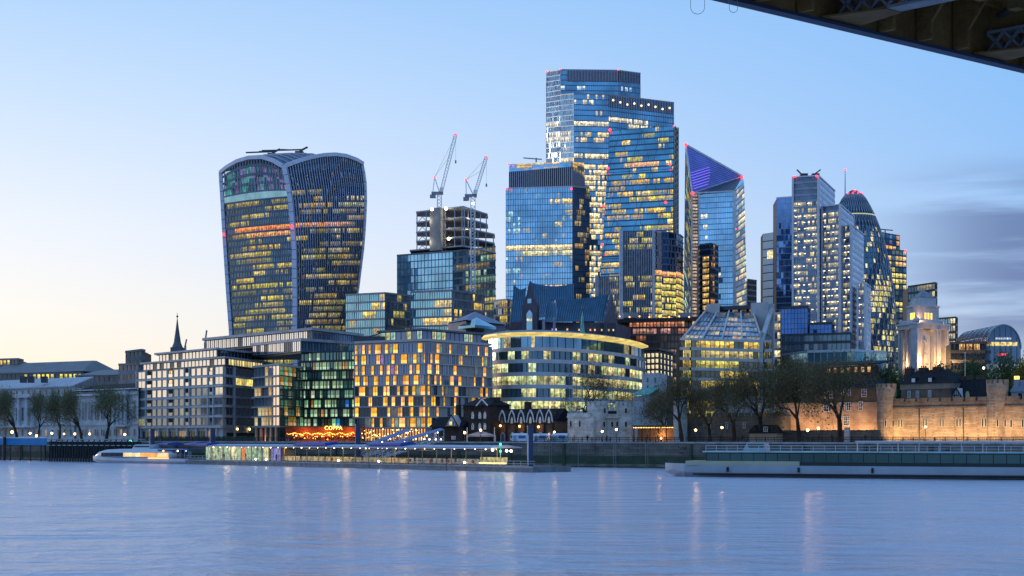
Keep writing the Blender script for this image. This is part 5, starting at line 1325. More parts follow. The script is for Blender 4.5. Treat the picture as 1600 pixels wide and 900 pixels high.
# ---- block with green-lit rooms and a restaurant below
def green_block():
    T = Thing('green_lit_apartments', 'riverside apartments with green-lit rooms above an orange-lit restaurant', 'building', (X(470, 430), 430, GZ))
    stn = mat('pale_edge_stone', (.38, .37, .38), .7, var=.12); dk = mat('dark_green_metal', (.03, .045, .045), .5, .3)
    d = 425
    # projecting wing
    A, B, C = G(398, 440), G(437, 425), G(474, 446); f, g = Fr(A, B), Fr(B, C); zt = Zp(571, d)
    core(T, [A, B, C], [zt] * 3, 12, dk, off=.1, name='wing')
    rows = [(573 + 15.8 * k, 586 + 15.8 * k) for k in range(6)]; rnd = random.Random(2)
    for k, (y0, y1) in enumerate(rows):
        z0, z1 = Zp(y1, d), Zp(y0, d)
        q = MB(); q.fbox(f, -.5, f.L + .2, z0 - .45, z0 - .1, 0, .8); T.one('balcony_slab', q, stn)
        n = 7
        for i in range(n):
            c = rnd.choice([(0, 0, 0), (0, 0, 0), (1, .62, .25), (.9, .8, .5)]) if i < 5 else (0, 0, 0)
            put(T, f, f.L * (i + .5) / n, z0, f.L / n - .05, z1 - z0 + .35, alu, gmirror if i > 3 else gwin, lo=tuple(q_ * .8 for q_ in c), up=tuple(q_ * .5 for q_ in c))
        for i in range(6):
            c = rnd.choice([(0, 0, 0)] * 5 + [(.4, .9, .5), (1, .5, .15)])
            put(T, g, g.L * (i + .5) / 6, z0, g.L / 6 - .05, z1 - z0 + .35, dk, glass('deep_teal_window', (.16, .27, .25), .08, .65, 1.0, .8, .4, 1.5), lo=tuple(q_ * .6 for q_ in c), up=tuple(q_ * .25 for q_ in c))
    q = MB(); q.poly([(A.x - .6, A.y - .3), (B.x, B.y - 1.0), (C.x + .4, C.y), (C.x, C.y + 10), (A.x, A.y + 10)], zt, zt + .6); T.one('roof_slab', q, stn)
    for i in range(5):
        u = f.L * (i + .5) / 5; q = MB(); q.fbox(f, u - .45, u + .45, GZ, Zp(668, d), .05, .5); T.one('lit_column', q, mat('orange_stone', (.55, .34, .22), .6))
    l = bpy.data.lights.new('colonnade_light', 'POINT'); l.energy = 130; l.color = (1, .5, .2); l.shadow_soft_size = .3
    o = bpy.data.objects.new('colonnade_light', l); sc.collection.objects.link(o); o.parent = T.root; p = f.pt(f.L / 2, GZ + .5, 1.6); w = WL[T.root.name]; o.location = (p.x - w[0], p.y - w[1], p.z - w[2])
    # main range
    d = 440; A, B = G(470, 446), G(560, 436); f = Fr(A, B); zt = Zp(548, d); core(T, [A, B], [zt] * 2, 16, dk, off=.1, name='main_range')
    for k in range(8):
        y0 = 550 + 14.8 * k; z0, z1 = Zp(y0 + 12.6, d), Zp(y0, d)
        q = MB(); q.fbox(f, 0, f.L, z0 - .42, z0 - .06, 0, .5); T.one('floor_band', q, dk)
        x = 0.05; i = 0
        while x < f.L - .8:
            w = rnd.choice((.9, 1.2, 1.6)); w = min(w, f.L - x); qd = rnd.random()
            c = rnd.choice(GREEN) if qd < .5 else (1, .5, .12) if qd < .56 else (.12, .4, 1) if qd < .59 else (0, 0, 0)
            s = rnd.uniform(.6, 1.1)
            put(T, f, x + w / 2, z0, w - .06, z1 - z0, dk, glass('deep_teal_window', (.16, .27, .25), .08, .65, 1.0, .8, .4, 1.5), lo=tuple(q_ * s for q_ in c), up=tuple(q_ * s * .42 for q_ in c)); x += w
    # penthouse storeys reflecting the sunset
    for pts, y0, y1, ov in (([(395, 466), (470, 442), (562, 462)], 550, 534, .6), ([(323, 492), (488, 446), (562, 472)], 532, 516.5, 1.4)):
        ps = [G(*p) for p in pts]; z0, z1 = Zp(y0, 446), Zp(y1, 446); core(T, ps, [z1] * 3, 14, dk, z0 - .6, off=.3, name='penthouse_core')
        for k, (a, b) in enumerate(zip(ps[:-1], ps[1:])):
            fr = Fr(a, b); n = int(fr.L / 2.4)
            for i in range(n):
                put(T, fr, fr.L * (i + .5) / n, z0, fr.L / n - .1, z1 - z0, alu, (gmirror if rnd.random() < .85 else gdark) if k == 0 else glass('blue_window_glass', (.16, .26, .38), .06, .7, 1), name='penthouse_window', bars=(2, 1))
        q = MB(); q.poly([(ps[0].x - ov, ps[0].y - ov * .3), (ps[1].x + .3, ps[1].y - ov * 1.6), (ps[2].x + ov, ps[2].y - ov * .3), (ps[2].x, ps[2].y + 14), (ps[0].x, ps[0].y + 14)], z1, z1 + .8); T.one('roof_slab', q, mat('slab_grey', (.32, .33, .36)))
    # restaurant front
    f = Fr(G(437, 421), G(560, 416)); q = MB(); q.fbox(f, .5, f.L, GZ, Zp(667, 418), -6, -3.2); T.one('restaurant_back_wall', q, mat('rust_wall', (.28, .09, .04), .7))
    q = MB(); q.fbox(f, .2, f.L, Zp(667.5, 418), Zp(665.5, 418), -6, .2); T.one('restaurant_canopy', q, mat('rust_canopy', (.30, .10, .06), .6))
    lt = T.p('festoon_lights', glow('festoon', (1, .36, .05), 6), 'stuff'); r2 = random.Random(7)
    for i in range(70):
        u = 2 + (f.L - 3) * i / 69; z = Zp(677.6 + 1.2 * math.sin(i * .55) + r2.uniform(-.8, .8), 418); lt.ball(f.pt(u, z, -.4), r2.uniform(.07, .16), 5, 3)
    for i in range(46):
        u = r2.uniform(3, f.L - .5); lt.ball(f.pt(u, GZ + r2.uniform(.6, 2.2), r2.uniform(-2.6, -.6)), r2.uniform(.08, .2), 5, 3)
    pm_ = T.p('planters', mat('planter_leaf', (.03, .05, .02), .8, var=.5, scale=2), 'stuff')
    for i in range(150):
        u = r2.uniform(0, f.L); z = GZ + .3 + r2.uniform(0, .9); p = f.pt(u, z, .1 + r2.uniform(-.3, .3)); pm_.obox(p, (r2.uniform(.1, .35), r2.uniform(-.2, .2), .1), (r2.uniform(-.1, .1), .3, .1), (0, .1, r2.uniform(.1, .35)))
    w = WL[T.root.name]
    for u, e in ((f.L * .28, 240), (f.L * .55, 300), (f.L * .85, 300)):
        l = bpy.data.lights.new('festoon_glow', 'POINT'); l.energy = e; l.color = (1, .30, .05); l.shadow_soft_size = .6
        o = bpy.data.objects.new('festoon_glow', l); sc.collection.objects.link(o); o.parent = T.root; p = f.pt(u, GZ + 2.6, -1.2); o.location = (p.x - w[0], p.y - w[1], p.z - w[2])
    tx = bpy.data.curves.new('sign_text', 'FONT'); tx.body = 'COPPA'; tx.size = 1.5; tx.extrude = .05; tx.align_x = 'CENTER'; tx.space_character = 1.1
    o = bpy.data.objects.new('sign_text', tx); sc.collection.objects.link(o); dg = bpy.context.evaluated_depsgraph_get(); dg.update()
    me = bpy.data.meshes.new_from_object(o.evaluated_get(dg)); bpy.data.objects.remove(o); me.materials.clear(); me.materials.append(glow('sign_yellow', (1, .72, .12), 3.2))
    p = f.pt(f.u_at(521.5), Zp(671.5, 418), .35); o = bpy.data.objects.new('restaurant_sign', me); sc.collection.objects.link(o); o.parent = T.root
    o.location = (p.x - w[0], p.y - w[1], p.z - w[2]); o.rotation_euler = (R(90), 0, f.rz()); o['kind'] = 'stuff'
    T.done()
green_block()

# ---- hotel with gold-lit windows
def hotel():
    T = Thing('gold_windowed_hotel', 'hotel whose irregular windows glow gold, between the green-lit apartments and the curved office', 'building', (X(665, 425), 425, GZ))
    cl = mat('mauve_cladding', (.38, .32, .29), .55, .15, var=.18, scale=.6); bn = mat('pale_cladding_band', (.46, .41, .39), .6, var=.1); dk = dark_metal
    A, B, C = G(553, 436), G(666, 424), G(769, 446); f, g = Fr(A, B), Fr(B, C); d = 424
    zt = Zp(533, d); core(T, [A, B, C], [zt] * 3, 18, cl, off=.05)
    rnd = random.Random(42); gcurt = glass('curtain_glass', (.12, .11, .10), .2, .15, 1.35, 1.4, .6, 1.25); gbl = glass('hotel_blue_glass', (.22, .27, .40), .07, .65, 1)
    for k in range(8):
        y0 = 535.5 + 16.7 * k; z0, z1 = Zp(y0 + 15.0, d), Zp(y0, d)
        for fr, base in ((f, 1.0), (g, 0.62)):
            q = MB(); q.fbox(fr, -.25 if fr is f else .3, fr.L + (.25 if fr is g else 0), z0 - .30, z0 - .02, 0, .40); T.one('floor_band', q, bn)
            x = .35; prev = 0
            while x < fr.L - .7:
                w = rnd.choice((1.1, 1.4, 1.8, 2.3)) * (.8 if fr is g else 1); w = min(w, fr.L - x - .2)
                if fr is g and rnd.random() < .45: x += w * rnd.uniform(.5, .9); continue
                gold = (not prev) and rnd.random() < (.72 if fr is f else .82)
                if gold:
                    s = rnd.uniform(.7, 1.1); c = (1.0, .55, .14)
                    put(T, fr, x + w / 2, z0, w - .08, z1 - z0, bn if fr is g else alu, gcurt, lo=(1.5 * s, .80 * s, .17 * s), up=(.9 * s, .36 * s, .05 * s), bars=(2 if w > 1.4 else 1, 1), name='gold_window')
                else:
                    q_ = rnd.random(); c = (.12, .10, .06) if q_ < .2 else (.16, .3, .2) if q_ < .25 else (.35, .05, .3) if q_ < .28 and k < 3 else (0, 0, 0)
                    put(T, fr, x + w / 2, z0, w - .08, z1 - z0, alu, gbl if k < 4 else gdark, lo=c, bars=(2, 1) if w > 1.4 else (1, 1))
                prev = gold; x += w
    for fr in (f,):
        for i in range(26):
            u = fr.L * (i + .5) / 26; q_ = MB()
            put(T, fr, u, GZ + .2, fr.L / 26 - .1, Zp(669, d) - GZ - .3, dk, gcurt, lo=(.9, .42, .08) if i % 3 else (1.2, .8, .3), up=(.7, .28, .05), name='lobby_window')
    # set-back roof storey and roof slab
    ps = [G(594, 440), G(660, 431), G(752, 450)]; z0, z1 = zt, Zp(518, 436); core(T, ps, [z1] * 3, 12, dk, z0, off=.3, name='roof_storey')
    for a, b in zip(ps[:-1], ps[1:]):
        fr = Fr(a, b); n = int(fr.L / 1.9)
        for i in range(n):
            c = rnd.choice([(0, 0, 0), (0, 0, 0), (.3, .5, .4), (.5, .45, .25)]); put(T, fr, fr.L * (i + .5) / n, z0 + .1, fr.L / n - .1, z1 - z0 - .2, alu, gbl, lo=c, name='roof_window')
    q = MB(); q.poly([(ps[0].x - 1, ps[0].y - .5), (ps[1].x, ps[1].y - 1.8), (ps[2].x + 1, ps[2].y - .5), (ps[2].x, ps[2].y + 12), (ps[0].x, ps[0].y + 12)], z1, z1 + .5); T.one('roof_slab', q, mat('slate_slab', (.10, .12, .16), .5))
    q = MB(); q.poly([(A.x, A.y - .1), (B.x, B.y - .25), (C.x, C.y - .1), (C.x - 2, C.y + 3), (A.x + 1, A.y + 3)], zt, zt + .7); T.one('parapet', q, bn)
    x = X(568, 436); q = MB(); q.box(x - 3, x + 6, 437, 446, zt, zt + 2.2); q.bar((x, 440, zt + 2), (x + 9, 440, zt + 4.5), .3); T.one('roof_plant', q, dark_metal)
    T.done()
hotel()

# ---- long classical customs building on the left
def customs():
    T = Thing('classical_stone_building', 'long pale classical building with columns and cornice behind the riverside trees', 'building', (X(100, 505), 505, GZ))
    st = mat('weathered_portland', (.55, .56, .58), .8, var=.22, scale=.3); rf = mat('lead_grey_roof', (.36, .38, .43), .6, var=.15)
    A, M, B = G(-120, 560), G(116, 500), G(216, 476); f1, f2 = Fr(A, M), Fr(M, B); d = 490
    core(T, [A, M], [Zp(604, 500)] * 2, 20, st, off=0, name='main_wall'); core(T, [M + Vector((0, 1.2, 0)), B], [Zp(612, d)] * 2, 20, st, off=0, name='wing_wall')
    for f, yt, yc in ((f1, 604, 617), (f2, 612, 618)):
        for nm, y, h, n in (('cornice', yc, .6, .7), ('string_course', 664, .4, .35), ('parapet', yt, .8, .4)):
            q = MB(); q.fbox(f, -.2, f.L + .2, Zp(y, d), Zp(y, d) + h, 0, n); T.one(nm, q, st)
        n = int(f.L / 3.4)
        for i in range(n):
            u = f.L * (i + .5) / n
            put(T, f, u, Zp(681, d), 1.2, 2.2, st, gdark, name='window', lo=(.5, .35, .12) if i % 5 == 2 else (0, 0, 0))
            put(T, f, u, Zp(656, d), 1.3, 4.6, st, gdark, name='window', bars=(2, 3))
            if f is f1: put(T, f, u, Zp(614.5, d), 1.1, 1.8, st, gdark)
            else: put(T, f, u, Zp(636, d), 1.1, 1.9, st, gdark)
    for f, us in ((f1, [f1.u_at(p) for p in (-30, -18, -4, 9, 21, 33, 46, 56)]), (f2, [f2.u_at(p) for p in (182, 188, 194, 200)])):
        for u in us:
            q = MB(); p = f.pt(u, 0, 1.0); q.lathe(p.x, p.y, [(.62, Zp(664, d)), (.6, Zp(650, d)), (.5, Zp(622, d)), (.75, Zp(620, d)), (.75, Zp(618, d))], 10); T.one('column', q, st)
        a, b = min(us) - 1, max(us) + 1
        for nm, y0, y1 in (('entablature', 618, 612), ('column_plinth', 667, 664)):
            q = MB(); q.fbox(f, a, b, Zp(y0, d), Zp(y1, d), .05, 1.9); T.one(nm, q, st)
    q = MB(); f = f1; z = Zp(603, 500); q.loft([[f.pt(0, z, 1), f.pt(f.L, z, 1), f.pt(f.L - 2, z + 3.4, -9), f.pt(0, z + 3.4, -9)], [f.pt(0, z - .4, 1), f.pt(f.L, z - .4, 1), f.pt(f.L - 2, z + 3.0, -9), f.pt(0, z + 3.0, -9)]]); T.one('roof', q, rf)
    q = MB(); f = f2; z = Zp(610, d); q.loft([[f.pt(0, z, .5), f.pt(f.L, z, .5), f.pt(f.L, z + 2.4, -9), f.pt(0, z + 2.4, -9)], [f.pt(0, z - .4, .5), f.pt(f.L, z - .4, .5), f.pt(f.L, z + 2, -9), f.pt(0, z + 2, -9)]]); T.one('roof', q, mat('slate_roof', (.03, .034, .045)))
    for px in (35, 47, 68):
        x = X(px, 512); q = MB(); q.box(x - .9, x + .9, 512, 514, Zp(598, 512), Zp(588, 512)); T.one('chimney', q, dark_metal)
    T.done()
customs()
def backblock(name, label, pts, ys, roofm, wallm, lit=.2, seed=1, ridge=None, floor=3.4):
    T = Thing(name, label, 'building', (*G(*pts[1])[:2], GZ))
    tower(T, pts, ys, dict(g=gdark, b=wallm, m=wallm, bay=2.6, floor=floor, bf=.45, bd=.15, mw=.35, md=.12, lit=(lit, seed, YELL)), 22, capm=roofm)
    if ridge:
        ps = [G(*p) for p in pts]; m = MB(); f = Fr(ps[0], ps[1]); z = Zp(ys[0], pts[0][1]); h = Zp(ridge, pts[0][1]) - z
        m.loft([[f.pt(-1, z, .8), f.pt(f.L * .12, z + h, -10), f.pt(f.L * .12 + 1, z + h, -12), f.pt(0, z, -22)], [f.pt(f.L + 1, z, .8), f.pt(f.L * .93, z + h, -10), f.pt(f.L * .93, z + h, -12), f.pt(f.L, z, -22)]]); T.one('roof', m, roofm)
    T.done()
gr = mat('pinkish_grey_roof', (.20, .19, .20), .7, var=.15); gw = mat('grey_brown_wall', (.17, .17, .18), .8, var=.2)
backblock('long_roofed_block', 'long grey hipped-roof building with lit attic windows above the classical building', [(-30, 640), (128, 610), (140, 630)], [585, 584, 586], gr, gw, .35, 3, 567)
backblock('low_roofed_block', 'low grey roof stretching right of the long hipped roof', [(118, 600), (192, 585), (200, 600)], [588, 589, 590], gr, gw, .0, 4, 577)
backblock('concrete_block', 'brown-grey stepped concrete block left of the grey stone apartments', [(186, 570), (216, 560), (232, 575)], [571, 570, 571], gw, mat('mauve_grey_wall', (.2, .2, .24), .8), .0, 5)
backblock('concrete_stub_tower', 'blocky dark rooftop tower just left of the grey stone apartments', [(196.5, 578), (221, 572), (226, 584)], [551, 548, 549], gw, gw, .0, 6)
backblock('flat_roofed_block', 'flat-topped building at the far left edge behind the long roof', [(-40, 660), (28, 640), (36, 655)], [564, 562, 564], gr, gw, .2, 7)
S = Thing('church_spire', 'slender dark church spire above the grey stone apartments', 'spire', (X(277, 800), 800, GZ)); x = X(277, 800)
m = MB(); m.box(x - 3, x + 3, 797, 803, GZ, Zp(543, 800)); S.one('tower', m, mat('dark_spire_stone', (.12, .12, .14), .8))
m = MB(); m.lathe(x, 800, [(3.0, Zp(543, 800)), (2.0, Zp(536, 800)), (.9, Zp(515, 800)), (.15, Zp(497, 800))], 8); S.one('spire', m, mat('spire_lead', (.10, .11, .13), .6))
m = MB(); m.tube((x, 800, Zp(498, 800)), (x, 800, Zp(489, 800)), .15); m.ball((x, 800, Zp(494.5, 800)), .6, 6, 4); S.one('finial', m, dark_metal); S.done()
for lab, px, d, y0, tip in (('small dark crane jib above the apartment penthouses', 320.5, 760, 540, (323, 516)), ('tiny pale crane jib just right of the church spire', 289.5, 820, 545, (291.5, 530))):
    S = Thing('distant_crane', lab, 'crane', (X(px, d), d, GZ), 'small distant cranes'); m = MB(); m.bar((X(px, d), d, GZ), (X(px, d), d, Zp(y0 - 5, d)), 1.0); S.one('mast', m, grey_metal); m = MB(); m.bar((X(px, d), d, Zp(y0 - 5, d)), (X(tip[0], d), d, Zp(tip[1], d)), .7); S.one('jib', m, grey_metal); S.done()

# ---- small old houses by the gate
def old_houses():
    d = 372
    T = Thing('half_timbered_cottage', 'small half-timbered cottage with dark roof and one lit gable window', 'house', (X(698, d), d, GZ))
    f = Fr(G(674, 376), G(723, 370)); ze = Zp(667, d); zr = Zp(651, d)
    q = MB(); q.fbox(f, 0, f.L, GZ, ze, -6, 0); T.one('wall', q, brick_dark)
    q = MB(); q.loft([[f.pt(-.4, ze, .5), f.pt(-.4, zr, -3), f.pt(-.4, ze, -6.5)], [f.pt(f.L + .4, ze, .5), f.pt(f.L + .4, zr, -3), f.pt(f.L + .4, ze, -6.5)]]); T.one('roof', q, slate)
    u = f.u_at(709); g0 = [f.pt(u - 2.1, ze, .9), f.pt(u + 2.1, ze, .9), f.pt(u, zr + .4, .9)]
    q = MB(); q.loft([[p - f.N * 2.5 for p in g0], g0]); go = T.one('gable', q, mat('white_plaster', (.5, .5, .5), .7))
    q = MB(); tm = mat('dark_timber', (.03, .025, .02), .7)
    q = T.p('timber_frame', tm)
    for a, b in ((-1.4, 0.0), (-.7, .0), (.7, .0), (1.4, .0)): q.bar(f.pt(u + a, ze, .95), f.pt(u + a, ze + (2.1 - abs(a)) * .95, .95), .16)
    q.bar(f.pt(u - 2.2, ze + .05, .97), f.pt(u, zr + .45, .97), .22); q.bar(f.pt(u + 2.2, ze + .05, .97), f.pt(u, zr + .45, .97), .22); q.bar(f.pt(u - 2, ze + .1, .95), f.pt(u + 2, ze + .1, .95), .2)
    put(T, f, u - .1, ze + .35, 1.1, 1.0, white_trim, MATS['warm_pane'], n=.98, lo=(1, .75, .2))
    put(T, f, u, GZ + .6, 1.3, .9, white_trim, gwin, n=.02, bars=(3, 2)); put(T, f, 1.4, GZ + .8, .9, 1.6, white_trim, gwin, n=.02)
    q = MB(); q.fbox(f, f.u_at(700), f.u_at(704.5), zr - 1, Zp(632, d), -4, -3); T.one('chimney', q, brick_dark); T.done()

    T = Thing('dark_brick_house', 'tall dark brick house with white arched windows and bargeboards', 'house', (X(745, d), d, GZ))
    f = Fr(G(724, 372), G(766, 366)); ze = Zp(634, d); zr = Zp(628, d)
    q = MB(); q.fbox(f, 0, f.L, GZ, ze, -7, 0); T.one('wall', q, brick_dark)
    q = MB(); q.loft([[f.pt(-.5, ze, .6), f.pt(1.5, zr + .8, -3.5), f.pt(-.5, ze, -7.5)], [f.pt(f.L + .5, ze, .6), f.pt(f.L - 1.5, zr + .8, -3.5), f.pt(f.L + .5, ze, -7.5)]]); T.one('roof', q, slate)
    for i in range(7): T.p('corbels', brick_dark, 'stuff').fbox(f, .2 + i * .95, .6 + i * .95, ze - .9, ze - .05, 0, .35)
    def arched(T, f, u, z, w, h, gm=gwin, n=.02, par=None):
        m = MB(); a = w / 2; ring = [(-a, 0), (a, 0), (a, h * .6), (a * .6, h * .85), (0, h), (-a * .6, h * .85), (-a, h * .6)]
        m.face([f.pt(u + x_, z + y_, n + .06) for x_, y_ in ring]); o = m.build('arched_window', gm, par or T.root)
        if not par:
            m = MB()
            for (x0, y0), (x1, y1) in zip(ring, ring[1:] + ring[:1]): m.bar(f.pt(u + x0, z + y0, n + .06), f.pt(u + x1, z + y1, n + .06), .13)
            m.build('frame', white_trim, o)
    for px in (739, 750, 758): arched(T, f, f.u_at(px), Zp(654, d), .75, 1.6); arched(T, f, f.u_at(px), Zp(671, d), .75, 1.5)
    u = f.u_at(756); q = MB()
    for s in (-1, 1): q.bar(f.pt(u + s * 1.9, ze - .1, .7), f.pt(u, ze + 1.5, .7), .16, .3)
    T.one('bargeboard', q, white_trim)
    for k, px in enumerate((754, 762)):
        q = MB(); q.fbox(f, f.u_at(px) - .5, f.u_at(px) + .5, zr - .5, Zp(621, d), -4, -3); T.one('chimney', q, brick_dark)
    T.done()

    T = Thing('gabled_brick_range', 'dark brick range with six white-edged pointed gables and orange lamps', 'house', (X(820, d), d, GZ))
    A, B = G(771, 370), G(868, 358); f = Fr(A, B); ze = Zp(658, 362); zr = Zp(638, 362)
    q = MB(); q.fbox(f, 0, f.L, GZ, ze, -7, 0); T.one('wall', q, stone_mat('orange_brick', (.20, .085, .05), (.26, .12, .07), (.2, .15, .1), .5, .16, .25, .5))
    q = MB(); q.loft([[f.pt(-.3, ze, .2), f.pt(-.3, zr, -3.5), f.pt(-.3, ze, -7.2)], [f.pt(f.L + .3, ze, .2), f.pt(f.L + .3, zr, -3.5), f.pt(f.L + .3, ze, -7.2)]]); T.one('roof', q, slate)
    for k, px in enumerate((786, 801, 815.5, 830, 845, 859)):
        u = f.u_at(px); a = 1.12; h = Zp(641, 362) - ze; g0 = [f.pt(u - a, ze - .8, .25), f.pt(u + a, ze - .8, .25), f.pt(u + a, ze, .25), f.pt(u + a * .62, ze + h * .6, .25), f.pt(u, ze + h, .25), f.pt(u - a * .62, ze + h * .6, .25), f.pt(u - a, ze, .25)]
        q = MB(); q.loft([[p - f.N * 3 for p in g0], g0]); go = T.one('gable', q, brick_dark)
        q = MB()
        for s in (-1, 1): q.bar(f.pt(u + s * a, ze - .3, .35), f.pt(u + s * a * .62, ze + h * .62, .35), .2, .25); q.bar(f.pt(u + s * a * .62, ze + h * .6, .35), f.pt(u, ze + h + .1, .35), .2, .25)
        q.build('bargeboard', white_trim, go); arched(T, f, u, ze - .5, .7, 1.6, gwin, .27, go)
        # ground-floor arch
        arched(T, f, u, GZ, 1.3, 2.4, gdark if k != 0 else gwin, .05)
        q = MB(); q.fbox(f, u + 1.0, u + 1.4, GZ, ze - .3, 0, .4); T.one('pier', q, brick_dark)
    q = MB(); q.fbox(f, f.u_at(807), f.u_at(814), zr - 1.5, Zp(627, 362), -4.2, -3); T.one('chimney', q, brick_dark)
    w = WL[T.root.name]
    for px, y in ((785.5, 665), (815.5, 666), (845, 667)):
        p = f.pt(f.u_at(px), Zp(y, 362), .9)
        l = bpy.data.lights.new('lantern_light', 'POINT'); l.energy = 110; l.color = (1, .42, .08); l.shadow_soft_size = .2
        o = bpy.data.objects.new('lantern_light', l); sc.collection.objects.link(o); o.parent = T.root; o.location = (p.x - w[0], p.y - w[1], p.z - w[2])
        q = MB(); q.ball(p, .26, 8, 5); T.one('lantern', q, glow('lantern_amber', (1, .52, .12), 8))
    T.done()
old_houses()

# ---- pale stone gatehouse
def crenels(mb, f, z, h, w, gap, t, n0=0.0):
    n = max(1, int(f.L / (w + gap))); s = f.L / n
    for i in range(n): mb.fbox(f, i * s + gap / 2, (i + 1) * s - gap / 2, z, z + h, n0 - t, n0)
pale_st = stone_mat('pale_ragstone', (.50, .53, .52), (.64, .66, .64), (.42, .44, .44), .8, .35, .4, .5)
def slit(T, p, f, w, h, surround=True, name='arrow_slit', arched=True):
    m = MB(); a = w / 2; ring = [(-a, 0), (a, 0), (a, h * .82), (0, h), (-a, h * .82)]
    m.face([p + f.U * x_ + UZ * y_ + f.N * .05 for x_, y_ in ring]); o = m.build(name, mat('black_recess', (.012, .012, .014), .8), T.root)
    if surround:
        m = MB()
        for (x0, y0), (x1, y1) in zip(ring, ring[1:] + ring[:1]): m.bar(p + f.U * x0 * 1.25 + UZ * y0 + f.N * .06, p + f.U * x1 * 1.25 + UZ * y1 + f.N * .06, .12, .1)
        m.build('surround', mat('dressed_stone', (.42, .40, .36), .8, var=.1), o)
def drum(T, cx, cy, r, z0, z1, mt, n=16, name='drum', cren=True, a0=math.pi * .95, a1=math.pi * 2.05, ch=1.0, corb=None):
    q = MB(); q.lathe(cx, cy, [(r * 1.06, z0), (r * 1.02, z0 + 1.2), (r, z0 + 1.4), (r * .98, z1)], n); o = T.one(name, q, mt)
    if corb:
        q = MB(); q.lathe(cx, cy, [(r * .98, corb - .35), (r * 1.045, corb), (r * 1.045, z1)], n); T.one('parapet', q, mt)
    if cren:
        k = 12; rr = r * (1.045 if corb else .98)
        for i in range(k):
            a = 2 * math.pi * i / k; q = MB(); c = Vector((cx + rr * math.cos(a), cy + rr * math.sin(a), z1)); t = Vector((-math.sin(a), math.cos(a), 0)); nn = Vector((math.cos(a), math.sin(a), 0))
            q.obox(c - t * rr * .16 - nn * .55, t * rr * .32, nn * .55, UZ * ch); T.one('merlon', q, mt)
def gatehouse():
    T = Thing('stone_gatehouse', 'pale stone gatehouse with crenellated twin drums and a lower side block', 'gatehouse', (X(945, 352), 352, GZ))
    d = 352; z1 = Zp(634, d)
    f = Fr(G(887, 353), G(922, 350)); q = MB(); q.fbox(f, 0, f.L + .8, GZ, Zp(651, d), -5, 0); T.one('side_block', q, pale_st)
    q = MB(); q.fbox(f, -.15, f.L, Zp(652.5, d), Zp(650.5, d), -5, .2); T.one('string_course', q, pale_st)
    q = MB(); q.fbox(f, -.1, f.L, Zp(651, d), Zp(645, d), -.5, .05); T.one('parapet', q, pale_st)
    for px in (892, 906): slit(T, f.pt(f.u_at(px), Zp(667, d), 0), f, .42, 1.5)
    xa, xb = X(934, d), X(977, d)
    for x in (xa, xb):
        drum(T, x, d + 1.5, 2.05 if x == xb else 2.4, GZ, z1, pale_st, 8 if x == xb else 10, corb=Zp(641, d))
    fc = Fr((xa, d + .4), (xb, d + .4)); q = MB(); q.fbox(fc, 0, fc.L, GZ, Zp(640, d), -5, 0); T.one('centre_wall', q, pale_st)
    q = MB(); q.fbox(fc, 1.8, fc.L - 1.5, Zp(653, d), Zp(651.5, d), 0, .9); T.one('string_course', q, pale_st)
    q = MB(); q.fbox(fc, 2.4, fc.L - 2, Zp(646.5, d), Zp(642, d), .02, .1); T.one('dark_window_row', q, mat('black_recess', (.012, .012, .014)))
    m = T.p('merlon_row', pale_st, 'stuff'); crenels(m, fc, Zp(640, d), 1.2, .7, .5, .5)
    for px, y in ((945, 646), (978, 646), (944, 667), (957, 667), (965, 667), (978, 667)):
        ff = Fr((X(px - 5, d - .9), d - .95), (X(px + 5, d - .9), d - .95)); slit(T, Vector((X(px, d - .9), d - .98 if px not in (957, 965) else d + .36, Zp(y, d))), ff, .45, 1.3)
    T.done()
gatehouse()

# ---- castle walls
cas = stone_mat('castle_ragstone', (.30, .24, .18), (.42, .35, .27), (.22, .18, .14), .75, .30, .8, .45)
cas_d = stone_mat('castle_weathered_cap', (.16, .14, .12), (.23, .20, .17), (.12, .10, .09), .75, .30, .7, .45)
def flood(name, label, p, aim, e, size=R(100)):
    T = Thing(name, label, 'floodlight', p, 'floodlights at the foot of the castle walls')
    q = MB(); q.box(p[0] - .22, p[0] + .22, p[1] - .15, p[1] + .15, p[2], p[2] + .25); T.one('housing', q, dark_metal)
    q = MB(); q.box(p[0] - .18, p[0] + .18, p[1] - .1, p[1] + .1, p[2] + .255, p[2] + .28); T.one('lens', q, glow('flood_lens', (1, .6, .25), 4))
    l = bpy.data.lights.new('flood_beam', 'SPOT'); l.energy = e; l.color = (1, .60, .25); l.spot_size = size; l.spot_blend = .9; l.shadow_soft_size = .15
    o = bpy.data.objects.new('flood_beam', l); sc.collection.objects.link(o); o.parent = T.root; o.location = (0, 0, .4)
    o.rotation_euler = (Vector(aim) - Vector(p)).to_track_quat('-Z', 'Y').to_euler(); T.done()
ORD = 'first second third fourth fifth sixth seventh eighth ninth tenth eleventh twelfth thirteenth'.split()
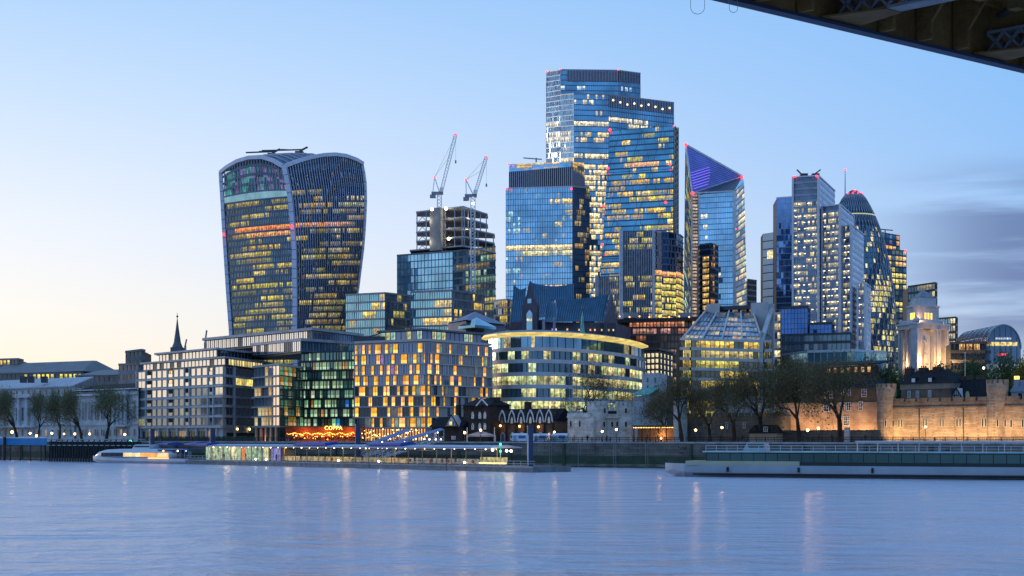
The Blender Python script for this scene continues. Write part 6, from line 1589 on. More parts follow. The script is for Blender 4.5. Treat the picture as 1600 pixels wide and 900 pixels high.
def castle():
    T = Thing('castle_curtain_wall', 'floodlit crenellated castle wall with paired arrow slits between two drum towers', 'castle wall', (X(1470, 312), 312, GZ))
    A, B, C = G(1396, 322), G(1546, 304), G(1700, 292); f, g = Fr(A, B), Fr(B, C); z1 = Zp(637, 312); z2 = Zp(627, 312)
    for fr, nm in ((f, 'wall'), (g, 'wall')):
        q = MB(); q.fbox(fr, 0, fr.L, GZ, z1, -2.2, 0); T.one(nm, q, cas)
        q = MB(); q.fbox(fr, 0, fr.L, z1, z1 + .28, -2.2, .22); T.one('string_course', q, cas_d)
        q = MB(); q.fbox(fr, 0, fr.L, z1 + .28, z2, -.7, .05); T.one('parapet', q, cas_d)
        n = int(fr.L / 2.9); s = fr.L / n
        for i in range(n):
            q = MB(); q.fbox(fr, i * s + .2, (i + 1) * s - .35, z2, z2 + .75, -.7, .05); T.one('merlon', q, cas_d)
    for px in (1407, 1445, 1471.5, 1498, 1538):
        u = f.u_at(px)
        for o_ in (-.36, .36): slit(T, f.pt(u + o_, Zp(667, 312), 0), f, .36, 1.9)
    for px in (1580, 1598): slit(T, g.pt(g.u_at(px), Zp(668, 300), 0), g, .36, 1.8)
    for px in (1437, 1506):
        u = f.u_at(px); q = MB(); q.tube(f.pt(u, GZ, .15), f.pt(u, z1, .15), .11, n=6); T.one('drainpipe', q, dark_metal)
    T.done()
    for lab, px, d, r, yt, yc in (('round drum tower at the left end of the floodlit castle wall', 1386.5, 323, 2.0, 605, 618.5), ('tall round drum tower near the right edge of the castle wall', 1560.5, 303, 2.05, 599, 611.5)):
        T = Thing('drum_tower', lab, 'tower', (X(px, d), d, GZ), 'drum towers of the castle wall'); drum(T, X(px, d), d + .8, r, GZ, Zp(yt, d), cas, 18, corb=Zp(yc, d), ch=.75)
        for k, o_ in enumerate((-5, 7)):
            p = px + o_; ff = Fr((X(p, d) - .2, d - r), (X(p, d) + .2, d - r)); dx = X(p, d) - X(px, d); slit(T, Vector((X(p, d), d + .8 - math.sqrt(max(.1, (r * 1.0) ** 2 - dx * dx)) - .03, Zp(667, d))), ff, .34, 1.6)
        T.done()
    # lit inner wall with the residence on top, low wall in front
    T = Thing('castle_residence', 'orange-lit castle house wall with white sash windows behind bare trees', 'house', (X(1300, 330), 330, GZ))
    f = Fr(G(1218, 338), G(1374, 326)); d = 332; z1 = Zp(629, d)
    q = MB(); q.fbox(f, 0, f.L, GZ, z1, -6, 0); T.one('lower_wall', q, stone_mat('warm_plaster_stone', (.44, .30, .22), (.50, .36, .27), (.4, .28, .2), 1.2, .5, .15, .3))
    ua = f.u_at(1277); q = MB(); q.fbox(f, ua, f.L, z1, Zp(606, d), -6, -.15); T.one('upper_wall', q, stone_mat('umber_brick', (.13, .085, .06), (.17, .11, .08), (.12, .1, .08), .5, .16, .25, .5))
    q = MB(); z = Zp(606, d); q.loft([[f.pt(ua - .3, z, .2), f.pt(ua - .3, z + 1.8, -3), f.pt(ua - .3, z, -6.2)], [f.pt(f.L + .3, z, .2), f.pt(f.L + .3, z + 1.8, -3), f.pt(f.L + .3, z, -6.2)]]); T.one('roof', q, slate)
    for px, y, h, w, b in ((1294.5, 622, 11, 1.7, (3, 2)), (1293, 643, 13, 1.7, (3, 3)), (1318, 619, 14, 1.0, (2, 3)), (1326, 619, 12, .9, (2, 3)), (1317, 642, 13, .9, (2, 3)), (1326, 642, 13, 1.0, (2, 3)), (1350, 621, 12, 1.1, (2, 3)), (1345, 642, 14, .8, (2, 3)), (1322.5, 665, 15, 1.4, (3, 4)), (1275, 624, 6, .5, (1, 2))):
        put(T, f, f.u_at(px), Zp(y, d), w, h / F * d, white_trim, gdark, n=.03 if y > 625 else -.12, bars=b, name='sash_window')
    for px in (1303, 1338):
        q = MB(); u = f.u_at(px); q.fbox(f, u - .7, u + .7, Zp(600, d), Zp(586, d), -4, -3); T.one('chimney', q, brick_dark)
    T.done()
    T = Thing('low_castle_wall', 'low brown crenellated wall in front of the orange-lit house', 'wall', (X(1295, 318), 318, GZ))
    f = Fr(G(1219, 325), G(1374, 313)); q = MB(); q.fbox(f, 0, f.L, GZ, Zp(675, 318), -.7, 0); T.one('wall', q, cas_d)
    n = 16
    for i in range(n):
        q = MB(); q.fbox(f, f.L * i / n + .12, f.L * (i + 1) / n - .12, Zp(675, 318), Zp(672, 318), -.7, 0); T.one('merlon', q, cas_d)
    q = MB(); u = f.u_at(1325); q.fbox(f, u - .5, u + .5, GZ, Zp(668, 318), .02, .9); T.one('sentry_niche', q, pale_st); T.done()
    # round tower and wall behind the trees
    T = Thing('round_stone_tower', 'pale round tower half hidden by the leftmost big castle tree', 'tower', (X(1064, 345), 345, GZ)); drum(T, X(1064, 345), 346, 1.6, GZ, Zp(627, 345), pale_st, 14)
    ff = Fr((X(1060, 345), 344.3), (X(1068, 345), 344.3)); slit(T, Vector((X(1063, 345), 344.32, Zp(686, 345))), ff, .7, 1.7, name='lit_doorway'); T.done()
    T = Thing('stone_castle_lodge', 'grey stone castle lodge wall with narrow white windows between the big trees', 'house', (X(1150, 345), 345, GZ))
    f = Fr(G(1072, 348), G(1226, 334)); q = MB(); q.fbox(f, 0, f.L, GZ, Zp(650, 340), -4, 0); T.one('wall', q, stone_mat('grey_ragstone', (.16, .15, .13), (.23, .21, .18), (.12, .11, .1), .7, .3, .5, .4))
    m = T.p('merlon_row', cas_d, 'stuff'); crenels(m, f, Zp(650, 340), .7, 1.0, .6, .5)
    for px in (1109, 1136, 1163): put(T, f, f.u_at(px), Zp(670, 340), .6, 1.5, white_trim, gdark, bars=(1, 3), n=.02)
    ub = f.u_at(1112); q = MB(); q.fbox(f, ub, ub + 9, Zp(650, 340), Zp(618, 340), -5, -1.2); T.one('upper_house', q, mat('grey_white_render', (.40, .42, .44), .8, var=.2))
    for i in range(4): put(T, f, ub + 1.2 + i * 2.1, Zp(640, 340), .9, 1.6, white_trim, gdark, bars=(2, 3), n=-1.18); put(T, f, ub + 1.2 + i * 2.1, Zp(628, 340), .9, 1.2, white_trim, gdark, bars=(2, 2), n=-1.18)
    q = MB(); z = Zp(618, 340); q.loft([[f.pt(ub - .3, z, -.9), f.pt(ub - .3, z + 2.4, -3), f.pt(ub - .3, z, -5.2)], [f.pt(ub + 9.3, z, -.9), f.pt(ub + 9.3, z + 2.4, -3), f.pt(ub + 9.3, z, -5.2)]]); T.one('roof', q, slate)
    T.done()
    T = Thing('ticket_kiosk', 'small dark-roofed kiosk with white window on the wharf under the trees', 'kiosk', (X(1192, 322), 322, GZ))
    f = Fr(G(1170, 324), G(1214, 320)); q = MB(); q.fbox(f, .2, f.L - .2, GZ, Zp(676, 322), -3, 0); T.one('wall', q, mat('kiosk_stone', (.3, .25, .18), .8))
    q = MB(); z = Zp(677, 322); q.loft([[f.pt(-.1, z, .3), f.pt(.6, z + 1.8, -1.2), f.pt(.6, z + 1.8, -1.8), f.pt(-.1, z, -3.3)], [f.pt(f.L + .1, z, .3), f.pt(f.L - .6, z + 1.8, -1.2), f.pt(f.L - .6, z + 1.8, -1.8), f.pt(f.L + .1, z, -3.3)]]); T.one('roof', q, slate)
    put(T, f, f.u_at(1197), z + .3, 1.0, 1.1, white_trim, gdark, n=.1, bars=(2, 1), name='dormer_window'); T.done()
    T = Thing('lit_glass_pavilion', 'low pavilion strung with warm orange lights right of the gatehouse', 'pavilion', (X(1022, 352), 352, GZ))
    f = Fr(G(990, 352), G(1056, 346)); q = MB(); q.fbox(f, 0, f.L, GZ, Zp(667, 350), -5, -2); T.one('back_wall', q, mat('ochre_wall', (.36, .2, .1), .7))
    q = MB(); q.fbox(f, -.2, f.L + .2, Zp(667, 350), Zp(664.5, 350), -5, .4); T.one('roof', q, mat('brown_roof', (.12, .09, .06), .7))
    q = T.p('light_string', glow('string_amber', (1, .55, .14), 5), 'stuff')
    for i in range(26): q.ball(f.pt(f.L * (i + .5) / 26, Zp(668.2, 350), .35), .10, 5, 3)
    for i in range(6): q = MB(); q.fbox(f, f.L * i / 5.2, f.L * i / 5.2 + .2, GZ, Zp(667, 350), -.1, .1); T.one('post', q, dark_metal)
    l = bpy.data.lights.new('pavilion_light', 'POINT'); l.energy = 160; l.color = (1, .5, .15); o = bpy.data.objects.new('pavilion_light', l); sc.collection.objects.link(o); o.parent = T.root; w = WL[T.root.name]; p = f.pt(f.L * .6, GZ + 1.8, -.8); o.location = (p.x - w[0], p.y - w[1], p.z - w[2]); T.done()
    # houses inside the wall
    T = Thing('brick_castle_house', 'brick house with white sash windows and dark hipped roof behind the castle wall', 'house', (X(1447, 345), 345, GZ))
    f = Fr(G(1408, 350), G(1484, 340)); q = MB(); q.fbox(f, 0, f.L, GZ, Zp(608, 345), -7, 0); T.one('wall', q, stone_mat('mid_brick', (.15, .10, .075), (.20, .14, .10), (.17, .14, .12), .5, .16, .25, .5))
    z = Zp(599, 345); q = MB(); q.fbox(f, -.2, f.L + .2, Zp(608, 345), z, -7, .1); T.one('attic_wall', q, mat('tan_render', (.24, .19, .15), .8))
    q = MB(); q.loft([[f.pt(-.4, z, .4), f.pt(2, z + 3.2, -3.5), f.pt(-.4, z, -7.4)], [f.pt(f.L + .4, z, .4), f.pt(f.L - 3, z + 3.2, -3.5), f.pt(f.L + .4, z, -7.4)]]); T.one('roof', q, slate)
    for px in (1421, 1434, 1453): put(T, f, f.u_at(px), Zp(621, 345), .8, 1.6, white_trim, gdark, bars=(2, 4), n=.03, name='sash_window')
    for px in (1427, 1453):
        u = f.u_at(px); q = MB(); q.fbox(f, u - .55, u + .55, z + .3, z + 1.4, -2, -.1); o = T.one('dormer', q, slate); q = MB(); q.fbox(f, u - .45, u + .45, z + .35, z + 1.2, -.1, 0); q.build('window', white_trim, o)
    for px in (1406, 1428, 1450):
        u = f.u_at(px); q = MB(); q.fbox(f, u - .9, u + .9, z, Zp(573, 345), -4.5, -3); o = T.one('chimney', q, brick_dark)
        for k in range(3): q = MB(); q.tube(f.pt(u - .6 + k * .6, Zp(573, 345), -3.7), f.pt(u - .6 + k * .6, Zp(570, 345), -3.7), .14); q.build('chimney_pot', brick_dark, o)
    T.done()
    T = Thing('half_timbered_castle_house', 'dark-roofed house with a black and white timbered gable behind the castle wall', 'house', (X(1510, 340), 340, GZ))
    f = Fr(G(1478, 343), G(1548, 333)); z = Zp(622, 338); q = MB(); q.fbox(f, 0, f.L, GZ, z, -6, 0); T.one('wall', q, brick_dark)
    q = MB(); q.loft([[f.pt(-.3, z, .3), f.pt(-.3, z + 4.2, -3), f.pt(-.3, z, -6.3)], [f.pt(f.L + .3, z, .3), f.pt(f.L + .3, z + 4.2, -3), f.pt(f.L + .3, z, -6.3)]]); T.one('roof', q, slate)
    u = f.u_at(1497); g0 = [f.pt(u - 1.7, z - .2, .6), f.pt(u + 1.7, z - .2, .6), f.pt(u, z + 2.3, .6)]; q = MB(); q.loft([[p - f.N * 2.4 for p in g0], g0]); T.one('gable', q, mat('white_plaster', (.5, .5, .5)))
    q = T.p('timber_frame', mat('dark_timber', (.03, .025, .02), .7))
    for a in (-1.1, -.5, 0, .5, 1.1): q.bar(f.pt(u + a, z - .2, .65), f.pt(u + a, z + 2.2 * (1 - abs(a) / 1.7), .65), .13)
    q.bar(f.pt(u - 1.2, z + .7, .65), f.pt(u + 1.2, z + .7, .65), .13); q.bar(f.pt(u - 1.8, z - .2, .67), f.pt(u, z + 2.4, .67), .2); q.bar(f.pt(u + 1.8, z - .2, .67), f.pt(u, z + 2.4, .67), .2)
    u = f.u_at(1515); q = MB(); ring = [(-.55, 0), (.55, 0), (.55, 1.0), (.3, 1.5), (0, 1.65), (-.3, 1.5), (-.55, 1.0)]; q.face([f.pt(u + a, z + b - .1, .75) for a, b in ring]); T.one('arched_dormer', q, mat('yellow_stone', (.40, .34, .2), .8))
    for px in (1490, 1500, 1516):
        u = f.u_at(px); q = MB(); q.fbox(f, u - .6, u + .6, z + 2.5, Zp(586, 338), -4, -3); T.one('chimney', q, mat('soot_red_brick', (.09, .045, .035), .85))
    T.done()
    T = Thing('chapel_with_lantern', 'small grey chapel with a lit lantern at the right edge of the castle wall', 'chapel', (X(1594, 325), 325, GZ))
    f = Fr(G(1580, 326), G(1625, 322)); q = MB(); q.fbox(f, 0, f.L, GZ, Zp(612, 324), -5, 0); T.one('wall', q, mat('blue_grey_stone', (.26, .28, .32), .8, var=.2))
    q = MB(); z = Zp(612, 324); q.loft([[f.pt(-.2, z, .3), f.pt(.3, z + 2.6, -2), f.pt(-.2, z, -5.2)], [f.pt(f.L, z, .3), f.pt(f.L, z + 2.6, -2), f.pt(f.L, z, -5.2)]]); T.one('roof', q, mat('blue_slate', (.12, .15, .2), .6))
    u = f.u_at(1594); slit(T, f.pt(u, Zp(624, 324), 0), f, .9, 1.5, name='arched_window')
    q = MB(); q.fbox(f, f.u_at(1582), f.u_at(1589), z + .8, Zp(592, 324), -1.6, -.7); o = T.one('turret', q, MATS['blue_grey_stone']); q = MB(); q.fbox(f, f.u_at(1582.5), f.u_at(1588.5), Zp(592, 324), Zp(587, 324), -1.55, -.75); q.build('lantern', glow('lantern_yellow', (1, .62, .1), 2.4), o); T.done()
    fl = [(1392, 318.5), (1404, 316.5), (1421, 314), (1440, 312), (1457, 310), (1474, 308), (1491, 306), (1508, 304), (1525, 302), (1540, 300), (1560, 297.5), (1580, 296.5), (1600, 295)]
    for k, (px, d) in enumerate(fl):
        flood('floodlight', 'small floodlight at the foot of the castle curtain wall, %s from its left drum tower' % ORD[k], (X(px, d), d, GZ), (X(px + 3, d + 5), d + 4, GZ + 3.0), 1500)
    for k, (px, d) in enumerate(((1236, 330), (1258, 329), (1284, 328), (1310, 327), (1338, 325), (1362, 323))):
        flood('floodlight', 'small floodlight behind the low wall, %s from the left under the orange-lit house' % ORD[k], (X(px, d), d, GZ), (X(px + 2, d + 6), d + 5, GZ + 4.0), 1600)
castle()
# ================================================================ trees
def tree_skeleton(seed, levels=6, trunk=.24, spread=.62, up=.25, curl=.25, leaves=9, lsize=.018, kids=(4, 3, 3, 3, 3, 2), twig=.5, rad=.03):
    """unit-height tree: tapered limbs in one mesh, small leaf faces in another"""
    rnd = random.Random(seed); br = MB(); lf = MB()
    def leafcl(p, n, r):
        for _ in range(n):
            c = p + Vector((rnd.gauss(0, r), rnd.gauss(0, r), rnd.gauss(0, r * .8))); s = lsize * rnd.uniform(.5, 1.3); tw = rnd.random() < twig
            a = Vector((rnd.gauss(0, 1), rnd.gauss(0, 1), rnd.gauss(0, 1))).normalized(); b = a.orthogonal().normalized()
            lf.face((c - a * s, c - b * s * .5, c + a * s, c + b * s * .5)) if not tw else lf.face((p, c + b * s * .12, p + (c - p) * 1.7, c - b * s * .12))
    def grow(p, d, L, r, lv):
        segs = 3 if lv < 3 else 2; q = p; dd = d
        for k in range(segs):
            dd = (dd + Vector((rnd.gauss(0, curl), rnd.gauss(0, curl), rnd.gauss(0, curl * .6) + up * .12)) * .45).normalized()
            e = q + dd * L / segs; r2 = r * (1 - .33 / segs)
            br.tube(q, e, r, r2, 6 if lv < 2 else 4 if lv < 4 else 3, cap=False); q, r = e, r2
            if lv >= 3: leafcl(q, max(1, leaves // 3), rad)
        if lv >= levels: leafcl(q, leaves, rad); return
        n = kids[min(lv, len(kids) - 1)]
        for i in range(n):
            az = rnd.uniform(0, 6.28) + i * 6.28 / n; sp = spread * rnd.uniform(.65, 1.25)
            a = dd.orthogonal().normalized(); b = dd.cross(a)
            nd = (dd + (a * math.cos(az) + b * math.sin(az)) * sp + UZ * up * .4).normalized()
            grow(q, nd, L * rnd.uniform(.60, .90), r * rnd.uniform(.55, .74), lv + 1)
    grow(Vector((0, 0, -.01)), Vector((0, 0, 1)), trunk, .032, 0)
    zmax = max(v[2] for v in br.v); 
    for mb in (br, lf): mb.v = [(x / zmax, y / zmax, z / zmax) for x, y, z in mb.v]
    return br.mesh('tree_limbs'), lf.mesh('tree_leaves')
bark = mat('bark', (.028, .022, .018), .9, var=.4, scale=3)
leaf_olive = mat('olive_leaf', (.095, .078, .038), .85, var=.5, scale=.35, col2=(.18, .14, .066), spec=.1); leaf_green = mat('spring_leaf', (.03, .05, .015), .8, var=.5, scale=.3, col2=(.09, .13, .03))
leaf_grey = mat('willow_leaf', (.11, .115, .06), .8, var=.4, scale=.4, col2=(.19, .18, .095), spec=.1); leaf_gold = mat('lamplight_leaf_tint', (.22, .17, .02), .8, var=.4, scale=.4)  # the gold leaf has its yellow lamplight put into the base colour
KINDS = {'bare': [tree_skeleton(s, 6, .20, .80, .12, .35, 4, .008, twig=.8, rad=.04) for s in (3, 8)],
         'plane': [tree_skeleton(s, 6, .20, .78, .10, .35, 5, .0115, twig=.6, rad=.05) for s in (11, 14, 19)],
         'willow': [tree_skeleton(s, 6, .17, .66, .28, .34, 4, .012, twig=.65, rad=.045) for s in (23, 29, 31)],
         'round': [tree_skeleton(s, 6, .16, .8, .12, .3, 8, .015, twig=.15, rad=.045) for s in (41, 45)]}
def tree(label, kind, px, d, ytop, wpx, leaf, var=0, group=None, seed=0):
    br, lf = KINDS[kind][var % len(KINDS[kind])]; h = Zp(ytop, d) - GZ
    xs = [v.co.x for v in br.vertices]; w0 = max(xs) - min(xs); sx = (wpx / F * d) / w0
    o = empty('tree', (X(px, d), d, GZ), label, 'tree', group); o.rotation_euler = (0, 0, 0)
    t = bpy.data.objects.new('trunk', br if br.materials else br); 
    if not br.materials: br.materials.append(bark)
    sc.collection.objects.link(t); t.parent = o; t.scale = (sx, sx, h)
    me = lf.copy(); me.materials.clear(); me.materials.append(leaf)
    c = bpy.data.objects.new('crown', me); sc.collection.objects.link(c); c.parent = o; c.scale = (sx, sx, h)
gl_ = 'willows along the left quay'
for k, (px, w, y, lab) in enumerate(((-4, 44, 612, 'willow cut by the left edge of the picture on the quay'), (27, 44, 609, 'second willow from the left edge in front of the columns'), (59, 40, 612, 'slim willow third from the left edge, under the stone parapet'), (92, 46, 611, 'willow fourth from the left edge, between two lamps'), (128, 44, 609, 'willow fifth from the left with upright branches'), (166, 62, 604, 'largest forked willow left of the grey stone apartments'))):
    tree(lab, 'willow', px, (466, 459, 452, 445, 437, 428)[k] + 6, y, w, leaf_grey, k, gl_)
tree('large bare tree behind the pale stone gatehouse', 'bare', 906, 362, 560, 130, mat('dark_twig', (.04, .034, .024), .9, var=.3), 0)
tree('bushy tree low behind the lit pavilion', 'plane', 1040, 365, 606, 70, leaf_olive, 2)
cg = 'plane trees on the castle wharf'
for k, (px, d, y, w, v, lab) in enumerate(((1066, 333, 577, 92, 0, 'leaning plane tree in front of the pale round tower'), (1108, 336, 590, 70, 1, 'smaller plane tree between the round tower and the lodge windows'), (1146, 329, 572, 90, 1, 'plane tree in the middle of the castle wharf before the lodge'), (1190, 324, 563, 104, 2, 'dense plane tree in front of the small kiosk'), (1250, 317, 563, 95, 0, 'plane tree at the left end of the orange-lit wall'), (1313, 309, 552, 118, 2, 'tallest plane tree in front of the orange-lit house'))):
    tree(lab, 'plane', px, d, y, w, leaf_olive, v, cg)
for k, (px, d, y, w, kd, lf_, lab) in enumerate(((1394, 430, 574, 56, 'round', leaf_green, 'green tree below the floodlit stone tower'), (1360, 440, 560, 60, 'round', leaf_olive, 'dark tree behind the roof of the castle house'), (1235, 460, 560, 80, 'round', leaf_olive, 'dark tree in front of the low glass hall'), (1478, 440, 570, 66, 'round', leaf_green, 'dark green tree right of the floodlit stone tower'), (1522, 430, 562, 66, 'round', leaf_green, 'dark green tree under the barrel-vaulted building'), (1572, 400, 552, 62, 'round', leaf_green, 'bright green tree behind the tall drum tower'), (1604, 390, 556, 40, 'round', leaf_gold, 'tree at the right edge with yellow lamplight painted into its leaves'), (1440, 420, 582, 50, 'round', leaf_green, 'low green tree behind the brick castle house'))):
    tree(lab, kd, px, d, y, w, lf_, k, 'trees inside the castle grounds')

# ================================================================ lamps, rails, quay furniture
iron = mat('black_iron', (.015, .016, .018), .5, .5, var=.2)
LM = glow('lamp_glow', (1, .60, .20), 9)
def quay_d(px):
    for a, b in zip(QUAY[:-1], QUAY[1:]):
        if a[0] <= px <= b[0]:
            A, B = G(*a), G(*b); k = (px - 800) / F; f = Fr(A, B); u = f.u_at(px); return f.pt(u, 0).y
def lamp(label, px, py, off=3.0, r=.26, power=0, col=None, d=None):
    d = d or quay_d(px) + off; T = Thing('street_lamp', label, 'street lamp', (X(px, d), d, GZ), 'lamps along the far quay'); z = Zp(py, d); x = X(px, d)
    q = MB(); q.lathe(x, d, [(.16, GZ), (.12, GZ + .5), (.06, GZ + .6), (.045, z - r)], 6); T.one('post', q, iron)
    q = MB(); q.ball((x, d, z), r, 8, 6); T.one('globe', q, col or LM)
    q = MB(); q.lathe(x, d, [(r * .5, z + r * .85), (.03, z + r * 1.5)], 6); T.one('cap', q, iron)
    if power:
        l = bpy.data.lights.new('lamp_light', 'POINT'); l.energy = power; l.color = (1, .55, .2); l.shadow_soft_size = r
        o = bpy.data.objects.new('lamp_light', l); sc.collection.objects.link(o); o.parent = T.root; o.location = (0, -.5, z - GZ)
    T.done()
for px, py, pw, r, lab in ((19, 675, 160, .42, 'large bright lamp left of the second willow'), (47, 677, 90, .32, 'lamp between the second and third willow'), (57, 681, 0, .36, 'low lamp close beside the third willow trunk'), (81, 677, 90, .34, 'lamp left of the fourth willow trunk'), (100, 678, 0, .26, 'small lamp right of the fourth willow trunk'), (117, 678, 90, .32, 'lamp left of the fifth willow trunk'), (140, 678, 90, .32, 'lamp right of the fifth willow trunk'), (195, 679, 120, .3, 'lamp by the end of the classical building')):
    lamp(lab, px, py, 4, r, pw)
for px, py, pw, r, lab in ((751, 672, 120, .28, 'orange lamp in front of the dark brick house'), (726, 676, 200, .3, 'orange lamp between the cottage and the dark brick house'), (866, 675, 120, .22, 'lamp left of the stone gatehouse by the pale tent'), (941, 674, 100, .26, 'left of two lamps before the stone gatehouse'), (963, 671, 100, .26, 'right of two lamps before the stone gatehouse'), (1033, 685, 0, .2, 'low lamp in front of the lit pavilion'), (1087, 672, 260, .26, 'lamp beside the leaning plane tree'), (1128, 668, 120, .26, 'lamp before the castle lodge wall'), (1262, 672, 260, .28, 'lamp in front of the low castle wall beside a plane tree'), (1278.5, 669, 120, .24, 'second lamp in front of the low castle wall'), (1446, 667, 60, .2, 'tall thin lamp before the paired arrow slits')):
    lamp(lab, px, py, 3.5, r, pw)
for i, px in enumerate((663, 671, 681, 689)):
    lamp('white path light, %s of four at the top of the gangways' % ('first', 'second', 'third', 'fourth')[i], px, 686.5, 1.2, .2, 0, glow('path_white', (1, .86, .6), 6))
lamp('white lamp on a pole behind the chimneys of the timbered castle house', 1537, 575, 0, .3, 0, glow('path_white', (1, .86, .6), 6), 380)
T = Thing('flagpole', 'white flagpole rising behind the half-timbered castle house', 'flagpole', (X(1508, 385), 385, GZ)); q = MB(); q.tube((X(1508, 385), 385, GZ), (X(1508, 385), 385, Zp(552, 385)), .14, .07); T.one('pole', q, white_trim); q = MB(); q.ball((X(1508, 385), 385, Zp(551.5, 385)), .2, 6, 4); T.one('finial', q, white_trim); T.done()

def railing(label, pxs, h=1.1, step=2.2, off=.5, m=iron, zb=QZ):
    pts = [G(p, quay_d(p) + off) for p in pxs]; T = Thing('quay_railing', label, 'railing', (pts[0].x, pts[0].y, zb))
    for a, b in zip(pts[:-1], pts[1:]):
        f = Fr(a, b); n = max(1, int(f.L / step)); q = T.p('posts', m, 'stuff'); r = T.p('rails', m, 'stuff')
        for i in range(n + 1): q.fbox(f, f.L * i / n - .06, f.L * i / n + .06, zb - .1, zb + h, -.06, .06)
        for z in (h, h * .55): r.fbox(f, 0, f.L, zb + z - .05, zb + z + .05, -.045, .045)
        k = int(f.L / .35); bq = T.p('balusters', m, 'stuff')
        for i in range(k): bq.fbox(f, i * .35 - .02, i * .35 + .02, zb, zb + h, -.02, .02)
    T.done()
railing('black iron railing along the castle wharf', (1072, 1300, 1620), 1.0)
railing('iron railing along the quay before the gatehouse', (836, 940, 1068), 1.0)
railing('railing on the quay before the apartments and hotel', (216, 330, 399, 500, 640), 1.05, 2.0)
# terrace hedge-wall before the grey apartments
T = Thing('terrace_wall', 'dark planted terrace wall in front of the grey stone apartments', 'wall', (X(300, 418), 418, GZ)); f = Fr(G(228, 424), G(396, 402)); q = MB(); q.fbox(f, 0, f.L, GZ, GZ + 1.0, -.5, 0); T.one('wall', q, mat('dark_terrace', (.05, .055, .06), .8))
r2 = random.Random(4); q = T.p('hedge', leaf_green, 'stuff')
for i in range(420): p = f.pt(r2.uniform(0, f.L), GZ + 1.0 + r2.uniform(-.1, .35), r2.uniform(-.5, .05)); q.obox(p, (r2.uniform(.1, .25), .05, .05), (.05, r2.uniform(.1, .2), 0), (0, .05, r2.uniform(.05, .2)))
T.done()
# market tents, marquee
T = Thing('grey_marquee', 'low grey marquee tent in front of the dark brick house', 'marquee', (X(752, 362), 362, GZ)); x = X(752, 362); q = MB(); ps = [(x - 3.4, 359.5), (x + 3.4, 359.5), (x + 3.4, 365), (x - 3.4, 365)]; z = Zp(680, 362)
pyramid(q, ps, z, (x, 362, Zp(673, 362))); T.one('canopy', q, mat('marquee_cloth', (.26, .27, .29), .8)); q = T.p('valance', mat('marquee_cloth', (.26, .27, .29)))
q.poly(ps, z - .35, z - .02)
for px_, py_ in ps: m = MB(); m.tube((px_, py_, GZ), (px_, py_, z), .06); T.one('pole', m, white_trim)
for dx in (-3.3, 3.2): m = MB(); m.tube((x + dx, 359, GZ), (x + dx, 359, Zp(668, 362)), .16, .1); T.one('closed_parasol', m, mat('cream_cloth', (.55, .52, .45), .8))
T.done()
def kiosk(label, p0, p1, y, col, d):
    T = Thing('market_kiosk', label, 'kiosk', (X((p0 + p1) / 2, d), d, GZ), 'kiosks on the gate quay'); f = Fr(G(p0, d), G(p1, d - 1)); z = Zp(y, d)
    q = MB(); q.fbox(f, 0, f.L, GZ + .3, z - .5, -2.2, 0); T.one('body', q, col)
    q = MB(); q.loft([[f.pt(-.15, z - .5, .2), f.pt(-.15, z, -.5), f.pt(-.15, z, -1.6), f.pt(-.15, z - .5, -2.3)], [f.pt(f.L + .15, z - .5, .2), f.pt(f.L + .15, z, -.5), f.pt(f.L + .15, z, -1.6), f.pt(f.L + .15, z - .5, -2.3)]]); T.one('roof', q, mat('white_kiosk_roof', (.6, .62, .66), .6))
    q = MB(); q.fbox(f, f.L * .45, f.L * .92, GZ + .9, GZ + 1.7, .01, .06); T.one('serving_hatch', q, mat('hatch_blue', (.06, .12, .3), .5)); q = MB(); q.fbox(f, f.L * .1, f.L * .3, GZ + .3, GZ + 1.7, .01, .05); T.one('door', q, mat('kiosk_door', (.3, .34, .42), .5))
    for u in (.5, f.L - .5):
        q = MB(); p = f.pt(u, GZ + .3, -.2); q.tube(p - f.N * .15, p + f.N * .15, .3, n=10); T.one('wheel', q, iron)
    T.done()
kw = mat('kiosk_white', (.55, .58, .66), .6, var=.12)
kiosk('white catering kiosk nearest the marquee, below the third gable', 800, 823, 677, kw, 351); kiosk('white catering kiosk right of the dark mooring pile', 833, 855, 677.5, kw, 349); kiosk('pale turquoise tent kiosk left of the stone gatehouse', 863, 885, 677, mat('kiosk_turquoise', (.3, .52, .58), .6, var=.12), 347)

# ---- timber jetty and hoarding on the left
T = Thing('timber_jetty', 'dark timber piled jetty along the left river wall', 'jetty', (X(150, 420), 420, 0)); tm = mat('wet_timber', (.02, .028, .032), .7, var=.5, scale=1.5, bump=.4)
f = Fr(G(75, 424), G(219, 404)); n = 34
for i in range(n):
    u = f.L * (i + .5) / n; q = MB(); p = f.pt(u, 0, 0); r2 = random.Random(i); q.tube((p.x, p.y, -2), (p.x + r2.uniform(-.1, .1), p.y, 5.9 + (i % 2) * .5), .24, .2, 7); T.one('pile', q, tm)
for i in range(17):
    q = MB(); u = f.L * i / 17; q.fbox(f, u, u + f.L / 17 * .62, 5.6, 5.85, .22, .4); T.one('fender_beam', q, mat('pale_beam_paint', (.4, .42, .45), .7)); q = MB(); q.fbox(f, u, u + f.L / 17 * .62, 4.5, 4.7, .22, .4); T.one('fender_beam', q, MATS['pale_beam_paint'])
q = MB(); q.fbox(f, 0, f.L, 6.1, 6.35, -1.8, .35); T.one('deck', q, mat('jetty_deck', (.3, .31, .33), .8)); q = MB(); q.fbox(f, 0, f.L, 1.0, 5.6, -.5, -.35); T.one('back_boarding', q, tm)
for i in range(10):
    q = MB(); u = f.L * i / 10; q.bar(f.pt(u, .8, .3), f.pt(u + 2, 4.4, .3), .16); T.one('brace', q, tm)
T.done()
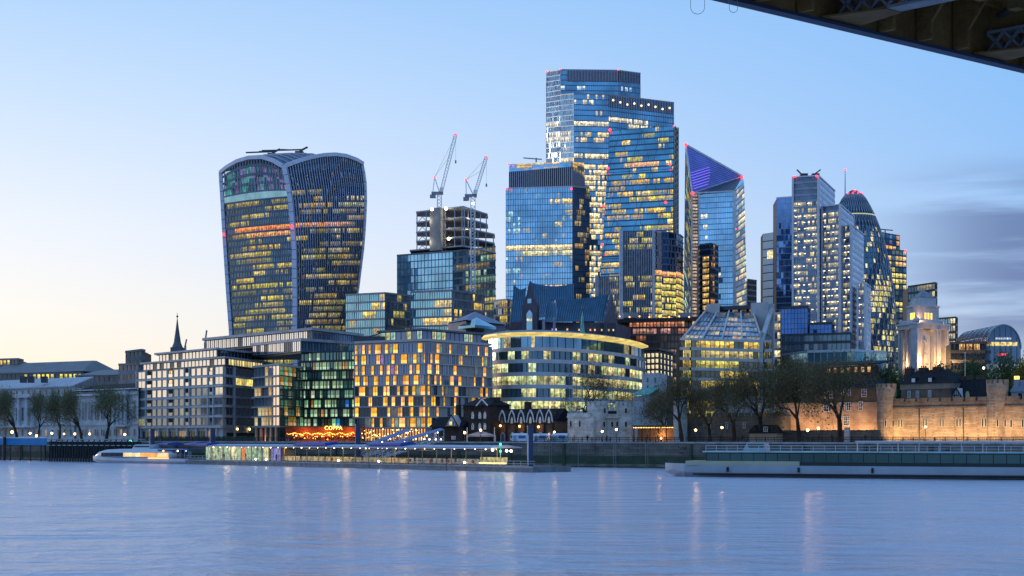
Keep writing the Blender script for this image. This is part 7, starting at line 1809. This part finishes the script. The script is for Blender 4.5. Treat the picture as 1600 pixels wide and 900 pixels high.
T = Thing('blue_hoarding', 'bright blue site hoarding on the river wall at the left edge', 'hoarding', (X(30, 446), 446, QZ)); f = Fr(G(-60, 474), G(76, 426)); n = 14; hb = mat('hoarding_blue', (.03, .20, .42), .9, var=.15, spec=.05)
for i in range(n):
    q = MB(); q.fbox(f, f.L * i / n + .02, f.L * (i + 1) / n - .02, 4.6, 6.6, .5, .58); T.one('panel', q, hb)
q = MB(); q.fbox(f, 0, f.L, 6.6, 6.75, .4, .65); T.one('top_rail', q, white_trim)
for i in range(9): q = MB(); u = f.L * (i + .4) / 9; q.tube(f.pt(u, -2, .35), f.pt(u, 4.7, .35), .18); T.one('pile', q, tm)
q = MB(); u = f.u_at(12); q.tube(f.pt(u, -2, 1.0), f.pt(u, 7, 1.0), .45, n=8); T.one('mooring_post', q, tm); T.done()
q = None

# ================================================================ people
def person_mesh(seed, pose):
    rnd = random.Random(seed); V = [(0, 0, .95), (0, 0, 1.2), (0, 0, 1.42), (0, 0, 1.5), (0, .02, 1.6), (0, .01, 1.74)]; E = [(0, 1), (1, 2), (2, 3), (3, 4), (4, 5)]; Rr = [.15, .14, .13, .055, .09, .07]
    s = .22 if pose else .02
    for sg in (-1, 1):
        i = len(V); st = s * sg
        V += [(.1 * sg, 0, .88), (.11 * sg, -st * .5 - .02, .48), (.11 * sg, -st, .07), (.11 * sg, -st - .14, .04)]; E += [(0, i), (i, i + 1), (i + 1, i + 2), (i + 2, i + 3)]; Rr += [.095, .065, .05, .045]
        i = len(V); V += [(.2 * sg, 0, 1.4), (.25 * sg, st * .4 + .03, 1.12), (.24 * sg, st * .5 - .06, .86), (.24 * sg, st * .5 - .09, .76)]; E += [(2, i), (i, i + 1), (i + 1, i + 2), (i + 2, i + 3)]; Rr += [.065, .05, .04, .035]
    me = bpy.data.meshes.new('figure'); me.from_pydata(V, E, []); o = bpy.data.objects.new('figure', me); sc.collection.objects.link(o)
    md = o.modifiers.new('skin', 'SKIN'); 
    for k, sv in enumerate(me.skin_vertices[0].data): sv.radius = (Rr[k], Rr[k] * (.72 if k in (0, 1, 2) else 1)); sv.use_root = (k == 0)
    o.modifiers.new('sub', 'SUBSURF').levels = 1
    dg = bpy.context.evaluated_depsgraph_get(); dg.update(); out = bpy.data.meshes.new_from_object(o.evaluated_get(dg)); bpy.data.objects.remove(o)
    for p in out.polygons:
        z = p.center.z; p.material_index = 2 if z > 1.47 or (abs(p.center.x) > .19 and z < .84) else 1 if z > .92 else 0; p.use_smooth = True
        if z > 1.66 : p.material_index = 3
    return out
PM = [person_mesh(1, 0), person_mesh(2, 1)]
trs = mat('dark_trousers', (.02, .022, .03), .8, var=.1); skin = mat('skin_tone', (.42, .27, .2), .6, var=.05); hair = mat('dark_hair', (.02, .015, .012), .7, var=.1)
COATS = {'navy': (.03, .04, .09), 'red': (.35, .03, .03), 'white': (.6, .6, .6), 'grey': (.2, .2, .22), 'black': (.015, .015, .018), 'pink': (.55, .25, .25), 'tan': (.4, .3, .18)}
def person(label, px, d, z, coat, k, rz):
    me = PM[k].copy(); me.materials.clear()
    for m in (trs, mat('coat_' + coat, COATS[coat], .8, var=.1), skin, hair): me.materials.append(m)
    o = bpy.data.objects.new('person', me); sc.collection.objects.link(o); o.location = (X(px, d), d, z); o.rotation_euler = (0, 0, rz); tag(o, label, 'person', 'people by the river')

# ================================================================ floating pier
def pier():
    T = Thing('floating_pier', 'long floating river pier with pale blue roof, lit waiting rooms and deck lights', 'pier', (X(560, 335), 335, 0))
    f = Fr(G(289, 386), G(834, 289)); hull = mat('pontoon_steel', (.16, .18, .20), .6, .2, var=.3, scale=.6); deckm = mat('pontoon_deck', (.14, .14, .14), .85, var=.3)
    n = 5
    for i in range(n):
        q = MB(); a, b = f.L * i / n + .12, f.L * (i + 1) / n - .12; q.fbox(f, a, b, -.6, 1.05, -10, 0); o = T.one('pontoon', q, hull)
        q = MB(); q.fbox(f, a, b, .85, 1.12, 0, .14); q.build('rubbing_strake', mat('pale_strake', (.3, .32, .33), .7), o)
        q = MB(); q.fbox(f, a, b, 1.05, 1.12, -10, -.01); q.build('deck', deckm, o)
    roofm = mat('pale_blue_roof', (.34, .40, .52), .45, .2, var=.12); blue = mat('royal_blue_roof', (.03, .07, .33), .4, .2, var=.15)
    u0, u1 = f.u_at(322), f.u_at(772); k = 9
    for i in range(k):
        a, b = lerp(u0, u1, i / k) + .05, lerp(u0, u1, (i + 1) / k) - .05
        q = MB(); q.loft([[f.pt(a, 4.55, -.6), f.pt(a, 4.75, -.5), f.pt(a, 5.15, -4), f.pt(a, 4.75, -7.5), f.pt(a, 4.55, -7.4)], [f.pt(b, 4.55, -.6), f.pt(b, 4.75, -.5), f.pt(b, 5.15, -4), f.pt(b, 4.75, -7.5), f.pt(b, 4.55, -7.4)]]); o = T.one('roof_panel', q, roofm)
        q = MB(); q.fbox(f, a, b, 4.42, 4.56, -.75, -.55); q.build('gutter', white_metal, o)
    for pa, pb, z in ((292, 318, 5.0), (452, 502, 5.2), (566, 620, 5.25), (236, 256, 5.0), (282, 300, 5.1)):
        a, b = f.u_at(pa), f.u_at(pb); q = MB(); q.loft([[f.pt(a, z - .3, -1), f.pt(a, z + .1, -1), f.pt(a, z + .35, -4), f.pt(a, z - .3, -6)], [f.pt(b, z - .3, -1), f.pt(b, z + .25, -1), f.pt(b, z + .6, -4), f.pt(b, z - .3, -6)]])
        T.one('raised_blue_roof', q, blue)
    for i in range(24):
        u = lerp(u0 + .4, u1 - .4, i / 23); q = MB(); q.fbox(f, u - .08, u + .08, 1.12, 4.6, -1.2, -1.04); T.one('post', q, mat('ochre_post', (.30, .24, .12), .6, .2) if i > 5 else grey_metal)
    # waiting rooms
    gp = glass('waiting_room_glass', (.2, .28, .24), .15, .3, .7, 1.2, .1, 1.6); rnd = random.Random(3); a, b = f.u_at(308), f.u_at(405); m = 26
    for i in range(m):
        c = rnd.choice([(.42, .62, .36), (.5, .68, .42), (.2, .3, .2), (.8, .75, .4)]); c = (1, .30, .08) if i in (15, 16) else c
        q = MB(); q.fbox(f, lerp(a, b, i / m) + .04, lerp(a, b, (i + 1) / m) - .04, 1.15, 4.4, -2.6, -2.5, c); T.one('waiting_room_pane', q, gp)
    a2, b2 = f.u_at(410), f.u_at(424); q = MB(); q.fbox(f, a2, b2, 1.15, 4.2, -2.6, -2.45, (.22, .2, .6)); T.one('blue_screen', q, gp)
    q = MB(); q.fbox(f, a, b2, 1.12, 4.5, -6.5, -3.0); T.one('waiting_room_core', q, mat('pier_interior', (.2, .2, .18), .8)); a3, b3 = f.u_at(425), f.u_at(770)
    for i in range(20):
        c = (.9, .62, .22) if i < 12 else (.45, .40, .32); q = MB(); q.fbox(f, lerp(a3, b3, i / 20) + .1, lerp(a3, b3, (i + 1) / 20) - .1, 1.3, 2.35, -3.4, -3.3, tint(c, rnd.uniform(.35, .8))); T.one('windbreak_panel', q, gp)
    q = MB(); q.fbox(f, a3, b3, 3.9, 4.1, -5, -4.8); T.one('ceiling_beam', q, dark_metal)
    rl = T.p('rails', mat('pale_rail', (.4, .42, .44), .5, .3), 'stuff'); nu = int(f.L / 2.0)
    for i in range(nu): rl.fbox(f, f.L * i / nu, f.L * i / nu + .07, 1.1, 2.15, -.35, -.28)
    for z in (2.1, 1.6): rl.fbox(f, 0, f.L, z, z + .07, -.36, -.27)
    wl = glow('pier_gold', (1, .72, .32), 9)
    for i in range(34):
        u = lerp(u0 + 1, u1 - 1, i / 33); q = MB(); q.ball(f.pt(u, 4.35, -1.5), .09 + .05 * (i % 4 == 0), 6, 4); T.one('roof_lamp', q, wl)
    w = WL[T.root.name]
    for px, z in ((400, 1.55), (416, 1.55), (529, 1.6), (592, 1.6), (726, 1.7), (770, 4.25), (792, 4.1), (799, 4.05)):
        q = MB(); q.ball(f.pt(f.u_at(px), z, .05), .26 if px > 760 else .22, 8, 5); T.one('deck_floodlight', q, glow('pier_flood', (1, .84, .50), 10))
    for px in (345, 440, 530, 620, 710, 785):
        l = bpy.data.lights.new('pier_light', 'POINT'); l.energy = 220; l.color = (1, .68, .30); l.shadow_soft_size = .9; o = bpy.data.objects.new('pier_light', l); sc.collection.objects.link(o); o.parent = T.root; p = f.pt(f.u_at(px), 4.0, -1.8); o.location = (p.x - w[0], p.y - w[1], p.z - w[2])
    for px, y, z in ((782, 694, None), (782, 705, None)):
        q = MB(); d = 300; q.ball((X(px, d), d, Zp(y, d)), .22, 6, 4); T.one('green_beacon', q, glow('beacon_green', (.02, 1, .25), 6))
    q = MB(); q.tube((X(782, 300.5), 300.5, 1.1), (X(782, 300.5), 300.5, Zp(693, 300)), .1); T.one('beacon_pole', q, white_trim)
    a, b = f.u_at(748), f.u_at(790); q = MB(); q.fbox(f, a, b, 1.5, 1.75, -.2, -.05); T.one('lit_gangway_strip', q, glow('strip_yellow', (1, .72, .25), 1.6))
    q = MB(); q.fbox(f, a, b, 1.75, 2.8, -.5, -.4, (.6, .5, .2)); T.one('gate_panel', q, gp)
    q = MB(); q.tube(f.pt(f.u_at(822.7), 1.1, -.4), f.pt(f.u_at(822.7), 7.2, -.4), .09); T.one('signal_post', q, white_trim)
    for px in (518, 640, 672, 690, 700, 738): q = MB(); q.tube(f.pt(f.u_at(px), 1.9, -.2), f.pt(f.u_at(px), 1.9, -.05), .32, n=10); T.one('life_ring', q, mat('life_ring_red', (.5, .05, .04), .6))
    T.done()
    pb = mat('pile_blue', (.035, .06, .13), .5, .2, var=.25)
    for px, d, yt, r, lab in ((828.5, 291.5, 667, .62, 'thick dark blue mooring pile at the right end of the pier'), (558.5, 352, 664, .62, 'thick dark mooring pile in front of the gold-lit hotel restaurant'), (236.5, 405, 672, .55, 'dark blue mooring pile before the left end of the grey apartments'), (331, 386, 671, .6, 'dark blue mooring pile before the corner of the grey apartments')):
        T = Thing('mooring_pile', lab, 'mooring pile', (X(px, d), d, -2), 'mooring piles of the pier'); q = MB(); q.tube((X(px, d), d + 1, -2), (X(px, d), d + 1, Zp(yt, d)), r * (d / 300) ** .5, n=12); T.one('pile', q, pb); q = MB(); q.tube((X(px, d), d + 1, Zp(yt, d)), (X(px, d), d + 1, Zp(yt, d) + .25), r * 1.08 * (d / 300) ** .5, n=12); T.one('cap', q, dark_metal); T.done()
    # covered gangways from the quay down to the pier
    for lab, p0, d0, p1, d1 in (('longer roofed gangway sloping from the quay to the pier', 688, 356, 583, 341), ('shorter roofed gangway left of the longer one', 636, 366, 560, 352)):
        T = Thing('covered_gangway', lab, 'gangway', (X(p0, d0), d0, 0), 'covered gangways of the pier'); A = Vector((X(p0, d0), d0, 5.9)); B = Vector((X(p1, d1), d1, 1.5)); s = (B - A).cross(UZ).normalized() * 1.2
        q = MB(); q.loft([[A - s, A + s, A + s + UZ * .2, A - s + UZ * .2], [B - s, B + s, B + s + UZ * .2, B - s + UZ * .2]]); T.one('floor', q, grey_metal)
        q = MB(); h = UZ * 2.7; q.loft([[A - s * 1.15 + h, A + h + UZ * .35, A + s * 1.15 + h, A + s * 1.15 + h - UZ * .15, A - s * 1.15 + h - UZ * .15], [B - s * 1.15 + h, B + h + UZ * .35, B + s * 1.15 + h, B + s * 1.15 + h - UZ * .15, B - s * 1.15 + h - UZ * .15]]); T.one('roof', q, mat('gangway_roof', (.14, .19, .36), .45, .2, var=.12))
        tr = MB(); k = 12
        for sd in (-1, 1):
            for i in range(k):
                a, b = lerp(A, B, i / k) + s * sd, lerp(A, B, (i + 1) / k) + s * sd
                tr.bar(a, a + h, .12); tr.bar(a if i % 2 else a + UZ * 1.1, b + UZ * 1.1 if i % 2 else b, .09); tr.bar(a + UZ * 1.1, b + UZ * 1.1, .1)
        T.one('side_truss', tr, white_metal)
        q = MB()
        for i in range(6): q.ball(lerp(A, B, (i + .5) / 6) + h - UZ * .35 + s * (-.8 if s.y > 0 else .8), .14, 6, 4)
        T.one('lamps', q, glow('pier_warm_white', (1, .85, .52), 8), 'stuff'); T.done()
    q = T
    F_ = Thing('promenade_lights', 'string of small warm lights along the promenade behind the pier', 'lights', (X(620, 372), 372, GZ)); r3 = random.Random(12); m = F_.p('bulbs', glow('bulb_gold', (1, .60, .18), 7), 'stuff')
    for i in range(64):
        px = 562 + i * 1.55 + r3.uniform(-1, 1); d = quay_d(px) + r3.uniform(2, 9); m.ball((X(px, d), d, GZ + r3.uniform(.8, 3.2)), r3.uniform(.07, .15), 5, 3)
    m = F_.p('poles', iron, 'stuff')
    for i in range(8):
        px = 562 + i * 14; d = quay_d(px) + 5; m.tube((X(px, d), d, GZ), (X(px, d), d, GZ + 3.3), .04, n=4)
    m = F_.p('cable', iron)
    for i in range(7):
        a, b = 562 + i * 14, 576 + i * 14; da, db = quay_d(a) + 5, quay_d(b) + 5; m.bar((X(a, da), da, GZ + 3.3), (X(b, db), db, GZ + 3.3), .03)
    F_.done()
    zd = 1.14
    f2 = Fr(G(289, 388), G(834, 291))
    for i, (px, c, k, lab) in enumerate(((350, 'black', 0, 'person in black coat standing by the pier waiting rooms'), (384, 'red', 1, 'person in red coat walking before the green-lit waiting room'), (432, 'tan', 0, 'person in tan coat just right of the blue screen on the pier'), (470, 'grey', 1, 'person in grey coat walking under the raised blue pier roof'), (508, 'navy', 0, 'person in navy coat on the pier left of the dark pile'), (566, 'white', 1, 'person in white top walking in the middle of the pier'), (612, 'black', 0, 'person in black coat under the second raised blue roof'), (648, 'pink', 0, 'person in pink coat on the pier below the gangways'), (675, 'white', 1, 'person in white top on the pier below the cottage'), (698, 'navy', 1, 'person in navy coat on the right part of the pier'), (712, 'grey', 0, 'person in grey coat beside the right deck floodlight'))):
        p = f2.pt(f2.u_at(px), 0, 0); person(lab, px, p.y, zd, c, k, i * 1.3)
    for i, (px, c, k, lab) in enumerate(((245, 'grey', 0, 'person in grey at the left end of the apartment terrace'), (262, 'white', 0, 'person in white on the terrace left of the red coat'), (275, 'red', 0, 'person in red coat on the apartment terrace'), (290, 'pink', 1, 'person in pink top on the terrace'), (306, 'white', 0, 'person in white on the terrace near the corner pile'), (318, 'tan', 1, 'person in tan top walking on the terrace'), (948, 'black', 0, 'person in black coat before the stone gatehouse'), (1110, 'black', 1, 'person in black coat walking on the castle wharf'), (1126, 'navy', 0, 'person in navy coat under the lodge lamp'), (855, 'tan', 1, 'person in tan coat walking before the white catering kiosk'), (897, 'red', 0, 'person in red coat at the left corner of the stone gatehouse'), (918, 'grey', 1, 'person in grey coat walking past the stone gatehouse'), (1012, 'black', 0, 'person in black coat in front of the lit pavilion'), (1160, 'white', 1, 'person in white top left of the small kiosk'), (1232, 'navy', 1, 'person in navy coat walking before the low castle wall'), (1300, 'tan', 0, 'person in tan coat on the wharf below the orange-lit house'), (1352, 'grey', 1, 'person in grey coat walking near the left drum tower'))):
        d = quay_d(px) + (12 if px < 400 else 2.2); person(lab, px, d, GZ, c, k, i * 1.7)
pier()

# ================================================================ boats
def catamaran():
    T = Thing('passenger_catamaran', 'silver passenger catamaran with rounded bow moored left of the pier', 'boat', (X(215, 396), 396, 0))
    f = Fr(G(139, 403), G(296, 385)); sil = mat('silver_hull', (.52, .54, .58), .35, .35, var=.1); L = f.L
    for n0 in (-.2, -5.8):
        q = MB(); rings = []
        for u, w, zt, zb in ((0.2, .15, 1.9, .6), (2, .7, 1.8, .1), (5, 1.1, 1.6, -.4), (L * .6, 1.3, 1.4, -.6), (L - .5, 1.3, 1.3, -.4)):
            c = n0 - 1.2; rings.append([f.pt(u, zb, c - w * .4), f.pt(u, zb, c + w * .4), f.pt(u, lerp(zb, zt, .6), c + w), f.pt(u, zt, c + w), f.pt(u, zt, c - w), f.pt(u, lerp(zb, zt, .6), c - w)])
        q.loft(rings); T.one('hull', q, sil)
    q = MB(); q.smooth = True; rings = []
    for u, zt, ins in ((.1, 1.75, 2.4), (.9, 2.5, 1.3), (2.4, 3.1, .6), (5, 3.55, .2), (10, 3.75, 0), (L * .7, 3.8, 0), (L * .82, 3.7, .1)):
        rings.append([f.pt(u, 1.3, -.2 - ins), f.pt(u, lerp(1.3, zt, .55), -.05 - ins), f.pt(u, lerp(1.3, zt, .92), -.7 - ins), f.pt(u, zt, -1.6 - ins * .7), f.pt(u, zt, -6.4 + ins * .7), f.pt(u, lerp(1.3, zt, .92), -7.3 + ins), f.pt(u, lerp(1.3, zt, .55), -7.95 + ins), f.pt(u, 1.3, -7.8 + ins)])
    q.loft(rings); T.one('cabin', q, sil)
    gw_ = glass('boat_window_glass', (.05, .07, .09), .06, .7, 1.2, .5, .5, 1.3); n = 12
    for i in range(n):
        u = lerp(4.5, L * .8, i / n); c = (0, 0, 0) if i < 4 else (.9, .7, .36) if i < 7 else (1, .40, .10) if i < 10 else (.8, .6, .3)
        q = MB(); q.fbox(f, u, u + (L * .8 - 4.5) / n - .15, 1.75, 2.75, -.1, .02, c); T.one('cabin_window', q, gw_)
    q = MB(); q.loft([[f.pt(1.2, 2.2, -1.6), f.pt(1.9, 2.75, -2.0), f.pt(1.9, 2.75, -6), f.pt(1.2, 2.2, -6.4)], [f.pt(1.15, 2.3, -1.6), f.pt(1.85, 2.85, -2.0), f.pt(1.85, 2.85, -6), f.pt(1.15, 2.3, -6.4)]]); T.one('front_window', q, gw_)
    q = MB(); a, b = L * .38, L * .56; q.loft([[f.pt(a, 3.7, -2), f.pt(a, 3.7, -6), f.pt(b, 3.7, -6), f.pt(b, 3.7, -2)], [f.pt(a + .9, 4.9, -2.4), f.pt(a + .9, 4.9, -5.6), f.pt(b - .2, 4.9, -5.6), f.pt(b - .2, 4.9, -2.4)]]); o = T.one('wheelhouse', q, sil)
    q = MB(); q.fbox(f, a + .9, b - .3, 4.0, 4.6, -2.28, -2.15); q.build('window', gw_, o)
    q = MB(); q.fbox(f, L * .68, L - .4, 3.5, 3.65, -7.5, -.2); T.one('aft_canopy', q, mat('royal_blue_roof', (.03, .07, .33)))
    for i in range(5): q = MB(); u = lerp(L * .82, L - .6, i / 4); q.tube(f.pt(u, 1.3, -.4), f.pt(u, 3.5, -.4), .05); T.one('canopy_post', q, white_metal)
    q = MB(); q.fbox(f, L * .6, L * .8, 1.35, 1.5, .03, .12); T.one('orange_strip', q, glow('orange_strip_light', (1, .36, .06), 4))
    for u, c in ((L * .74, (1, .35, .1)), (L * .88, (1, .8, .45)), (L * .96, (.1, .2, 1))):
        q = MB(); q.ball(f.pt(u, 3.3, -.3), .2, 6, 4); T.one('deck_light', q, glow('boat_light_%d' % int(u), c, 6))
    q = MB(); q.tube(f.pt(L * .5, 4.9, -4), f.pt(L * .5, 6.4, -4), .06); T.one('mast', q, white_metal)
    T.done()
    T = Thing('green_navigation_light', 'small green navigation light on a post left of the grey apartments', 'light', (X(204, 409), 409, 5.7)); q = MB(); q.tube((X(204, 409), 409, 5.7), (X(204, 409), 409, Zp(691, 409)), .08); T.one('post', q, iron); q = MB(); q.ball((X(204, 408.8), 408.8, Zp(690, 409)), .4, 8, 5); T.one('lens', q, glow('beacon_green', (.02, 1, .25), 6)); T.done()
catamaran()
def cruiser():
    T = Thing('river_cruiser', 'long low river cruiser with pale grey hull and dark green glazed sides before the castle', 'boat', (X(1330, 247), 247, 0))
    f = Fr(G(1030, 259), G(1660, 233)); L = f.L; hullm = mat('pale_grey_hull', (.32, .37, .42), .4, .2, var=.12); gz = glass('dark_green_saloon_glass', (.05, .10, .10), .06, .7, 1.0, .4)
    q = MB(); rings = []
    for u, w, zt, zb in ((0, .1, 2.3, .8), (1.5, 1.0, 2.2, .2), (4, 2.2, 2.1, -.4), (9, 3.1, 2.0, -.6), (L * .5, 3.3, 2.0, -.6), (L - 1, 3.2, 2.0, -.5), (L, 3.0, 2.0, .1)):
        c = -3.4; rings.append([f.pt(u, zb, c - w * .5), f.pt(u, zb, c + w * .5), f.pt(u, lerp(zb, zt, .5), c + w), f.pt(u, zt, c + w * 1.03), f.pt(u, zt, c - w * 1.03), f.pt(u, lerp(zb, zt, .5), c - w)])
    q.loft(rings); T.one('hull', q, hullm)
    q = MB(); q.fbox(f, 6, L - 3, .35, .6, -.2, .12); T.one('dark_waterline_strake', q, iron)
    q = MB(); q.fbox(f, 4.5, 24, 2.0, 2.7, -6.0, -.55); T.one('cream_bulwark', q, mat('cream_bulwark_paint', (.42, .39, .27), .5, var=.1))
    q = MB(); q.fbox(f, 8, L - 4, 2.0, 4.15, -6.0, -.8); T.one('saloon', q, mat('saloon_dark', (.02, .03, .03), .5))
    n = 26; rnd = random.Random(6)
    for i in range(n):
        q = MB(); a, b = lerp(8.2, L - 4.2, i / n) + .06, lerp(8.2, L - 4.2, (i + 1) / n) - .06; q.fbox(f, a, b, 2.55, 3.95, -.8, -.7, (0, 0, 0)); T.one('saloon_window', q, gz)
    q = MB(); q.fbox(f, 7.5, L - 3.5, 4.15, 4.38, -6.3, -.5); T.one('saloon_roof', q, mat('pale_teal_trim', (.30, .50, .52), .45, .1))
    rl = T.p('rails', white_metal, 'stuff')
    for i in range(30): u = lerp(8, L - 4, i / 29); rl.fbox(f, u, u + .06, 4.38, 5.3, -.75, -.69)
    rl.fbox(f, 8, L - 4, 5.25, 5.32, -.76, -.68); rl.fbox(f, 8, L - 4, 4.8, 4.85, -.76, -.68)
    ua = f.u_at(1335); q = MB(); q.fbox(f, ua, L - 5, 5.85, 6.1, -6, -.6); T.one('upper_canopy', q, mat('white_canopy', (.5, .52, .54), .5, var=.08))
    for i in range(9): q = MB(); u = lerp(ua + .3, L - 5.3, i / 8); q.tube(f.pt(u, 4.38, -.9), f.pt(u, 5.85, -.9), .06); T.one('canopy_post', q, white_metal)
    q = MB(); q.loft([[f.pt(14, 4.38, -2), f.pt(14, 4.38, -5), f.pt(18, 4.38, -5), f.pt(18, 4.38, -2)], [f.pt(14.8, 5.9, -2.3), f.pt(14.8, 5.9, -4.7), f.pt(17.8, 5.9, -4.7), f.pt(17.8, 5.9, -2.3)]]); o = T.one('wheelhouse', q, hullm); q = MB(); q.fbox(f, 14.9, 17.6, 4.95, 5.6, -2.2, -2.05); q.build('window', gz, o)
    for u in (12, 24, 36): q = MB(); q.tube(f.pt(u, .9, .05), f.pt(u, 1.7, .05), .2, n=7); T.one('fender', q, iron)
    T.done()
cruiser()

# ================================================================ bridge overhead
def bridge():
    T = Thing('bridge_deck', 'dark riveted steel underside of a road bridge overhead in the top right corner', 'bridge', (14, 28, 15))
    b = Vector((.806, .592, 0)); p = Vector((.74, -.673, 0)); h = 9.0; z = CZ + h
    E = Vector((X(1110, h * F / 685), h * F / 685, 0))
    def P(t, s, dz): return E + b * t + p * s + UZ * (z + dz)
    och = mat('ochre_glow_tint', (.32, .19, .05), .7, .0, var=.5, scale=.9, bump=.3, bscale=3, col2=(.16, .08, .02)); st = mat('blue_grey_steel', (.27, .29, .29), .55, .1, var=.35, scale=1.2, bump=.25, bscale=4); dk = mat('sooty_steel', (.08, .07, .055), .7, .0, var=.5, scale=.8)  # ochre colour stands in for the orange lamp glow on the underside
    navy = mat('navy_fascia', (.03, .06, .12), .5, .2, var=.25)
    t0, t1 = -26, 80
    def bx(t_0, t_1, s0, s1, d0, d1): m = MB(); m.obox(P(t_0, s0, d0), b * (t_1 - t_0), p * (s1 - s0), UZ * (d1 - d0)); return m
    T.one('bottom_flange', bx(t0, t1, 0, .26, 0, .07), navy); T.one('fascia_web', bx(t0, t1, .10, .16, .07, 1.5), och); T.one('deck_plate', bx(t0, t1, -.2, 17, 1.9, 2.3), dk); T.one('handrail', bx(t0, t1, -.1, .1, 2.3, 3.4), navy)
    T.one('edge_conduit', bx(t0, t1, -.10, 0.0, .10, .2), navy)
    for s in (1.6, 4.2, 7.5, 11, 14.5): T.one('stringer', bx(t0, t1, s, s + .25, 1.2, 1.9), dk)
    rv = T.p('rivets', navy, 'stuff')
    sp = 5.25; tp = (33.3 - E.y) / b.y
    k = -5
    while tp + k * sp < t1:
        t = tp + k * sp; k += 1
        if t < t0: continue
        near = -1 < t < 14
        m = MB(); m.obox(P(t - .22, .3, .12), b * .44, p * 16, UZ * .06); m.obox(P(t - .22, .3, .62), b * .44, p * 16, UZ * .06)
        o = T.one('cross_girder', m, st)
        m = MB()
        for i in range(40 if near else 16):
            q = 16 / (40 if near else 16)
            for sd in (-.18, .18):
                a, c = P(t + sd, .3 + i * q, .18), P(t + sd, .3 + (i + 1) * q, .62); a2, c2 = P(t + sd, .3 + i * q, .62), P(t + sd, .3 + (i + 1) * q, .18); m.bar(a, c, .06); m.bar(a2, c2, .06)
        m.build('lattice', st, o)
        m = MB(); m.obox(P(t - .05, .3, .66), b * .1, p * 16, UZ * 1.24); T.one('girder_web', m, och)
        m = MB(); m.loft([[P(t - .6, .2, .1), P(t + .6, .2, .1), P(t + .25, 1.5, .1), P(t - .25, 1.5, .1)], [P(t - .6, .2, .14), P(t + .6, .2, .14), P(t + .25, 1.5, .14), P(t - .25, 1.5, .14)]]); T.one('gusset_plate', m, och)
        for j in range(1, 4):
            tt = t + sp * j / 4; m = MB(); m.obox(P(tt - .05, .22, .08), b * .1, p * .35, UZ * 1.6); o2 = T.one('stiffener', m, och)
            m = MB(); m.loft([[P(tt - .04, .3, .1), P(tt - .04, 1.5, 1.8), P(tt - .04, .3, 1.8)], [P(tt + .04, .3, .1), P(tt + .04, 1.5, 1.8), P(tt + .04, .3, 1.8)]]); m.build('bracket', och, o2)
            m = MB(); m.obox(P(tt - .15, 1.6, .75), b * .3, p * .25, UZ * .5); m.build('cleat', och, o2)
        # underside bracing between girders
        m = MB(); m.bar(P(t + .2, .6, .9), P(t + sp - .2, 7.0, .9), .16, .1); m.bar(P(t + sp - .2, .6, 1.0), P(t + .2, 7.0, 1.0), .16, .1); T.one('wind_brace', m, dk)
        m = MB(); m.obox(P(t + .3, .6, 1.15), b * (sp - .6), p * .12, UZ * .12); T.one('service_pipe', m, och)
    n = int((t1 - t0) / .3)
    for i in range(n):
        t = t0 + i * .3
        if -2 < t < 16: rv.obox(P(t, -.03, .02), b * .05, p * .04, UZ * .04)
    T.done()
    for lab, px, w, y in (('long thin wire loop hanging left of the bridge edge', 1090, 22, 22), ('short thin wire loop hanging beside the bridge edge', 1146, 13, 20)):
        d = 30.5; m = MB(); r = w / 2 / F * d; c = Vector((X(px, d), d, Zp(y - (11 if w > 20 else 7), d))); top = Zp(-90, d)
        pts = [Vector((c.x - r, d, top))] + [c + Vector((r * math.cos(math.pi + math.pi * k / 12), 0, r * math.sin(math.pi + math.pi * k / 12))) for k in range(13)] + [Vector((c.x + r, d, top))]
        for a, e in zip(pts[:-1], pts[1:]): m.tube(a, e, .006, n=4, cap=False)
        tag(m.build('wire_loop', mat('grey_wire', (.25, .27, .3), .5)), lab, 'wire', 'wires hanging by the bridge')
bridge()
